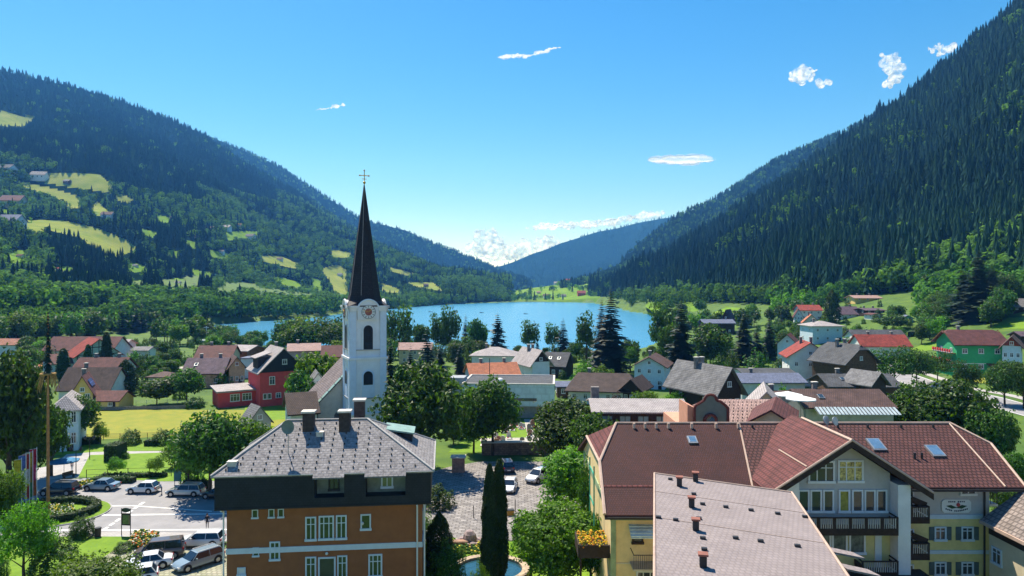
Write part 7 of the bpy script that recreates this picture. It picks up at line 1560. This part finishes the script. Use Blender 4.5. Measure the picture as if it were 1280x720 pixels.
def wood(n, poly, label, group, kinds, hr_, Yof=None, avoid=()):
    xs = [p[0] for p in poly]; ys = [p[1] for p in poly]; k = 0; tr = 0; pts_ = []
    while k < n and tr < 9000:
        tr += 1; px = g9.uniform(min(xs), max(xs)); py = g9.uniform(min(ys), max(ys))
        if not inpoly(np.array([px]), np.array([py]), poly)[0]: continue
        Y = foot(px, py); x = (px - 640) / F * Y
        if inpoly(np.array([x]), np.array([Y]), LAKE)[0]: continue
        if any((x - a) ** 2 + (Y - b) ** 2 < 20 for a, b in pts_): continue
        if any(a0 < px < a1 and b0 < py < b1 for a0, b0, a1, b1 in avoid): continue
        kd = g9.choice(kinds)
        if any((x - a) ** 2 + (Y - b) ** 2 < (rr_ + 2.5) ** 2 or (kd != 'bush' and l_ - 4 < px < r_ + 4 and Yh * (.86 if Yh < 200 else .74) - 4 < Y < Yh) for a, b, rr_, l_, r_, p_, q_, Yh in HOUSES): continue
        pts_.append((x, Y)); k += 1; h_ = g9.uniform(*hr_) * (1.25 if kd.startswith('spruce') else 1)
        tree(kd, (x, Y, gz(x, Y)), h_, h_ * (.38 if kd.startswith('spruce') else g9.uniform(.7, .95)), label, m_leafB if g9.random() < .18 and not kd.startswith('spruce') else None, group, 'm' if Y < 330 else 'l')
wood(34, [(-40, 432), (60, 420), (150, 412), (262, 408), (262, 424), (230, 436), (140, 424), (60, 436), (-40, 446)], 'tree in the lakeside wood behind the half timbered chalet', 'trees of the wood between the village and the left slope', ['roundA', 'roundB', 'roundC', 'roundA', 'spruce', 'airy'], (9, 15), avoid=[(136, 418, 190, 440)])
wood(12, [(262, 436), (300, 434), (345, 440), (345, 446), (300, 440), (262, 442)], 'bushy tree on the bathing beach behind the boathouse', 'trees on the bathing beach', ['roundA', 'roundC'], (4.5, 7.5))
wood(9, [(352, 441), (430, 443), (430, 448), (352, 446)], 'dark lakeside tree group left of the steeple', 'dark lakeside trees left of the steeple', ['roundA', 'roundB', 'airy'], (12, 15))
wood(18, [(250, 420), (350, 434), (350, 440), (250, 430)], 'leafy tree on the near left shore of the lake', 'trees on the near left shore', ['roundA', 'roundC', 'airy'], (5, 9))
wood(26, [(640, 445), (700, 443), (830, 443), (830, 452), (700, 450), (640, 449)], 'low tree or tall shrub along the near lake shore', 'low shore trees', ['bush', 'roundC', 'roundA'], (2.5, 5))
wood(28, [(850, 425), (980, 412), (990, 400), (870, 392), (835, 398), (842, 420)], 'tree between the lake and the villas on the right', 'trees between the lake and the right hand villas', ['roundA', 'roundB', 'roundC', 'airy', 'spruce'], (7, 12), avoid=[(872, 394, 925, 408)])
wood(38, [(1050, 440), (1130, 436), (1190, 425), (1240, 412), (1240, 385), (1150, 372), (1110, 385), (1050, 420)], 'leafy tree in the gardens on the right hand slope', 'trees in the gardens of the right hand slope', ['roundA', 'roundB', 'roundC', 'airy'], (6, 10), avoid=[(1180, 400, 1290, 480), (1066, 405, 1142, 440), (1085, 372, 1112, 396)])
wood(40, [(1000, 425), (1060, 415), (1000, 405), (960, 410), (960, 430)], 'garden tree among the houses right of the lake', 'garden trees right of the lake', ['bush', 'roundC', 'roundA'], (3, 5.5), avoid=[(1010, 400, 1058, 425)])
wood(10, [(960, 395), (1060, 385), (1180, 366), (1240, 372), (1180, 372), (1060, 392), (960, 402)], 'broadleaf tree at the edge of the spruce wood above the houses', 'trees at the edge of the right hand spruce wood', ['roundA', 'roundB', 'airy'], (9, 14), avoid=[(1045, 360, 1120, 400)])
wood(16, [(1235, 410), (1330, 402), (1330, 380), (1250, 384)], 'tree on the slope above the meadow at the right edge', 'trees above the right meadow', ['roundA', 'roundB'], (9, 14))
wood(30, [(500, 470), (700, 468), (760, 480), (700, 500), (560, 500), (500, 490)], 'garden tree or shrub between the centre houses', 'garden trees between the centre houses', ['bush', 'roundC', 'bush'], (2, 4.5), avoid=[(560, 465, 700, 520), (700, 476, 830, 500)])
wood(30, [(220, 500), (400, 490), (430, 470), (300, 462), (160, 470), (100, 480)], 'garden tree or shrub around the raspberry house', 'garden trees round the raspberry house', ['bush', 'roundC', 'airy'], (2, 4.5), avoid=[(255, 475, 372, 515), (220, 455, 310, 488)])
wood(26, [(860, 500), (1000, 488), (1150, 470), (1140, 460), (1000, 476), (860, 484)], 'garden shrub between the roofs right of the grey farmhouse', 'garden shrubs between the right hand roofs', ['bush', 'roundC'], (2, 4))
wood(16, [(140, 474), (262, 468), (262, 455), (140, 458)], 'small garden tree between the clay court and the apple trees', 'garden trees by the clay court', ['bush', 'roundC', 'roundA'], (2.5, 6), avoid=[(222, 440, 300, 470)])
wood(10, [(-20, 470), (56, 468), (56, 440), (-20, 440)], 'leafy tree at the left edge in front of the low orange brown roof', 'trees at the left edge of the village', ['roundA', 'roundC'], (5, 9))
T('bush', 1248, 0, 574, 34, 'dark shrub behind the right end of the hotel roof, left of two', Y=88)
T('bush', 1272, 0, 580, 34, 'dark shrub behind the right end of the hotel roof, right of two', Y=86)
T('roundC', 1262, 0, 600, 44, 'shady leafy tree between the hotel and the grey brown chalet', Y=72)
wood(34, [(-20, 505), (60, 470), (250, 478), (430, 470), (430, 448), (200, 446), (-20, 446)], 'mid green garden tree among the left hand village houses', 'garden trees among the left hand houses', ['roundA', 'roundC', 'roundB', 'bush', 'airy'], (4, 8))
wood(30, [(560, 462), (860, 470), (900, 455), (860, 446), (700, 446), (560, 448)], 'garden tree behind the villas of the village centre', 'garden trees behind the centre villas', ['roundA', 'roundC', 'airy', 'bush', 'spruce'], (4, 8))
wood(34, [(860, 462), (1000, 452), (1150, 440), (1150, 425), (1000, 415), (960, 425), (860, 440)], 'garden tree between the houses right of the lake end', 'garden trees between the right hand houses', ['roundA', 'roundC', 'airy', 'bush', 'spruce'], (4, 8))
wood(30, [(440, 470), (600, 452), (600, 440), (440, 442)], 'leafy tree between the church and the lake shore', 'trees between church and lake', ['roundA', 'roundC', 'spruce', 'airy'], (6, 10))
wood(12, [(560, 560), (600, 540), (600, 525), (560, 530)], 'shady tree at the left edge of the cemetery', 'trees beside the cemetery', ['roundA', 'bush'], (5, 8))
Q, g = belt(280, 37, [(1040, 372), (1110, 362), (1180, 356), (1300, 360), (1300, 378), (1180, 382), (1130, 384), (1060, 380), (980, 386), (960, 382)])
_k = np.array([not any((x - a) ** 2 + (Y - b) ** 2 < (rr_ + 3) ** 2 or (l_ - 5 < 640 + F * x / Y < r_ + 5 and Yh * .7 < Y < Yh) for a, b, rr_, l_, r_, p_, q_, Yh in HOUSES) for x, Y, z in Q]); Q = Q[_k]
Hh = g.uniform(8, 14, len(Q)); scatter(Q, Hh, Hh * g.uniform(.7, 1, len(Q)), 'l', 'leafy_wood', m_farl, np.clip(g.normal(.55, .25, len(Q)), 0, 1), 'leafy wood fringe between the right hand houses and the spruce slope')
wood(40, [(1000, 428), (1060, 432), (1180, 415), (1200, 398), (1130, 380), (1050, 384), (1000, 400)], 'low garden shrub on the lawns of the right hand slope', 'garden shrubs on the right hand slope', ['bush'], (2.2, 4.2))
wood(26, [(820, 428), (960, 420), (985, 405), (870, 398), (830, 405)], 'shrub on the meadow right of the lake end', 'shrubs on the meadow right of the lake', ['bush'], (2.2, 4.2))
wood(24, [(120, 438), (262, 436), (262, 428), (140, 428)], 'shrub on the lawn between the left lake shore and the clay court', 'shrubs by the left lake shore', ['bush'], (2.2, 4.5))
HGs = hedge('hedge', gp2((873, 470), (920, 466)), 1.4, 1.6, 'long clipped hedge above the grey farmhouse roof', dens=12)
hedge('hedge', gp2((1138, 446), (1180, 428)), 2.0, 2.2, 'dark hedge along the upper edge of the bright meadow', dens=12)
# far away meadow trees
# ------------------------------------------------------------ clouds, beyond the haze
m_cl = bpy.data.materials.new('cloud_vapour'); m_cl.use_nodes = True; _n = m_cl.node_tree; _n.nodes.clear(); _N = _n.nodes; _L = _n.links
_o = _N.new('ShaderNodeOutputMaterial'); _tc = _N.new('ShaderNodeTexCoord'); _z = _N.new('ShaderNodeTexNoise'); _z.inputs['Scale'].default_value = .007; _z.inputs['Detail'].default_value = 8; _z.inputs['Roughness'].default_value = .62
_L.new(_tc.outputs['Object'], _z.inputs['Vector']); _mr = _N.new('ShaderNodeMapRange'); _mr.inputs[1].default_value = .33; _mr.inputs[2].default_value = .64; _L.new(_z.outputs[0], _mr.inputs[0])
_d = _N.new('ShaderNodeBsdfDiffuse'); _d.inputs[0].default_value = (1, 1, 1, 1); _t = _N.new('ShaderNodeBsdfTranslucent'); _t.inputs[0].default_value = (1, 1, 1, 1); _m = _N.new('ShaderNodeMixShader'); _m.inputs[0].default_value = .5
_L.new(_d.outputs[0], _m.inputs[1]); _L.new(_t.outputs[0], _m.inputs[2]); _tr = _N.new('ShaderNodeBsdfTransparent'); _m2 = _N.new('ShaderNodeMixShader'); _lw = _N.new('ShaderNodeLayerWeight'); _lw.inputs[0].default_value = .5; _lr = _N.new('ShaderNodeMapRange'); _lr.inputs[1].default_value = .12; _lr.inputs[2].default_value = .8; _lr.inputs[3].default_value = 1; _lr.inputs[4].default_value = 0; _L.new(_lw.outputs['Facing'], _lr.inputs[0]); _mm = _N.new('ShaderNodeMath'); _mm.operation = 'MULTIPLY'; _L.new(_mr.outputs[0], _mm.inputs[0]); _L.new(_lr.outputs[0], _mm.inputs[1]); _L.new(_mm.outputs[0], _m2.inputs[0]); _L.new(_tr.outputs[0], _m2.inputs[1]); _L.new(_m.outputs[0], _m2.inputs[2]); _L.new(_m2.outputs[0], _o.inputs['Surface'])
m_cl2 = m_cl.copy(); m_cl2.name = 'dense_cloud_vapour'
for q in m_cl2.node_tree.nodes:
    if q.type == 'MAP_RANGE' and q.inputs[2].default_value < .7: q.inputs[1].default_value = .22; q.inputs[2].default_value = .34
CY = 9000.0
def cloud(label, puffs, seed, squash=.55, dep=.7, cm=None, rough=1.0):
    g = random.Random(seed); cx = sum(p[0] for p in puffs) / len(puffs); cyy = sum(p[1] for p in puffs) / len(puffs); C = px2w(cx, cyy, CY); mb = MB()
    import bmesh
    bm = bmesh.new()
    pp = []
    for px_, py_, r in puffs:
        pp.append((px_, py_, r * .8))
        for q in range(12 if rough > .5 else 0): a = g.uniform(0, 6.28); pp.append((px_ + r * g.uniform(.4, 1.0) * math.cos(a), py_ + r * squash * g.uniform(.3, .95) * math.sin(a), r * g.uniform(.15, .42) * (1 if rough > .5 else 1.5)))
    for px_, py_, r in pp:
        P = px2w(px_, py_, CY) - C; rr = r / F * CY
        m4 = Matrix.Translation(P + Vector((0, g.uniform(-1, 1) * rr * .3, 0))) @ Matrix.Diagonal((rr, rr * dep, rr * squash, 1)); bmesh.ops.create_icosphere(bm, subdivisions=3, radius=1, matrix=m4)
    me = bpy.data.meshes.new('cloud'); bm.to_mesh(me); bm.free(); o = bpy.data.objects.new('cloud', me); COL.objects.link(o)
    md = o.modifiers.new('r', 'REMESH'); md.mode = 'VOXEL'; md.voxel_size = min(16, max(9, min(p[2] for p in puffs) / F * CY * .13))
    dg = bpy.context.evaluated_depsgraph_get(); m2 = bpy.data.meshes.new_from_object(o.evaluated_get(dg)); o.modifiers.clear(); o.data = m2
    n = len(m2.vertices); co = np.zeros(n * 3, np.float32); m2.vertices.foreach_get('co', co); co = co.reshape(-1, 3); nn = np.zeros(n * 3, np.float32); m2.vertices.foreach_get('normal', nn); nn = nn.reshape(-1, 3)
    s = 120.0; d = (vnoise(co[:, 0] + 9999, co[:, 2] + co[:, 1] * .7 + 9999, s, seed) - .5) * 90 + (vnoise(co[:, 0] + 9999, co[:, 2] + co[:, 1] * .5 + 9999, s * .4, seed + 1) - .5) * 60
    amp = min(1.0, min(p[2] for p in puffs) / 9) * 1.3; co += nn * (d * amp * rough)[:, None]; m2.vertices.foreach_set('co', co.ravel()); m2.update(); m2.materials.clear(); m2.materials.append(cm or m_cl); m2.polygons.foreach_set('use_smooth', [True] * len(m2.polygons)); o.location = C; tag(o, label, 'cloud')
g7 = random.Random(5)
def streak(x0, y0, x1, y1, r, n, j=1.0): return [(x0 + (x1 - x0) * t / (n - 1) + g7.uniform(-j, j), y0 + (y1 - y0) * t / (n - 1) + g7.uniform(-j, j), r * (.45 + .8 * math.sin(math.pi * (t + .5) / n)) * g7.uniform(.7, 1.2)) for t in range(n)]
cloud('thin ragged white wisp high above the middle of the lake', streak(626, 71, 668, 69, 6, 9) + streak(660, 69, 700, 59, 4, 8), 1, .45)
cloud('small ragged white wisp above the steeple to the left', streak(397, 137, 428, 132, 5, 7), 2, .5)
cloud('smooth white lens shaped cloud right of the middle of the sky', [(854, 201, 46), (832, 199.5, 30), (872, 200.5, 30)], 3, .165, cm=m_cl2, rough=.22)
cloud('small bright puffy cloud, left of the three near the right mountain', [(995, 92, 8), (1005, 90, 10), (1014, 92, 9), (1002, 96, 8), (1012, 96, 7)], 4, .8)
cloud('tiny wisp just right of the small bright puffy cloud', [(1026, 103, 6), (1034, 103, 5)], 5, .6)
cloud('tall ragged puffy cloud, middle of the three near the right mountain', [(1108, 76, 9), (1118, 74, 10), (1112, 86, 9), (1121, 92, 9), (1114, 101, 9), (1124, 84, 7)], 6, .95)
cloud('small pale puffy cloud touching the right mountain crest', [(1164, 62, 7), (1174, 59, 9), (1184, 62, 9), (1178, 66, 7)], 7, .75)
cloud('bulky cumulus low over the valley end', [(592, 308, 9), (600, 298, 11), (607, 292, 9), (603, 309, 12), (614, 302, 10), (624, 308, 9), (614, 317, 12), (630, 318, 9)], 8, .95)
cloud('low puffy cloud bank resting on the far ridge', streak(632, 318, 720, 306, 13, 12, 2) + [(684, 298, 9), (676, 303, 9), (690, 303, 10)], 9, .7)
cloud('long tapering white cloud streak above the far ridge', streak(660, 284, 760, 279, 9, 12, 1) + streak(740, 280, 828, 266, 8, 12, 1), 10, .5)
# ------------------------------------------------------------ the valley air
mb = MB(); mb.b2((-5200, -300, -4.6), (5200, 6900, 1260)); hz = mb.build('haze', []); tag(hz, kind='stuff')
mh = bpy.data.materials.new('haze_air'); mh.use_nodes = True; _n = mh.node_tree; _n.nodes.clear()
_o = _n.nodes.new('ShaderNodeOutputMaterial'); _v = _n.nodes.new('ShaderNodeVolumePrincipled'); _v.inputs['Color'].default_value = (.10, .38, 1.0, 1); _v.inputs['Absorption Color'].default_value = (1, 1, 1, 1); _v.inputs['Density'].default_value = HZD; _v.inputs['Anisotropy'].default_value = .2
_n.links.new(_v.outputs[0], _o.inputs['Volume']); hz.data.materials.append(mh)
